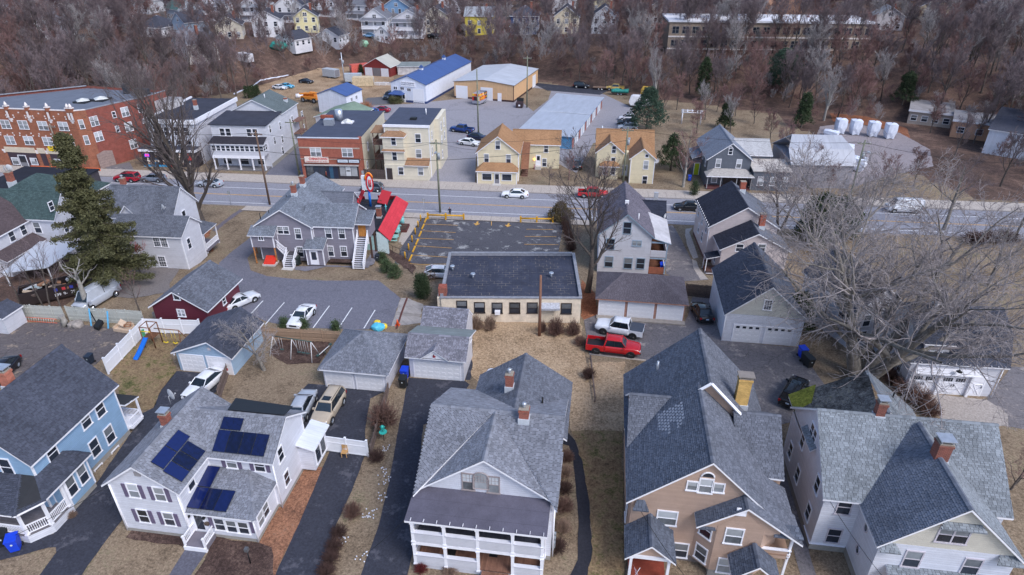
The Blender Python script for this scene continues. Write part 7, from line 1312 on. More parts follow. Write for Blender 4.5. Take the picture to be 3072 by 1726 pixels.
for k,(t1,a,b,t2,c,d,lb)in enumerate((('B2',1685,828,'B2',2030,838,'left'),('B3',135,862,'B3',445,868,'right'))):
 A,B=G((t1,a,b)),G((t2,c,d));o=empty('guard_rail',A,0,'yellow steel guard rail on the %s of the car park road edge'%lb,'guard rail');m=MB();m.tube([(0,0,.75),B-A+Vector((0,0,.75))],.14,6);m.build('beam',YEL,o)
 for t_ in(0,.5,1):m=MB();m.box(-.13,.13,-.13,.13,0,1.1);m.build('post',YEL,o,(B-A)*t_)
m=MB();m.tube([(0,0,0),(0,0,1.05),(0,0,1.15)],[.11,.11,.03],10);bm_=m.mesh('bollard',YEL);ORD=('nearest the road','second from the road','third from the road','fourth from the road','fifth from the road','sixth and farthest from the road')
for i,(x,y)in enumerate(((1615,848),(1590,908),(1563,975),(1533,1050),(1500,1130),(1465,1210))):setp(link('bollard',bm_,None,G(('B2',x,y))),'yellow bollard beside the restaurant, %s'%ORD[i],'bollard','yellow bollards')
m=MB();m.slab([(-.95,-.1,.16),(.95,-.1,.16),(.95,.1,.16),(-.95,.1,.16)],.16);wm=m.mesh('wheel_stop',YEL)
for i,(x,y)in enumerate(((1662,845),(1637,908),(1610,978),(1580,1055),(1550,1125),(1518,1210))):setp(link('wheel_stop',wm,None,G(('B2',x,y))+Vector((0,0,.05)),R(94)),'yellow wheel stop at the car park edge, %s'%ORD[i],'wheel stop','yellow wheel stops')
h=House('bank_stairs','grey concrete stair running down the bank to the car park','stairs',*(lambda p:(p.x,p.y))(G(('B2',1200,1085))),ter(*(lambda p:(p.x,p.y))(G(('B2',1200,1085)))),0);e=h.inv@G(('B2',1480,1215));h.stairs((e.x,e.y,-2.0),(0,0,0),1.3,13,CONC,CONC)
def bin_(label,at,c,rz=0,s=1.0):
 o=empty('wheelie_bin',G(at)+Vector((0,0,.04)),R(rz),label,'bin');mt=m_plain('bin_%d_%d_%d'%c,c,.5);m=MB();b=[(-.25,-.26,.1),(.25,-.26,.1),(.25,.26,.1),(-.25,.26,.1)];t=[(-.3,-.34,1.0),(.3,-.34,1.0),(.3,.34,1.0),(-.3,.34,1.0)];m.poly(b[::-1]);m.poly(t);[m.poly([b[i],b[(i+1)%4],t[(i+1)%4],t[i]])for i in range(4)];m.build('body',mt,o);m=MB();m.slab([(-.32,-.37,1.03),(.32,-.37,1.03),(.32,.38,1.1),(-.32,.38,1.1)],.06);m.build('lid',mt,o)
 for x in(-.27,.27):m=MB();m.tube([(x-.03,.28,.12),(x+.03,.28,.12)],.12,10);m.build('wheel',BLACK,o)
 m=MB();m.tube([(-.25,.42,1.0),(.25,.42,1.0)],.025,6);m.build('handle',mt,o);m=MB();m.poly([(.07*math.cos(t*.785),-.325,.7+.07*math.sin(t*.785))for t in range(8)]);m.build('badge',m_plain('badge_pale',(190,200,206),.5),o);o.scale=(s,)*3
BLU=(24,66,206);BKB=(32,36,40)
bin_('blue recycling bin left of the star garage',('C2',1465,985),BLU,0,1.15);bin_('black bin before the blue one by the star garage',('C2',1450,1070),BKB,0,1.15);bin_('blue recycling bin right of the white gabled garage',('C4',425,780),BLU,20,1.15);bin_('black bin directly before the blue bin by the white gabled garage',('C4',452,835),BKB,20,1.1);bin_('black bin with pale badge nearest the dry lawn',('C4',490,875),BKB,20,1.15);bin_('blue recycling bin by the blue house porch',('D1',165,1200),BLU,30,1.2);bin_('black bin left of the blue bin by the blue house porch',('D1',60,1150),BKB,30,1.2);bin_('blue bin beside the tree shaded white house',('B3',1497,1335),BLU,0,1.15);bin_('dark green bin under the grey house stairs',('B2',430,1275),(38,48,48),0,1.2);bin_('blue bin near the slate grey house walk',('E5',872,555),(40,80,200));bin_('dark bin beyond the slate fence by the white vinyl fence',('C1',880,840),(34,44,60));bin_('navy bin on the tarmac walk by the bank',('B2',1205,1235),(44,52,66))
WOODP=m_plain('pole_wood',(112,90,78),.9,var=.3);PH={}
def pole(label,at,hgt,mat=None,lean=(0,0),arm=True,lamp=False,name='utility_pole'):
 p=G(at);o=empty(name,p,0,label,'pole');m=MB();m.tube([(0,0,-.3),(lean[0],lean[1],hgt)],[.19,.12],9);m.build('shaft',mat or WOODP,o)
 if arm:m=MB();m.box(lean[0]-.06-1.0,lean[0]+1.06,lean[1]-.06,lean[1]+.06,hgt-.7,hgt-.55);m.build('crossarm',mat or WOODP,o);[(lambda q_:(q_.tube([(lean[0]+x,lean[1],hgt-.55),(lean[0]+x,lean[1],hgt-.35)],.05,6),q_.build('insulator',m_plain('insulator',(190,190,196),.3),o)))(MB())for x in(-.9,-.4,.4,.9)]
 if lamp:m=MB();m.tube([(lean[0],lean[1],hgt-2),(lean[0]+.3,lean[1]-1.6,hgt-1.5)],.05,6);m.build('lamp_arm',m_plain('galvanised',(190,195,205),.35,.6),o);m=MB();m.box(lean[0]+.15,lean[0]+.5,lean[1]-2.3,lean[1]-1.5,hgt-1.6,hgt-1.42);m.build('lamp_head',m_plain('galvanised',(190,195,205),.35,.6),o);m=MB();m.tube([(lean[0]+.3,lean[1],hgt-3.2),(lean[0]+.3,lean[1],hgt-2.2)],.25,10);m.build('transformer',m_plain('transformer_grey',(150,156,164),.4),o)
 PH[at]=p+Vector((lean[0],lean[1],hgt-.4));return o
G1=m_plain('green_grey_pole',(120,124,108),.9,var=.3);P1,P2,P3,P4,P5,P6=('B2',160,690),('B2',1802,765),('E5',268,600),('B4',2490,990),('B2',445,415),('B4',880,660)
pole('brown utility pole between the street tree and grey house',P1,13.0);pole('weathered utility pole by the car park guard rail',P2,12.5,G1,lamp=True);pole('utility pole with transformer before the twin gable house',P3,11,G1,lamp=True);pole('leaning utility pole near the right edge of the road',P4,12,m_plain('grey_pole',(128,120,112),.9),lean=(.8,0));pole('green grey utility pole left of the Chinatown building',P5,11,G1);pole('utility pole with white lamp beside the boat yard',P6,11,G1,lamp=True);pole('brown pole standing in the lawn before the cream flat building',('C3',315,572),7.6,m_plain('brown_pole',(128,92,76),.9),arm=False);pole('tall pole in the back lot beside the food trailer',('A2',2172,1330),15,G1,arm=False);pole('tall pole by the dumpster at the tan warehouse',('A3',195,1040),13,G1);pole('metal light pole behind the small blue roofed shed',('A2',882,810),9,m_plain('galvanised',(190,195,205),.35,.6),arm=False,lamp=True,name='light_pole');pole('utility pole behind the spruce by the brick block',('B1',630,345),9,m_plain('grey_pole',(128,120,112),.9))
def wire(label,a,b,sag=.6,r=.02,group='overhead wires'):m=MB();m.tube([a.lerp(b,t)-a-Vector((0,0,sag*4*t*(1-t)))for t in np.linspace(0,1,13)],r,4);setp(m.build('overhead_wire',BLACK,None,a),label,'wire',group)
wire('low thick overhead cable from brown pole to car park pole',PH[P1]-Vector((0,0,3)),PH[P2]-Vector((0,0,3)),.5,.035);wire('upper overhead wire from brown pole to car park pole',PH[P1],PH[P2],.9);wire('low thick overhead cable from car park pole to transformer pole',PH[P2]-Vector((0,0,3)),PH[P3]-Vector((0,0,2)),.5,.035);wire('upper overhead wire from car park pole to transformer pole',PH[P2],PH[P3],.8);wire('overhead wire from transformer pole towards the boat yard pole',PH[P3],PH[P6],.9,.025);wire('overhead wire from boat yard pole to the leaning pole',PH[P6],PH[P4],.9,.025);wire('overhead wire running left from the brown pole',PH[P1],PH[('B1',630,345)],.9,.025);wire('service drop from car park pole to cream apartments',PH[P2],Vector((-39.5,112.8,3.5)),.4);wire('service drop from car park pole to the yellow house',PH[P2],Vector((-21,115,3)),.4)
wire('white service wire hanging beside the blue house driveway',G(('D1',0,1215))+Vector((0,0,.8)),Vector((-33.3,29.3,4.6)),.2,.02);wire('pale service wire crossing the porch house driveway',Vector((-11.4,28.9,4.9)),G(('D2',1050,1420))+Vector((0,0,1.5)),.15,.015);wire('dark service wires to the tan house porch',Vector((4.2,32.2,5.0)),Vector((8.0,26.5,4.0)),.3,.02);wire('dark service wires to the gabled white house',Vector((17.2,34.6,5.2)),Vector((20.5,27,4)),.4,.02)
def bars(o,segs,r,mat,name):
 for a,b in segs:m=MB();m.tube([a,b],r,6);m.build(name,mat,o)
o=empty('play_set',G(('C1',1455,690)),R(0),'wooden play tower with blue slide and yellow swings','play set');BRW=m_wood('play_timber',(118,82,62),.3,'Z');bars(o,[((x,y,0),(x,y,2.6))for x in(-.6,.6)for y in(0,1.2)],.06,BRW,'post');bars(o,[((-.6,0,2.6),(.6,0,2.6)),((-.6,1.2,2.6),(.6,1.2,2.6)),((-.6,0,2.6),(-.6,1.2,2.6)),((.6,0,2.6),(.6,1.2,2.6)),((.6,.6,2.2),(3.4,.6,2.2)),((3.4,.6,2.2),(3.9,-.3,0)),((3.4,.6,2.2),(3.9,1.5,0))],.05,BRW,'beam')
m=MB();m.box(-.6,.6,0,1.2,1.2,1.28);m.build('platform',BRW,o);SLD=m_plain('slide_blue',(28,108,204),.35);m=MB();st=[(-.1-.0*t,-.05-2.3*t,1.25*(1-t)**1.2+.12)for t in np.linspace(0,1,8)]
for a,b in zip(st,st[1:]):m.poly([(a[0]-.24,a[1],a[2]),(b[0]-.24,b[1],b[2]),(b[0]+.24,b[1],b[2]),(a[0]+.24,a[1],a[2])][::-1]);[m.poly([(a[0]+s*.24,a[1],a[2]),(b[0]+s*.24,b[1],b[2]),(b[0]+s*.26,b[1],b[2]+.15),(a[0]+s*.26,a[1],a[2]+.15)])for s in(-1,1)]
m.build('slide',SLD,o);YS2=m_plain('swing_yellow',(226,196,50),.5)
for x in(1.5,2.6):bars(o,[((x-.2,.6,2.2),(x-.2,.6,.5)),((x+.2,.6,2.2),(x+.2,.6,.5))],.015,YS2,'chain');m=MB();m.tube([(x-.25,.6,.55),(x,.6,.42),(x+.25,.6,.55)],.07,6);m.build('swing_seat',YS2,o)
bars(o,[((-.6,0,2.1),(.6,0,2.1))],.05,YS2,'trim');m=MB();m.box(-.62,-.55,0,.5,1.3,2.1);m.build('panel',m_plain('play_green',(90,180,130),.5),o)
o=empty('swing_set',G(('C2',400,760)),R(-6),'white framed swing set with green top bar on dark mulch','swing set');GT=m_plain('swing_green',(60,84,80),.5);WF=m_plain('swing_white',(214,214,218),.5,var=.1);bars(o,[((-2.3,0,2.1),(2.3,0,2.1))],.05,GT,'top_bar');bars(o,[((x,0,2.1),(x+(.25 if x>0 else-.25 if x<0 else 0),y,0))for x in(-2.2,0,2.2)for y in(-.8,.8)],.04,WF,'leg')
for x in(-1.4,.6,1.1,1.6):bars(o,[((x-.15,0,2.05),(x-.15,0,.55)),((x+.15,0,2.05),(x+.15,0,.55))],.014,WF,'chain');m=MB();m.box(x-.2,x+.2,-.1,.1,.5,.55);m.build('swing_seat',GT,o)
o=empty('see_saw',G(('C2',690,750)),R(65),'small white and green see-saw by the hip roofed garage','see-saw');bars(o,[((-.9,0,.35),(.9,0,.7))],.05,WF,'plank');bars(o,[((0,-.2,0),(0,0,.5)),((0,.2,0),(0,0,.5))],.04,GT,'leg');[(lambda m_:(m_.box(x-.15,x+.15,-.14,.14,z_,z_+.1),m_.build('seat',GT,o)))(MB())for x,z_ in((-.9,.35),(.9,.7))]
o=empty('ladder',G(('C1',365,445)),R(0),'orange extension ladder lying by the pale stockade fence','ladder');ORL=m_plain('ladder_orange',(222,104,74),.5);bars(o,[((-2.4,0,.1),(2.4,.1,.1)),((-2.4,.1,.55),(2.4,.2,.55))],.035,ORL,'side_rail');bars(o,[((-2.3+i*.31,.02,.1),(-2.3+i*.31,.12,.55))for i in range(15)],.02,m_plain('galvanised',(190,195,205),.35,.6),'rung')
def lump(name,label,cat,at,r,mat,seed=1,sz=(1,1,.8)):
 bm=bmesh.new();bmesh.ops.create_icosphere(bm,subdivisions=2,radius=r);q_=random.Random(seed)
 for v in bm.verts:v.co=Vector((v.co.x*sz[0],v.co.y*sz[1],v.co.z*sz[2]))*q_.uniform(.85,1.12)
 me=bpy.data.meshes.new(name);bm.to_mesh(me);bm.free();me.materials.append(mat);return setp(link(name,me,None,G(at)+Vector((0,0,r*sz[2]*.5))),label,cat)
ROCK=m_plain('grey_rock',(150,142,138),.9,var=.3);lump('boulder','left grey boulder beside the stump','boulder',('C1',700,480),.5,ROCK);lump('boulder','right larger grey boulder beside the stump','boulder',('C1',755,482),.65,ROCK,2);o=lump('tarp_heap','bright blue tarpaulin heap behind the hip roofed garage','tarp',('C2',1205,505),.8,m_plain('cyan_tarp',(84,186,216),.5),3,(1,.8,.6));lump('toy_heap','left yellow toy heap beside the cyan tarp','toys',('C2',1195,455),.4,YS2,4);lump('toy_heap','right yellow toy heap beside the cyan tarp','toys',('C2',1262,490),.4,YS2,5);lump('snow_heap','small white snow heap at the porch house rear lawn','snow',('C2',2300,920),.45,m_plain('old_snow',(214,218,232),.8),6,(1.2,1,.4));lump('mint_tank','mint green round tank on the hill yard','tank',('A2',1062,440),1.7,m_plain('mint_green',(150,196,170),.5),7,(1.2,.8,.8));lump('teal_tarp_heap','teal tarpaulin covered heap on the left hillside','tarp',('A2',240,470),2.2,m_plain('teal_tarp',(70,130,130),.6),8,(1.3,1,.7))
m=MB();m.tube([(0,0,0),(.02,.05,.6),(0,0,1.4)],[.42,.36,.36],9);setp(m.build('tree_stump',PBARK,None,G(('C1',630,480))),'tall pale tree stump between the two stockade fences','stump');m=MB();m.tube([(0,0,0),(0,0,1.0)],[.3,.25],8);setp(m.build('tree_stump',PBARK,None,G(('C1',1510,415))),'short stump at the maroon garage corner','stump')
SOFA=m_plain('beige_sofa',(196,172,150),.9);o=empty('old_sofa',G(('C1',1205,525)),R(-5),'discarded beige sofa with furniture piled on it','sofa');[(lambda m_:(m_.box(*b),m_.build(n_,SOFA,o)))(MB())for n_,b in(('seat',(-.95,.95,-.4,.35,.05,.4)),('backrest',(-.95,.95,.35,.55,.05,.85)),('armrest',(-1.1,-.95,-.4,.5,.05,.6)),('armrest',(.95,1.1,-.4,.5,.05,.6)))];m=MB();m.slab([(-.5,-.1,.8),(.1,-.2,.6),(.3,.3,.9),(-.4,.4,1.2)],.1);setp(m.build('loose_panel',SOFA,None,o.location+Vector((0,0,.15))),'beige board lying on the discarded sofa','board');o2=empty('broken_crate',o.location+Vector((.55,.1,.75)),.4,'brown wooden crate frame on the discarded sofa','crate');bars(o2,[((a,b,c),(d,e,f))for a,b,c,d,e,f in((-.3,-.3,0,.3,-.3,0),(.3,-.3,0,.3,.3,.2),(.3,.3,.2,-.3,.3,.2),(-.3,.3,.2,-.3,-.3,0),(-.3,-.3,.3,.3,-.3,.3),(.3,-.3,.3,.3,-.3,0),(-.3,-.3,.3,-.3,-.3,0))],.04,m_plain('crate_wood',(150,96,64),.8),'slat')
for x,y,lb in((882,480,'left'),(1045,505,'right')):m=MB();m.box(-.08,.08,-.03,.03,0,2.1);e=setp(m.build('blue_plank',m_plain('plank_blue',(96,178,226),.6),None,G(('C1',x,y))),'%s sky blue plank leaning on the stockade fence'%lb,'plank');e.rotation_euler=(-.25,.08 if lb=='right' else 0,0)
o=empty('basketball_hoop',G(('C1',960,505)),R(-25),'toppled black basketball hoop by the stockade fence','hoop');bars(o,[((0,0,.3),(-1.9,.4,1.4)),((-1.9,.4,1.4),(-2.4,.4,1.2))],.06,BLACK,'shaft');m=MB();m.slab([(-.3,-.4,.5),(.5,-.3,.5),(.6,.4,1.1),(-.2,.3,1.1)],.4);m.build('base',BLACK,o);bars(o,[((-2.4,.1,1.2),(-2.9,.6,1.35)),((-2.4,.6,1.2),(-2.9,.1,1.35))],.03,BLACK,'frame')
h=House('garden_shed','white wooden shed at the left edge of the tarmac yard','shed',*(lambda p:(p.x-3.2,p.y))(G(('C1',105,560))),0,0);h.walls(0,3,0,2.6,0,2.0,WSIDN,2.7,'y');h.gable(0,3,0,2.6,2.0,2.7,'y',DARK,oe=.15,og=.15);h.box('door_line',BLACK,1.45,1.52,-.02,0,0,1.9)
OAKC=m_plain('chair_oak',(186,146,96),.6);o=empty('wooden_chair',G(('D2',885,300))+Vector((0,0,.05)),R(185),'wooden chair standing before the white driveway gate','chair');[(lambda m_:(m_.box(*b),m_.build(n_,OAKC,o)))(MB())for n_,b in[('seat',(-.25,.25,-.25,.25,.45,.5))]+[('leg',(x-.025,x+.025,y-.025,y+.025,0,.45))for x in(-.21,.21)for y in(-.21,.21)]+[('back_post',(x-.025,x+.025,.0-.25,-.2,.5,1.05))for x in(-.21,.21)]+[('back_slat',(-.2,.2,-.24,-.21,z_,z_+.1))for z_ in(.65,.8,.95)]]
o=empty('bird_feeder',G(('D2',1262,150)),0,'teal bird feeder on a pole beside the driveway shrubs','bird feeder');TEA=m_plain('feeder_teal',(54,178,166),.5);bars(o,[((0,0,0),(0,0,1.3))],.03,BLACK,'pole');m=MB();m.tube([(0,0,1.0),(0,0,1.05)],.35,12);m.build('tray',TEA,o);m=MB();m.box(-.13,.13,-.13,.13,1.3,1.6);m.tube([(0,0,1.6),(0,0,1.8)],[.28,.02],4);m.build('house',TEA,o)
o=empty('traffic_cone',G(('C2',1392,468)),0,'orange traffic cone on the paver path','cone');m=MB();m.tube([(0,0,.04),(0,0,.75)],[.2,.04],12);m.build('cone',m_plain('cone_orange',(232,92,40),.5),o);m=MB();m.box(-.25,.25,-.25,.25,0,.04);m.build('base',m_plain('cone_orange',(232,92,40),.5),o)
o=empty('lamp_post',G(('D1',2418,1335)),0,'black garden lamp post in the mulch bed','lamp');bars(o,[((0,0,0),(0,0,1.35))],.045,BLACK,'post');m=MB();m.box(-.13,.13,-.13,.13,1.35,1.65);m.build('lantern',m_plain('lantern_glass',(90,92,96),.3),o)
AQT=m_plain('aqua_table',(150,200,198),.5)
for i,(x,y)in enumerate(((1385,935),(1375,985),(1360,1040))):
 o=empty('patio_table',G(('B2',x,y)),R(5),'aqua patio table beside the restaurant, %s'%ORD[i],'table','aqua patio tables');m=MB();m.box(-.6,.6,-.5,.5,.72,.77);m.build('top',AQT,o);bars(o,[((-.4,0,0),(-.4,0,.72)),((.4,0,0),(.4,0,.72))],.05,AQT,'leg');[(lambda m_:(m_.box(-.6,.6,y_-.15,y_+.15,.42,.47),m_.build('bench',AQT,o)))(MB())for y_ in(-.75,.75)]
for x,y,lb in((1435,872,'farther'),(1395,960,'nearer')):o=empty('litter_barrel',G(('B2',x,y)),0,'%s aqua litter barrel beside the restaurant'%lb,'barrel');m=MB();m.tube([(0,0,0),(0,0,1.1)],.38,14);m.build('drum',m_plain('barrel_aqua',(124,190,196),.5),o);m=MB();m.tube([(0,0,1.1),(0,0,1.3)],[.4,.15],14);m.build('lid',m_plain('barrel_aqua',(124,190,196),.5),o)
o=empty('planter',G(('B2',1440,925)),R(5),'dark red timber planter with dry plants beside the restaurant','planter');RW=m_plain('planter_red',(92,50,48),.8);[(lambda m_:(m_.box(*b),m_.build('side',RW,o)))(MB())for b in((-.9,.9,-1.3,-1.2,0,.4),(-.9,.9,1.2,1.3,0,.4),(-.9,-.8,-1.2,1.2,0,.4),(.8,.9,-1.2,1.2,0,.4))];m=MB();m.box(-.8,.8,-1.2,1.2,0,.3);m.build('soil',MULCH,o)
o=empty('pergola',G(('A3',1775,1190)),R(-5),'white garden pergola frame in the clearing','pergola');bars(o,[((x,y,0),(x,y,2.8))for x in(-2.2,2.2)for y in(-1,1)]+[((-2.6,y,2.8),(2.6,y,2.8))for y in(-1,1)]+[((x,-1.3,2.9),(x,1.3,2.9))for x in(-2.2,-1.1,0,1.1,2.2)],.13,WHITE,'beam')
m=MB();m.tube([(-1,0,.7),(1,0,.7)],.6,14);setp(m.build('fuel_tank',WHITE,None,G(('A2',450,950)),R(25)),'white horizontal tank behind the sun porch house','tank');m=MB();m.box(-1.6,1.6,-.4,.4,0,.8);bk=m.mesh('concrete_block',m_plain('block_white',(206,202,202),.8))
for i,x in enumerate((1175,1235,1297)):setp(link('concrete_block',bk,None,G(('A2',x,822)),R(-6)),'%s concrete block in the row left of the warehouse'%('left','middle','right')[i],'block','concrete blocks in a row')
GAL=m_plain('galvanised',(190,195,205),.35,.6)
for a,lb in((('E3',1245,1460),'thin street sign post before the dark plank fence'),(('B2',1650,770),'thin sign post by the road left of the guard rail'),(('B1',2232,695),'thin sign post by the road near the street tree')):o=empty('street_sign',G(a),0,lb,'sign');bars(o,[((0,0,0),(0,0,2.6))],.04,GAL,'post');m=MB();m.box(-.25,.25,-.03,-.01,2.0,2.6);m.build('plate',m_plain('sign_back',(150,154,160),.5),o)
m=MB();m.tube([(0,0,0),(0,0,.6),(0,0,.75)],[.14,.14,.05],10);m.tube([(-.2,0,.45),(.2,0,.45)],.06,6);setp(m.build('hydrant',m_plain('hydrant_yellow',(232,190,40),.5),None,G(('E3',212,1300))),'small fire hydrant at the foot of the green grey pole','hydrant')
o=empty('garden_flag',Vector((4.1,29.6,1.6)),R(-40),'striped american flag hanging by the tan house porch','flag');m=MB();m.tube([(0,0,-.8),(.5,0,.9)],.02,5);m.build('pole',WHITE,o)
for i in range(8):m=MB();m.poly([(.06*i-.1,.02*math.sin(i),.75-.12*i),(.06*i-.04,.02*math.sin(i+1),.65-.12*i),(.06*i+.3,.02,.3-.1*i),(.06*i+.24,.02,.4-.1*i)]);m.build('stripe',m_plain('flag_red',(170,40,60),.7)if i%2 else m_plain('flag_white',(220,216,224),.7),o)
for i,(x,y)in enumerate(((1260,230),(1255,450),(1265,540),(1240,690),(1100,855),(1045,1270),(870,1115),(1160,855))):
 m=MB();q_=random.Random(i);[(lambda u,v:m.tube([(u,v,0),(u+.04,v+.02,.05)],[.07,.03],5))(q_.uniform(-.4,.4),q_.uniform(-.5,.5))for _ in range(9)];setp(m.build('snow_crumbs',m_plain('old_snow',(214,218,232),.8),None,G(('D2',x,y))+Vector((0,0,.02))),kind='stuff')
def person(label,at,hd,top,leg,skin=(186,140,116),walk=0.0,hair=(50,40,36),arms=.1,sl=None):
 p=G(at);o=empty('person',p+Vector((0,0,.12 if p.y>105 else .03)),R(hd),label,'person');me=bpy.data.meshes.new('body');w_=walk
 J=dict(pel=(0,0,.95),ch=(0,0,1.25),nk=(0,.01,1.5),hd=(0,.02,1.62),ht=(0,.02,1.74),hl=(-.1,0,.9),hr=(.1,0,.9),kl=(-.11,w_*.35-.02,.5),kr=(.11,-w_*.3-.02,.5),al=(-.12,w_*.6,.08),ar=(.12,-w_*.75,.1),tl=(-.13,w_*.6+.14*-1,.03),tr=(.13,-w_*.75-.14,.04),sl=(-.19,0,1.42),sr=(.19,0,1.42),el=(-.27,-w_*.3,1.15),er=(.27,w_*.3-arms,1.15),wl=(-.26,-w_*.5-arms*1.6,.93+arms),wr=(.26,w_*.4-arms*2.4,.93+arms),fl=(-.24,-w_*.55-arms*2,.85+arms),fr=(.24,w_*.45-arms*2.8,.86+arms))
 K=list(J);E=[('pel','ch'),('ch','nk'),('nk','hd'),('hd','ht'),('pel','hl'),('hl','kl'),('kl','al'),('al','tl'),('pel','hr'),('hr','kr'),('kr','ar'),('ar','tr'),('ch','sl'),('sl','el'),('el','wl'),('wl','fl'),('ch','sr'),('sr','er'),('er','wr'),('wr','fr')]
 RR=dict(pel=.15,ch=.16,nk=.06,hd=.1,ht=.07,hl=.1,hr=.1,kl=.075,kr=.075,al=.05,ar=.05,tl=.045,tr=.045,sl=.08,sr=.08,el=.055,er=.055,wl=.04,wr=.04,fl=.04,fr=.04)
 me.from_pydata([J[k]for k in K],[(K.index(a),K.index(b))for a,b in E],[]);b=bpy.data.objects.new('tmp',me);C.objects.link(b);md=b.modifiers.new('s','SKIN');
 for k,v in zip(K,me.skin_vertices[0].data):v.radius=(RR[k],RR[k]*(.75 if k in('pel','ch')else 1));v.use_root=k=='pel'
 b.modifiers.new('u','SUBSURF').levels=1;dg=bpy.context.evaluated_depsgraph_get();bm_=bpy.data.meshes.new_from_object(b.evaluated_get(dg));bpy.data.objects.remove(b);bm_.name='body';bm_.materials.clear()
 for c in(top,leg,skin,hair,(30,28,30)):bm_.materials.append(m_plain('cloth_%d_%d_%d'%c,c,.8))
 for f in bm_.polygons:c=f.center;f.material_index=2 if c.z>1.5 and not(c.z>1.66 or c.y>.07)else 3 if c.z>1.5 else 4 if c.z<.1 else 2 if abs(c.x)>.19 and c.z<.9+arms else 1 if c.z<.93 else 0;f.use_smooth=True
 link('body',bm_,o);return o
person('person in dark jacket standing by the yellow guard rail holding a controller',('B2',1897,808),0,(38,44,66),(62,56,52),arms=.12);person('person in maroon top and black trousers walking past the Chinatown building',('B2',712,455),-88,(116,46,40),(26,26,30),walk=.5,arms=.02);person('person in black jacket and red trousers standing in the cream doorway',('B2',1325,448),0,(30,34,46),(196,30,48),arms=.03)
class TB:
 """tapered tubes collected fast"""
 def __init__(s):s.v=[];s.f=[]
 def tube(s,pts,rs,n):
  b=len(s.v);K=len(pts)
  for k in range(K):
   p=pts[k];d=pts[min(k+1,K-1)]-pts[max(k-1,0)];a=Vector((d.y,-d.x,0.02))if abs(d.z)<.999*d.length else Vector((1,0,0))
   a.normalize();c=d.cross(a)
   if c.length>0:c.normalize()
   r=rs[k]
   for j in range(n):t=6.28318*j/n;ct,st_=math.cos(t)*r,math.sin(t)*r;s.v.append((p.x+a.x*ct+c.x*st_,p.y+a.y*ct+c.y*st_,p.z+a.z*ct+c.z*st_))
  for k in range(K-1):
   for j in range(n):q=b+k*n+j;w_=b+k*n+(j+1)%n;s.f.append((q,w_,w_+n,q+n))
 def mesh(s,name,mat):
  me=bpy.data.meshes.new(name);me.from_pydata(s.v,[],s.f);me.materials.append(mat);me.polygons.foreach_set('use_smooth',[True]*len(s.f));me.update();return me
def rvec(rn):return Vector((rn.gauss(0,1),rn.gauss(0,1),rn.gauss(0,1))).normalized()
def bare_tree(seed,H,r0,fork=.3,spread=.75,kids=(8,6,6,5),up=.25,twig=.012,lean=(0,0),limb=.55,leaders=1,lv=3,flare=.9):
 rn=random.Random(seed);T,Cn=TB(),TB()
 def grow(p,d,L,r,lev):
  K=(5,5,4,3,2)[min(lev,4)];pts=[p];rs=[r];end=.16 if lev==0 else .3;q=p.copy();e=d.copy()
  for k in range(K):
   e=(e+rvec(rn)*(.09,.2,.24,.28,.3)[min(lev,4)]+Vector((0,0,up*(.25 if lev==0 else .5)))).normalized();q=q+e*(L/K);pts.append(q);rs.append(max(twig*.6,r*(1-(1-end)*(k+1)/K)))
  (T if lev<=1 else Cn).tube(pts,rs,(9,6,4,3,3)[min(lev,4)])
  if lev>=lv+1:return
  n=kids[min(lev,len(kids)-1)];n=max(2,int(n*rn.uniform(.8,1.25)))
  for i in range(n):
   t=(fork+(1-fork)*(i+rn.random())/n)if lev==0 else .2+.8*(i+rn.random())/n;t=min(.99,t);x=t*K;k=min(K-1,int(x));b=pts[k].lerp(pts[k+1],x-k);rr=rs[k]+(rs[k+1]-rs[k])*(x-k);ax=(pts[k+1]-pts[k]).normalized();o=rvec(rn);o=(o-ax*o.dot(ax)).normalized()
   if lev==0:a=2.4*i+rn.random();o=Vector((math.cos(a),math.sin(a),0))
   sp=spread*rn.uniform(.7,1.25);nd=(ax*math.cos(sp)+o*math.sin(sp)).normalized();ln=L*(limb if lev==0 else .56)*rn.uniform(.7,1.15)*(1.1-.45*t);grow(b,nd,ln,max(twig,min(rr*.7,rr*rn.uniform(.45,.75))),lev+1)
 for i in range(leaders):
  a=6.283*i/leaders+.5;off=Vector((math.cos(a),math.sin(a),0))*(.38 if leaders>1 else 0);d=Vector((lean[0]+off.x*flare,lean[1]+off.y*flare,1)).normalized();grow(Vector((off.x*r0,off.y*r0,-.3)),d,H*(.75 if leaders==1 else .72)*rn.uniform(.9,1.05),r0 if leaders==1 else r0*.72,0)
 return T,Cn
def tree(name,label,at,tb,bark,twig,rz=0.0,sc_=1.0,group=None,cat='tree'):
 p=G(at)if isinstance(at[0],str)else Vector((at[0],at[1],ter(at[0],at[1])));o=empty(name,p,rz,label,cat,group);o.scale=(sc_,)*3
 link('trunk',tb[0].mesh('trunk',bark),o);link('crown',tb[1].mesh('crown',twig),o);return o
tree('street_tree','tall bare vase shaped tree on the lawn by the road',('B1',1960,915),bare_tree(11,25,.75,.14,.5,(15,8,7,5),.12,.016,limb=.7),BARK,m_plain('dark_twig',(104,94,94),.95,var=.3))
tree('bare_tree','bare tree standing between the flat building and brick garage',('C3',780,150),bare_tree(5,19,.42,.25,.62,(12,8,7,5),.16,.018,lean=(.1,-.02),limb=.62),BARK,m_plain('mid_twig',(92,82,82),.95,var=.3))
tree('big_maple','huge spreading bare maple with pale lichen limbs behind the mossy roof',('C4',985,985),bare_tree(21,24,.9,.2,.8,(9,9,8,6),.06,.02,leaders=4,limb=.72,flare=1.35),LICH,m_plain('lichen_twig',(152,144,146),.95,var=.35,scale=1.5))
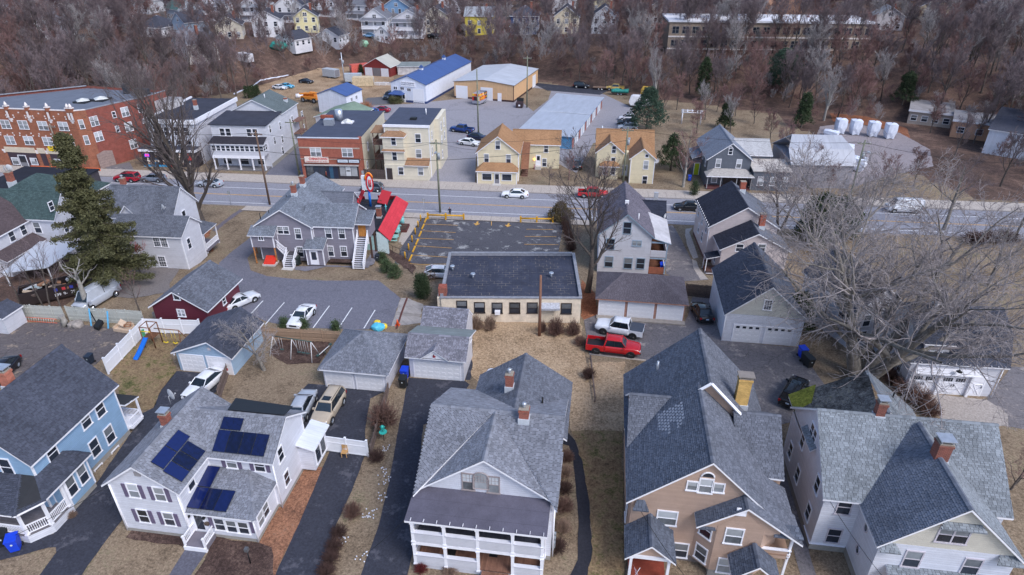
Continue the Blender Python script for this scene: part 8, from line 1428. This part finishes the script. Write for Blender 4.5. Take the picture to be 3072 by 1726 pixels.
tree('bare_tree','bare twin stem tree beside the road right of the cream house',('S',2338,690),bare_tree(31,15,.35,.3,.6,(9,7,6,5),.15,.013,leaders=2),BARK,TWIG)
tree('bare_tree','bare tree in the verge left of the white van',('S',2560,720),bare_tree(33,13,.28,.3,.7,(9,7,6,5),.12,.013),LICH,m_plain('lichen_twig',(152,144,146)))
tree('bare_tree','bare tree in the verge right of the white van',('S',2830,690),bare_tree(35,15,.32,.3,.7,(9,7,6,5),.12,.013),LICH,TWIG)
tree('bare_tree','bare tree beyond the carriage house near the right edge',('S',2960,860),bare_tree(36,13,.3,.25,.75,(9,7,6,5),.12,.013),LICH,m_plain('lichen_twig',(152,144,146)))
tree('silver_tree','pale silver grey bare tree beyond the yellow container',('A3',1420,985),bare_tree(41,15,.35,.2,.45,(11,7,6,5),.2,.02),PBARK,PTWIG)
tree('silver_tree','pale grey bare tree left of the wrapped boats',('A4',640,1165),bare_tree(43,15,.33,.2,.5,(11,7,6,5),.2,.02),PBARK,PTWIG)
tree('apple_tree','gnarled lichen covered small tree beside the pale blue garage',('C2',110,905),bare_tree(51,7.5,.22,.25,.85,(9,7,6,5),.05,.01,lean=(-.2,.1),limb=.7),LICH,PTWIG)
tree('yard_tree','small reddish bare tree in the yard right of the yellow house',('E4',1108,606),bare_tree(53,6.5,.12,.3,.6,(9,6,6,5),.15,.014),RTWIG,RTWIG);tree('yard_tree','small pale bare tree before the yellow house rear wing',('E4',930,655),bare_tree(54,5,.1,.2,.8,(9,6,5,4),.1,.012),BARK,TWIG);tree('yard_tree','bare tree in front of the left twin gable',('E5',90,640),bare_tree(55,6.5,.12,.3,.6,(9,6,5,4),.15,.013),BARK,RTWIG)
tree('yard_tree','thin tree with a few red leaves behind the maroon garage',('E7',255,815),bare_tree(57,7,.1,.3,.6,(9,6,5,4),.15,.012),BARK,m_plain('red_leaf_twig',(150,70,70),.9));tree('bare_tree','grey bare tree between the twin gable and slate grey houses',('E5',815,610),bare_tree(58,12,.3,.2,.6,(9,7,6,5),.15,.016),PBARK,RTWIG)
for i,(x,y,H_,lb)in enumerate(((430,312,9,'left'),(490,315,10,'middle'),(590,318,8,'right'))):tree('sapling','%s of three thin bare saplings behind the grey picket fence'%lb,('C1',x,y),bare_tree(61+i,H_,.11,.4,.6,(7,5,5),.2,.012,lv=2),BARK,TWIG)
tree('sapling','bare sapling at the far left behind the grey picket fence',('C1',205,290),bare_tree(65,8,.12,.35,.7,(7,6,5),.15,.012,lv=2),BARK,TWIG);tree('bare_tree','bare tree at the left picture edge by the old white house',('C1',20,300),bare_tree(66,10,.2,.3,.7,(8,6,6,4),.15,.012),BARK,TWIG);tree('sapling','bare sapling before the big maroon garage gable',('C1',1355,350),bare_tree(67,7,.11,.4,.5,(7,5,5),.2,.011,lv=2),BARK,RTWIG)
tree('bare_tree','leaning bare bush tree at the lower right edge',('D4',2440,620),bare_tree(68,6,.1,.1,.7,(10,7,6,4),.1,.01),BARK,RTWIG)
FV=[(t[0].mesh('trunk',BARK),t[1].mesh('crown',mt))for t,mt in((bare_tree(71,17,.26,.35,.5,(11,7,7,5),.22,.026),TWIG),(bare_tree(72,15,.24,.4,.6,(11,7,7,5),.2,.026),TWIG),(bare_tree(73,18,.28,.45,.45,(10,7,7,5),.25,.026),TWIG),(bare_tree(74,13,.2,.25,.6,(11,7,7,5),.2,.026),RTWIG),(bare_tree(75,16,.22,.3,.5,(11,7,7,5),.22,.026),PTWIG),(bare_tree(76,11,.16,.2,.65,(11,7,7,5),.2,.024),RTWIG))]
KEEP=[(o.location.x,o.location.y)for o in bpy.data.objects if o.type=='EMPTY' and o.parent is None and o.get('category')in('house','building','church','school','camper','boat','garage')]
rn=random.Random(99);pts=[];tries=0
while len(pts)<1250 and tries<60000:
 tries+=1;x=rn.uniform(-215,190);y=rn.uniform(118,330);vt=float(np.interp(x,_TU,_TV));d=y-vt
 rg=x>40 and y>118 and x>47+(y-118)*-.02 and not(40<x<78 and y<165);lf=x<-100 and y>136
 if d<-1 and not(rg and rn.random()<.5)and not lf:continue
 if y<116 or(d>36 and rn.random()<.3):continue
 if abs(math.degrees(math.atan2(x,y))+8)>44:continue
 if any(abs(x-a-(y-b)*-.15)<5.5 and-15<y-b<10 and(y>b or rn.random()<.85)for a,b in KEEP)or any((x-a)**2+(y-b)**2<7.5 for a,b,c in pts):continue
 pts.append((x,y,d))
pts.sort(key=lambda p:p[1]*math.cos(R(8))-p[0]*math.sin(R(8)))
LBT=('grey brown leafless tree %s','bushy leafless tree %s','tall slender leafless tree %s','low reddish leafless tree %s','pale twigged leafless tree %s','small reddish leafless tree %s')
ZN=((-150,'far left of the brick block'),(-112,'behind the brick block'),(-88,'behind the dry field cars'),(-62,'behind the red barn'),(-40,'behind the blue roofed warehouse'),(-18,'behind the tan warehouse'),(8,'beyond the storage units'),(40,'beyond the clearing'),(70,'behind the boat yard'),(400,'toward the right edge'))
for x,y,d in pts[:300]:
 k=rn.choice((0,0,1,1,2,2,3,3,4,5));o=empty('woodland_tree',(x,y,ter(x,y)-.2),rn.uniform(0,6.28),LBT[k]%(('at the foot of' if d<9 else 'halfway up' if d<22 else 'on top of')+' the bank '+next(z for u,z in ZN if x<u)),'tree','leafless trees of the hillside wood');s_=rn.uniform(.7,1.12);o.scale=(s_,s_,s_*rn.uniform(.9,1.1));link('trunk',FV[k][0],o);link('crown',FV[k][1],o)
for i,(sx,sy,k,s_,lb)in enumerate(((2150,335,5,.7,'bare reddish tree at the clearing edge, leftmost'),(2205,350,3,.6,'bare reddish tree behind the slate grey roof'),(2262,372,5,.75,'bare reddish tree right of the slate grey roof'),(2310,420,5,.7,'bare tree above the beige flat extension'),(2345,480,3,.6,'bare tree before the weathered grey shed, left'),(2410,545,5,.75,'bare tree before the weathered grey shed, right'),(2480,590,5,.6,'bare tree by the road below the boat yard, left'),(2640,590,3,.6,'bare tree by the road below the boat yard, middle'),(2740,560,5,.75,'bare tree by the road below the boat yard, right'),(2860,480,0,.6,'bare tree left of the white metal sided building'),(2920,430,1,.7,'bare tree before the tan flat roofed building'),(2790,400,5,.9,'bare tree right of the wrapped boats'),(3000,560,0,.7,'bare tree before the white metal sided building'),(2090,400,5,.8,'bare tree left of the slate grey house'),(2115,360,4,.6,'pale slender birch in the clearing, left'),(2190,400,4,.6,'pale slender birch in the clearing, right'),(2030,330,5,.9,'reddish bare tree right of the pergola'),(1985,350,3,.7,'reddish bare tree between pine and pergola'))):
 o=empty('yard_tree',G(('S',sx,sy)),i*1.3,lb,'tree');o.scale=(s_,)*3;link('trunk',FV[k][0],o);link('crown',FV[k][1],o)
def scatter(name,label,P,meshes,smin,smax,seed=1):
 """uncountable growth: instances of wood meshes on points"""
 me=bpy.data.meshes.new(name);me.from_pydata(P,[],[]);o=setp(link(name,me),label,None,None,'stuff');ng=bpy.data.node_groups.new(name,'GeometryNodeTree');ng.interface.new_socket('Geometry',in_out='INPUT',socket_type='NodeSocketGeometry');ng.interface.new_socket('Geometry',in_out='OUTPUT',socket_type='NodeSocketGeometry');N=ng.nodes.new;L=ng.links.new
 i,u,ip,jn=N('NodeGroupInput'),N('NodeGroupOutput'),N('GeometryNodeInstanceOnPoints'),N('GeometryNodeJoinGeometry')
 for src in meshes:oi=N('GeometryNodeObjectInfo');oi.inputs[0].default_value=src;oi.inputs['As Instance'].default_value=True;L(oi.outputs['Geometry'],jn.inputs[0])
 ip.inputs['Pick Instance'].default_value=True;r1,r2,r3=N('FunctionNodeRandomValue'),N('FunctionNodeRandomValue'),N('FunctionNodeRandomValue');r1.data_type='INT';r1.inputs[4].default_value=0;r1.inputs[5].default_value=len(meshes)-1;r2.data_type='FLOAT_VECTOR';r2.inputs[0].default_value=(-.06,-.06,0);r2.inputs[1].default_value=(.06,.06,6.28);r3.data_type='FLOAT';r3.inputs[2].default_value=smin;r3.inputs[3].default_value=smax
 for r_,k in((r1,1),(r2,2),(r3,3)):r_.inputs['Seed'].default_value=seed+k
 L(i.outputs[0],ip.inputs['Points']);L(jn.outputs[0],ip.inputs['Instance']);L(r1.outputs[2],ip.inputs['Instance Index']);L(r2.outputs[0],ip.inputs['Rotation']);L(r3.outputs[1],ip.inputs['Scale']);L(ip.outputs[0],u.inputs[0]);md=o.modifiers.new('growth','NODES');md.node_group=ng;return o
wt=[o for o in bpy.data.objects if o.name.startswith('woodland_tree')];src=[]
for k in range(6):
 for o in wt:
  if o.children and any(c.data is FV[k][1]for c in o.children):src+=list(o.children);break
crowns=[s for s in src if s.name.startswith('crown')]
scatter('distant_wood','mass of leafless trees over the far hillside',[(x,y,ter(x,y)-.2)for x,y,d in pts[300:]],crowns,.75,1.15,3)
def bare_shrub(seed,rx,rz,n,twig,clip=True):
 rn=random.Random(seed);T,Cn=TB(),TB()
 for i in range(n):
  a=rn.uniform(0,6.28);el=math.acos(rn.uniform(.0,1));d=Vector((math.sin(el)*math.cos(a),math.sin(el)*math.sin(a),math.cos(el)*.9+.25)).normalized();L=rn.uniform(.85,1.05);e=Vector((d.x*rx*L,d.y*rx*L,max(.15,d.z*rz*L)));b=Vector((rn.uniform(-.12,.12)*rx,rn.uniform(-.12,.12)*rx,0));m=b.lerp(e,.5)+rvec(rn)*.08*rx;T.tube([b,m,e],[twig*1.8,twig*1.3,twig*.6],3)
  for j in range(7):t=rn.uniform(.35,1);s_=b.lerp(e,t);q=s_+(d+rvec(rn)*.9).normalized()*rx*rn.uniform(.12,.28);Cn.tube([s_,q],[twig*.8,twig*.4],3)
 return T,Cn
SHR=[bare_shrub(i,1,1,170,.012)for i in(1,2,3)];STW=m_plain('shrub_twig',(120,92,84),.95,var=.3,rnd=.3);STW2=m_plain('shrub_twig_pale',(150,126,112),.95,var=.3,rnd=.3);STW3=m_plain('shrub_twig_dark',(84,62,58),.95,var=.3,rnd=.3)
_sm={}
def shrub(label,at,rx,rz,mt=None,name='bare_shrub',ry=None,group=None):
 mt=mt or STW;k=(rn.randint(0,2),mt.name)
 if k not in _sm:_sm[k]=(SHR[k[0]][0].mesh('stems',mt),SHR[k[0]][1].mesh('crown',mt))
 p=G(at)if isinstance(at[0],str)else Vector((at[0],at[1],ter(at[0],at[1])));o=empty(name,p,0,label,'shrub',group);o.scale=(rx,ry or rx,rz);link('stems',_sm[k][0],o);link('crown',_sm[k][1],o);return o
shrub('round clipped brown shrub before the cream flat roofed building',('C3',475,560),1.15,2.3);shrub('loose bare shrub right of the round clipped shrub',('C3',640,560),.9,1.9);shrub('thin bare shrub left of the round clipped shrub',('C3',345,540),.5,1.6);shrub('bare shrub beside the red pickup tail',('C3',710,660),.8,1.2)
shrub('tall bare shrub cluster beneath the cream building windows, left part',('C2',2150,510),.9,1.9,STW2);shrub('tall bare shrub cluster beneath the cream building windows, right part',('C2',2285,520),.8,2.0,STW2);shrub('big fountain shaped bare shrub right of the beige SUV',('C2',1265,1430),1.5,2.6);shrub('ball shaped brown shrub beside the dark driveway',('D2',965,870),.85,1.3);
for i,(y,r_)in enumerate(((1050,.75),(1180,.8),(1310,.8),(1440,.85))):shrub('%s section of low brown driveway hedge below the ball shaped shrub'%('first','second','third','fourth')[i],('D2',830-i*42,y),r_,.8,STW3,'hedge_section',group='low brown driveway hedge sections')
for i,(x,y,rx,lb)in enumerate(((580,330,.75,'nearest the gravel turn'),(560,480,.8,'second from the top'),(560,640,.8,'third from the top'),(555,800,.85,'fourth from the top'),(545,1010,.75,'fifth from the top'),(490,1200,.85,'above the spiky grass'))):shrub('bare shrub between porch house and black path, %s'%lb,('D3',x,y),rx,1.0,(STW,STW2,STW3)[i%3])
for i,(x,y,rx)in enumerate(((1300,1010,1.2),(1420,1120,1.4),(1560,1220,1.4),(1650,1330,1.1))):shrub('%s part of the brown hedge between mossy roof and carriage house'%('farthest','second','third','nearest')[i],('C4',x,y),rx,1.7,STW,'hedge_section',group='brown hedge by the carriage house')
for i in range(6):shrub('%s part of the vine covered hedge right of the car park, from the road'%('first','second','third','fourth','fifth','sixth')[i],('B3',560+i*12,880+i*50),.9,1.6,STW3,'hedge_section',group='vine covered hedge by the car park')
shrub('dry brown bush beside the lawn timber edging',('C3',790,980),.8,1.3,STW3);shrub('spiky dry bush near the gate post and bird house',('D2',1190,330),.8,1.0,STW3);shrub('dry shrub in the red mulch bed by the blue porch',('D1',700,880),.4,.5,STW2);shrub('dark red shrub beneath the porch house front',('D2',1620,1400),.6,.7,m_plain('dark_red_leaf',(110,40,44),.8));shrub('pale trimmed shrub beneath the porch house front',('D2',1900,1420),.7,.6,STW2);shrub('orange brown bush behind the brick restaurant',('A2',1090,1075),2.2,2.6,m_plain('orange_bush',(176,122,92),.9));shrub('bare shrub below the small white gable house porch',('B2',1730,1400),.9,1.2,STW2)
for i,(x,y)in enumerate(((2080,1050),(2250,1040),(2400,1040))):shrub('%s of three dark hedge clumps by the road at the right'%('left','middle','right')[i],('B4',x,y),2.0,1.8,STW3,'hedge_section',group='dark hedge clumps by the road')
P=[];t_=0
while len(P)<1700 and t_<20000:
 t_+=1;x=rn.uniform(-205,180);y=rn.uniform(120,300);d=y-float(np.interp(x,_TU,_TV))
 if d<0 and not(x>45 and y>120 and not(40<x<78 and y<163))and not(x<-100 and y>136):continue
 if d>40 and rn.random()<.6:continue
 if any((x-a)**2+(y-b-2)**2<30 for a,b in KEEP):continue
 P.append((x,y,ter(x,y)))
scatter('undergrowth','tangled bare undergrowth and saplings on the wooded bank',P,crowns[3:],.22,.45,9)
def needles(cl,seed,mat,n=34,s=.16,droop=.3,name='foliage'):
 """clumps (centre, radius) filled with small leaf blades"""
 rg=np.random.default_rng(seed);V=[];
 for c,r_ in cl:
  k=max(8,int(n));p=rg.normal(0,.45,(k,3))*r_+np.array(c);d=rg.normal(0,1,(k,3));d[:,2]-=droop;d/=np.linalg.norm(d,axis=1)[:,None];e=np.cross(d,rg.normal(0,1,(k,3)));e/=np.linalg.norm(e,axis=1)[:,None]+1e-9;L=s*rg.uniform(.7,1.5,(k,1));V.append(np.stack([p-e*L*.22,p+d*L*.5-e*L*.3,p+d*L,p+d*L*.5+e*L*.3],1))
 V=np.concatenate(V).reshape(-1,3);F=np.arange(len(V)).reshape(-1,4);me=bpy.data.meshes.new(name);me.from_pydata(V.tolist(),[],F.tolist());me.materials.append(mat);me.update();return me
SPR=m_plain('spruce_needles',(84,84,54),.8,var=.4,scale=1.2);PIN=m_plain('pine_needles',(58,82,66),.8,var=.4,scale=1.0,rnd=.3);CED=m_plain('cedar_needles',(52,68,40),.8,var=.35,scale=2,rnd=.3)
def spruce(H,r0,seed,lv=30,n=9):
 rn=random.Random(seed);cl=[];T=TB();T.tube([Vector((0,0,-.3)),Vector((0,0,H*.5)),Vector((0,0,H))],[r0,r0*.6,.02],8)
 for i in range(lv):
  t=i/(lv-1);z=H*(.13+.85*t);Lm=(H*.22)*(1-t)**.75*(.75+.25*math.sin(t*3+.7))+.3
  for j in range(n):
   a=rn.uniform(0,6.28);L=Lm*rn.choice((.5,.75,.95,1.1,1.25));k=max(3,int(L/.38));q=[Vector((math.cos(a)*L*u,math.sin(a)*L*u,z+L*(-.42*u+.26*u*u)+(.5*L*u if t>.8 else 0)))for u in np.linspace(0,1,k+1)];T.tube([q[0],q[k//2],q[-1]],[.06,.04,.015],3)
   for u,p in enumerate(q[1:]):
    w_=(.3+.32*math.sin(3.14*(u+1)/(k+1)))
    for s_ in(-1,0,1):cl.append(((p.x-math.sin(a)*s_*w_*.9,p.y+math.cos(a)*s_*w_*.9,p.z-.12-.12*abs(s_)),.3))
 return T,cl
def conifer(name,label,at,T,me,bark=BARK,sc_=1.0,cat='tree',group=None):
 p=G(at)if isinstance(at[0],str)else Vector((*at,ter(*at)));o=empty(name,p,0,label,cat,group);o.scale=(sc_,)*3;link('trunk',T.mesh('trunk',bark),o);link('crown',me,o);return o
T,cl=spruce(19.6,.5,4,27,7);conifer('spruce_tree','tall olive green spruce with drooping branches at the left',('S',340,858),T,needles(cl,1,SPR,30,.2,.7,'crown'))
def pine(H,R_,seed,z0=.15,mt=None,cone=.6,dens=260,s=.3):
 rn=random.Random(seed);cl=[];T=TB();T.tube([Vector((0,0,-.3)),Vector((0,0,H*.95))],[.22,.04],6)
 for i in range(dens):
  t=z0+(1-z0)*rn.random()**.8;rad=R_*((1-t)**cone if t>.35 else(.75+.5*t))*rn.uniform(.55,1.05)*(1+.25*math.sin(7*t+seed));a=rn.uniform(0,6.28);p=(math.cos(a)*rad,math.sin(a)*rad,H*t);cl.append((p,.42))
  if i%4==0:T.tube([Vector((0,0,H*t*.95)),Vector(p)],[.05,.02],3)
 return T,needles(cl,seed,mt or PIN,30,s,.0,'crown')
for at,H_,R_,nm,lb in((('A3',1345,1270),10,4.2,'pine_tree','dense dark green pine behind the twin gable house'),(('A4',215,880),11,5.0,'pine_tree','rounded dark pine on the bank before the school'),(('A3',1880,965),11,2.6,'conifer_tree','narrow dark conifer at the clearing edge'),(('A4',1395,1010),8,3.2,'conifer_tree','dark conifer beside the flat white edged roof'),(('A4',2400,1010),9,3.0,'conifer_tree','dark conifer near the right edge of the wood'),(('A4',420,1230),8,2.4,'conifer_tree','olive conifer behind the pale grey tree'),(('E5',700,460),7,3.0,'conifer_tree','dense dark evergreen between the yellow and slate grey houses'),(('B4',560,1080),8,4.5,'conifer_tree','dark evergreen mass behind the big maple, left'),(('B4',760,1030),7,3.6,'conifer_tree','dark evergreen mass behind the big maple, right'),(('A3',2100,1240),6,2.0,'conifer_tree','small dark conifer beside the slate grey roof'),(('S',2380,1000),5,2.2,'conifer_tree','dark evergreen bush right of the white gabled garage')):
 T,me=pine(H_,R_,len(lb),mt=PIN if nm[0]=='p' else CED,cone=.33 if nm[0]=='p' else .5,dens=260 if R_<4 else 480,s=.24);conifer(nm,lb,at,T,me)
def bush(name,label,at,H_,R_,mt,cone=.5,s=.12,dens=90,group=None):T,me=pine(H_,R_,len(label),.05,mt,cone,dens,s);return conifer(name,label,at,T,me,cat='shrub',group=group)
YEW=m_plain('yew_needles',(66,84,52),.8,var=.4,scale=2)
for a in((('B2',1610,1590),'left'),(('B2',1660,1600),'right')):bush('arborvitae','%s of two narrow dark arborvitae left of the flat building'%a[1],a[0],3.2,.55,CED,.4,.12,160)
bush('conical_bush','green conical bush nearest the earth bank',('B2',1285,1335),1.6,1.0,YEW);bush('conical_bush','green conical bush lower down by the car park edge',('B2',1372,1390),1.7,1.05,YEW);bush('conical_bush','green bush furthest up beside the tarmac walk',('B2',1245,1240),1.4,.8,YEW);bush('conical_cedar','small conical cedar by the slate grey house walk',('E5',912,685),2.6,.85,CED);bush('clipped_bush','clipped olive bush before the blue roofed warehouse',('A2',1375,995),1.7,2.0,SPR,.2,.16,160);bush('cedar','small cedar beside the salmon container',('A2',1040,708),2.6,1.0,CED,.5,.16);bush('juniper','brown green mounded juniper at the car park corner by the road',('B3',515,840),2.9,2.0,m_plain('juniper_brown',(96,84,56),.8,var=.4),.35,.18,260)
for i in range(4):bush('cypress','%s of the row of four dark cypress beside the dry field'%('leftmost','second','third','rightmost')[i],('E2',1830+i*60,300-i*8),3.2,.8,CED,.4,.16,80,'dark cypress row')
for i,x in enumerate((290,480,985)):bush('young_fir','%s young fir behind the tan board fence'%('leftmost','middle','rightmost')[i],('C2',(300,490,795)[i],(480,488,512)[i]),1.0,.5,YEW,dens=40)
tree('dead_tree','thick grey broken trunk behind the pale stockade fence',('C1',862,312),bare_tree(83,8,.5,.6,.7,(5,4,3),.2,.02,lv=1),PBARK,PTWIG)
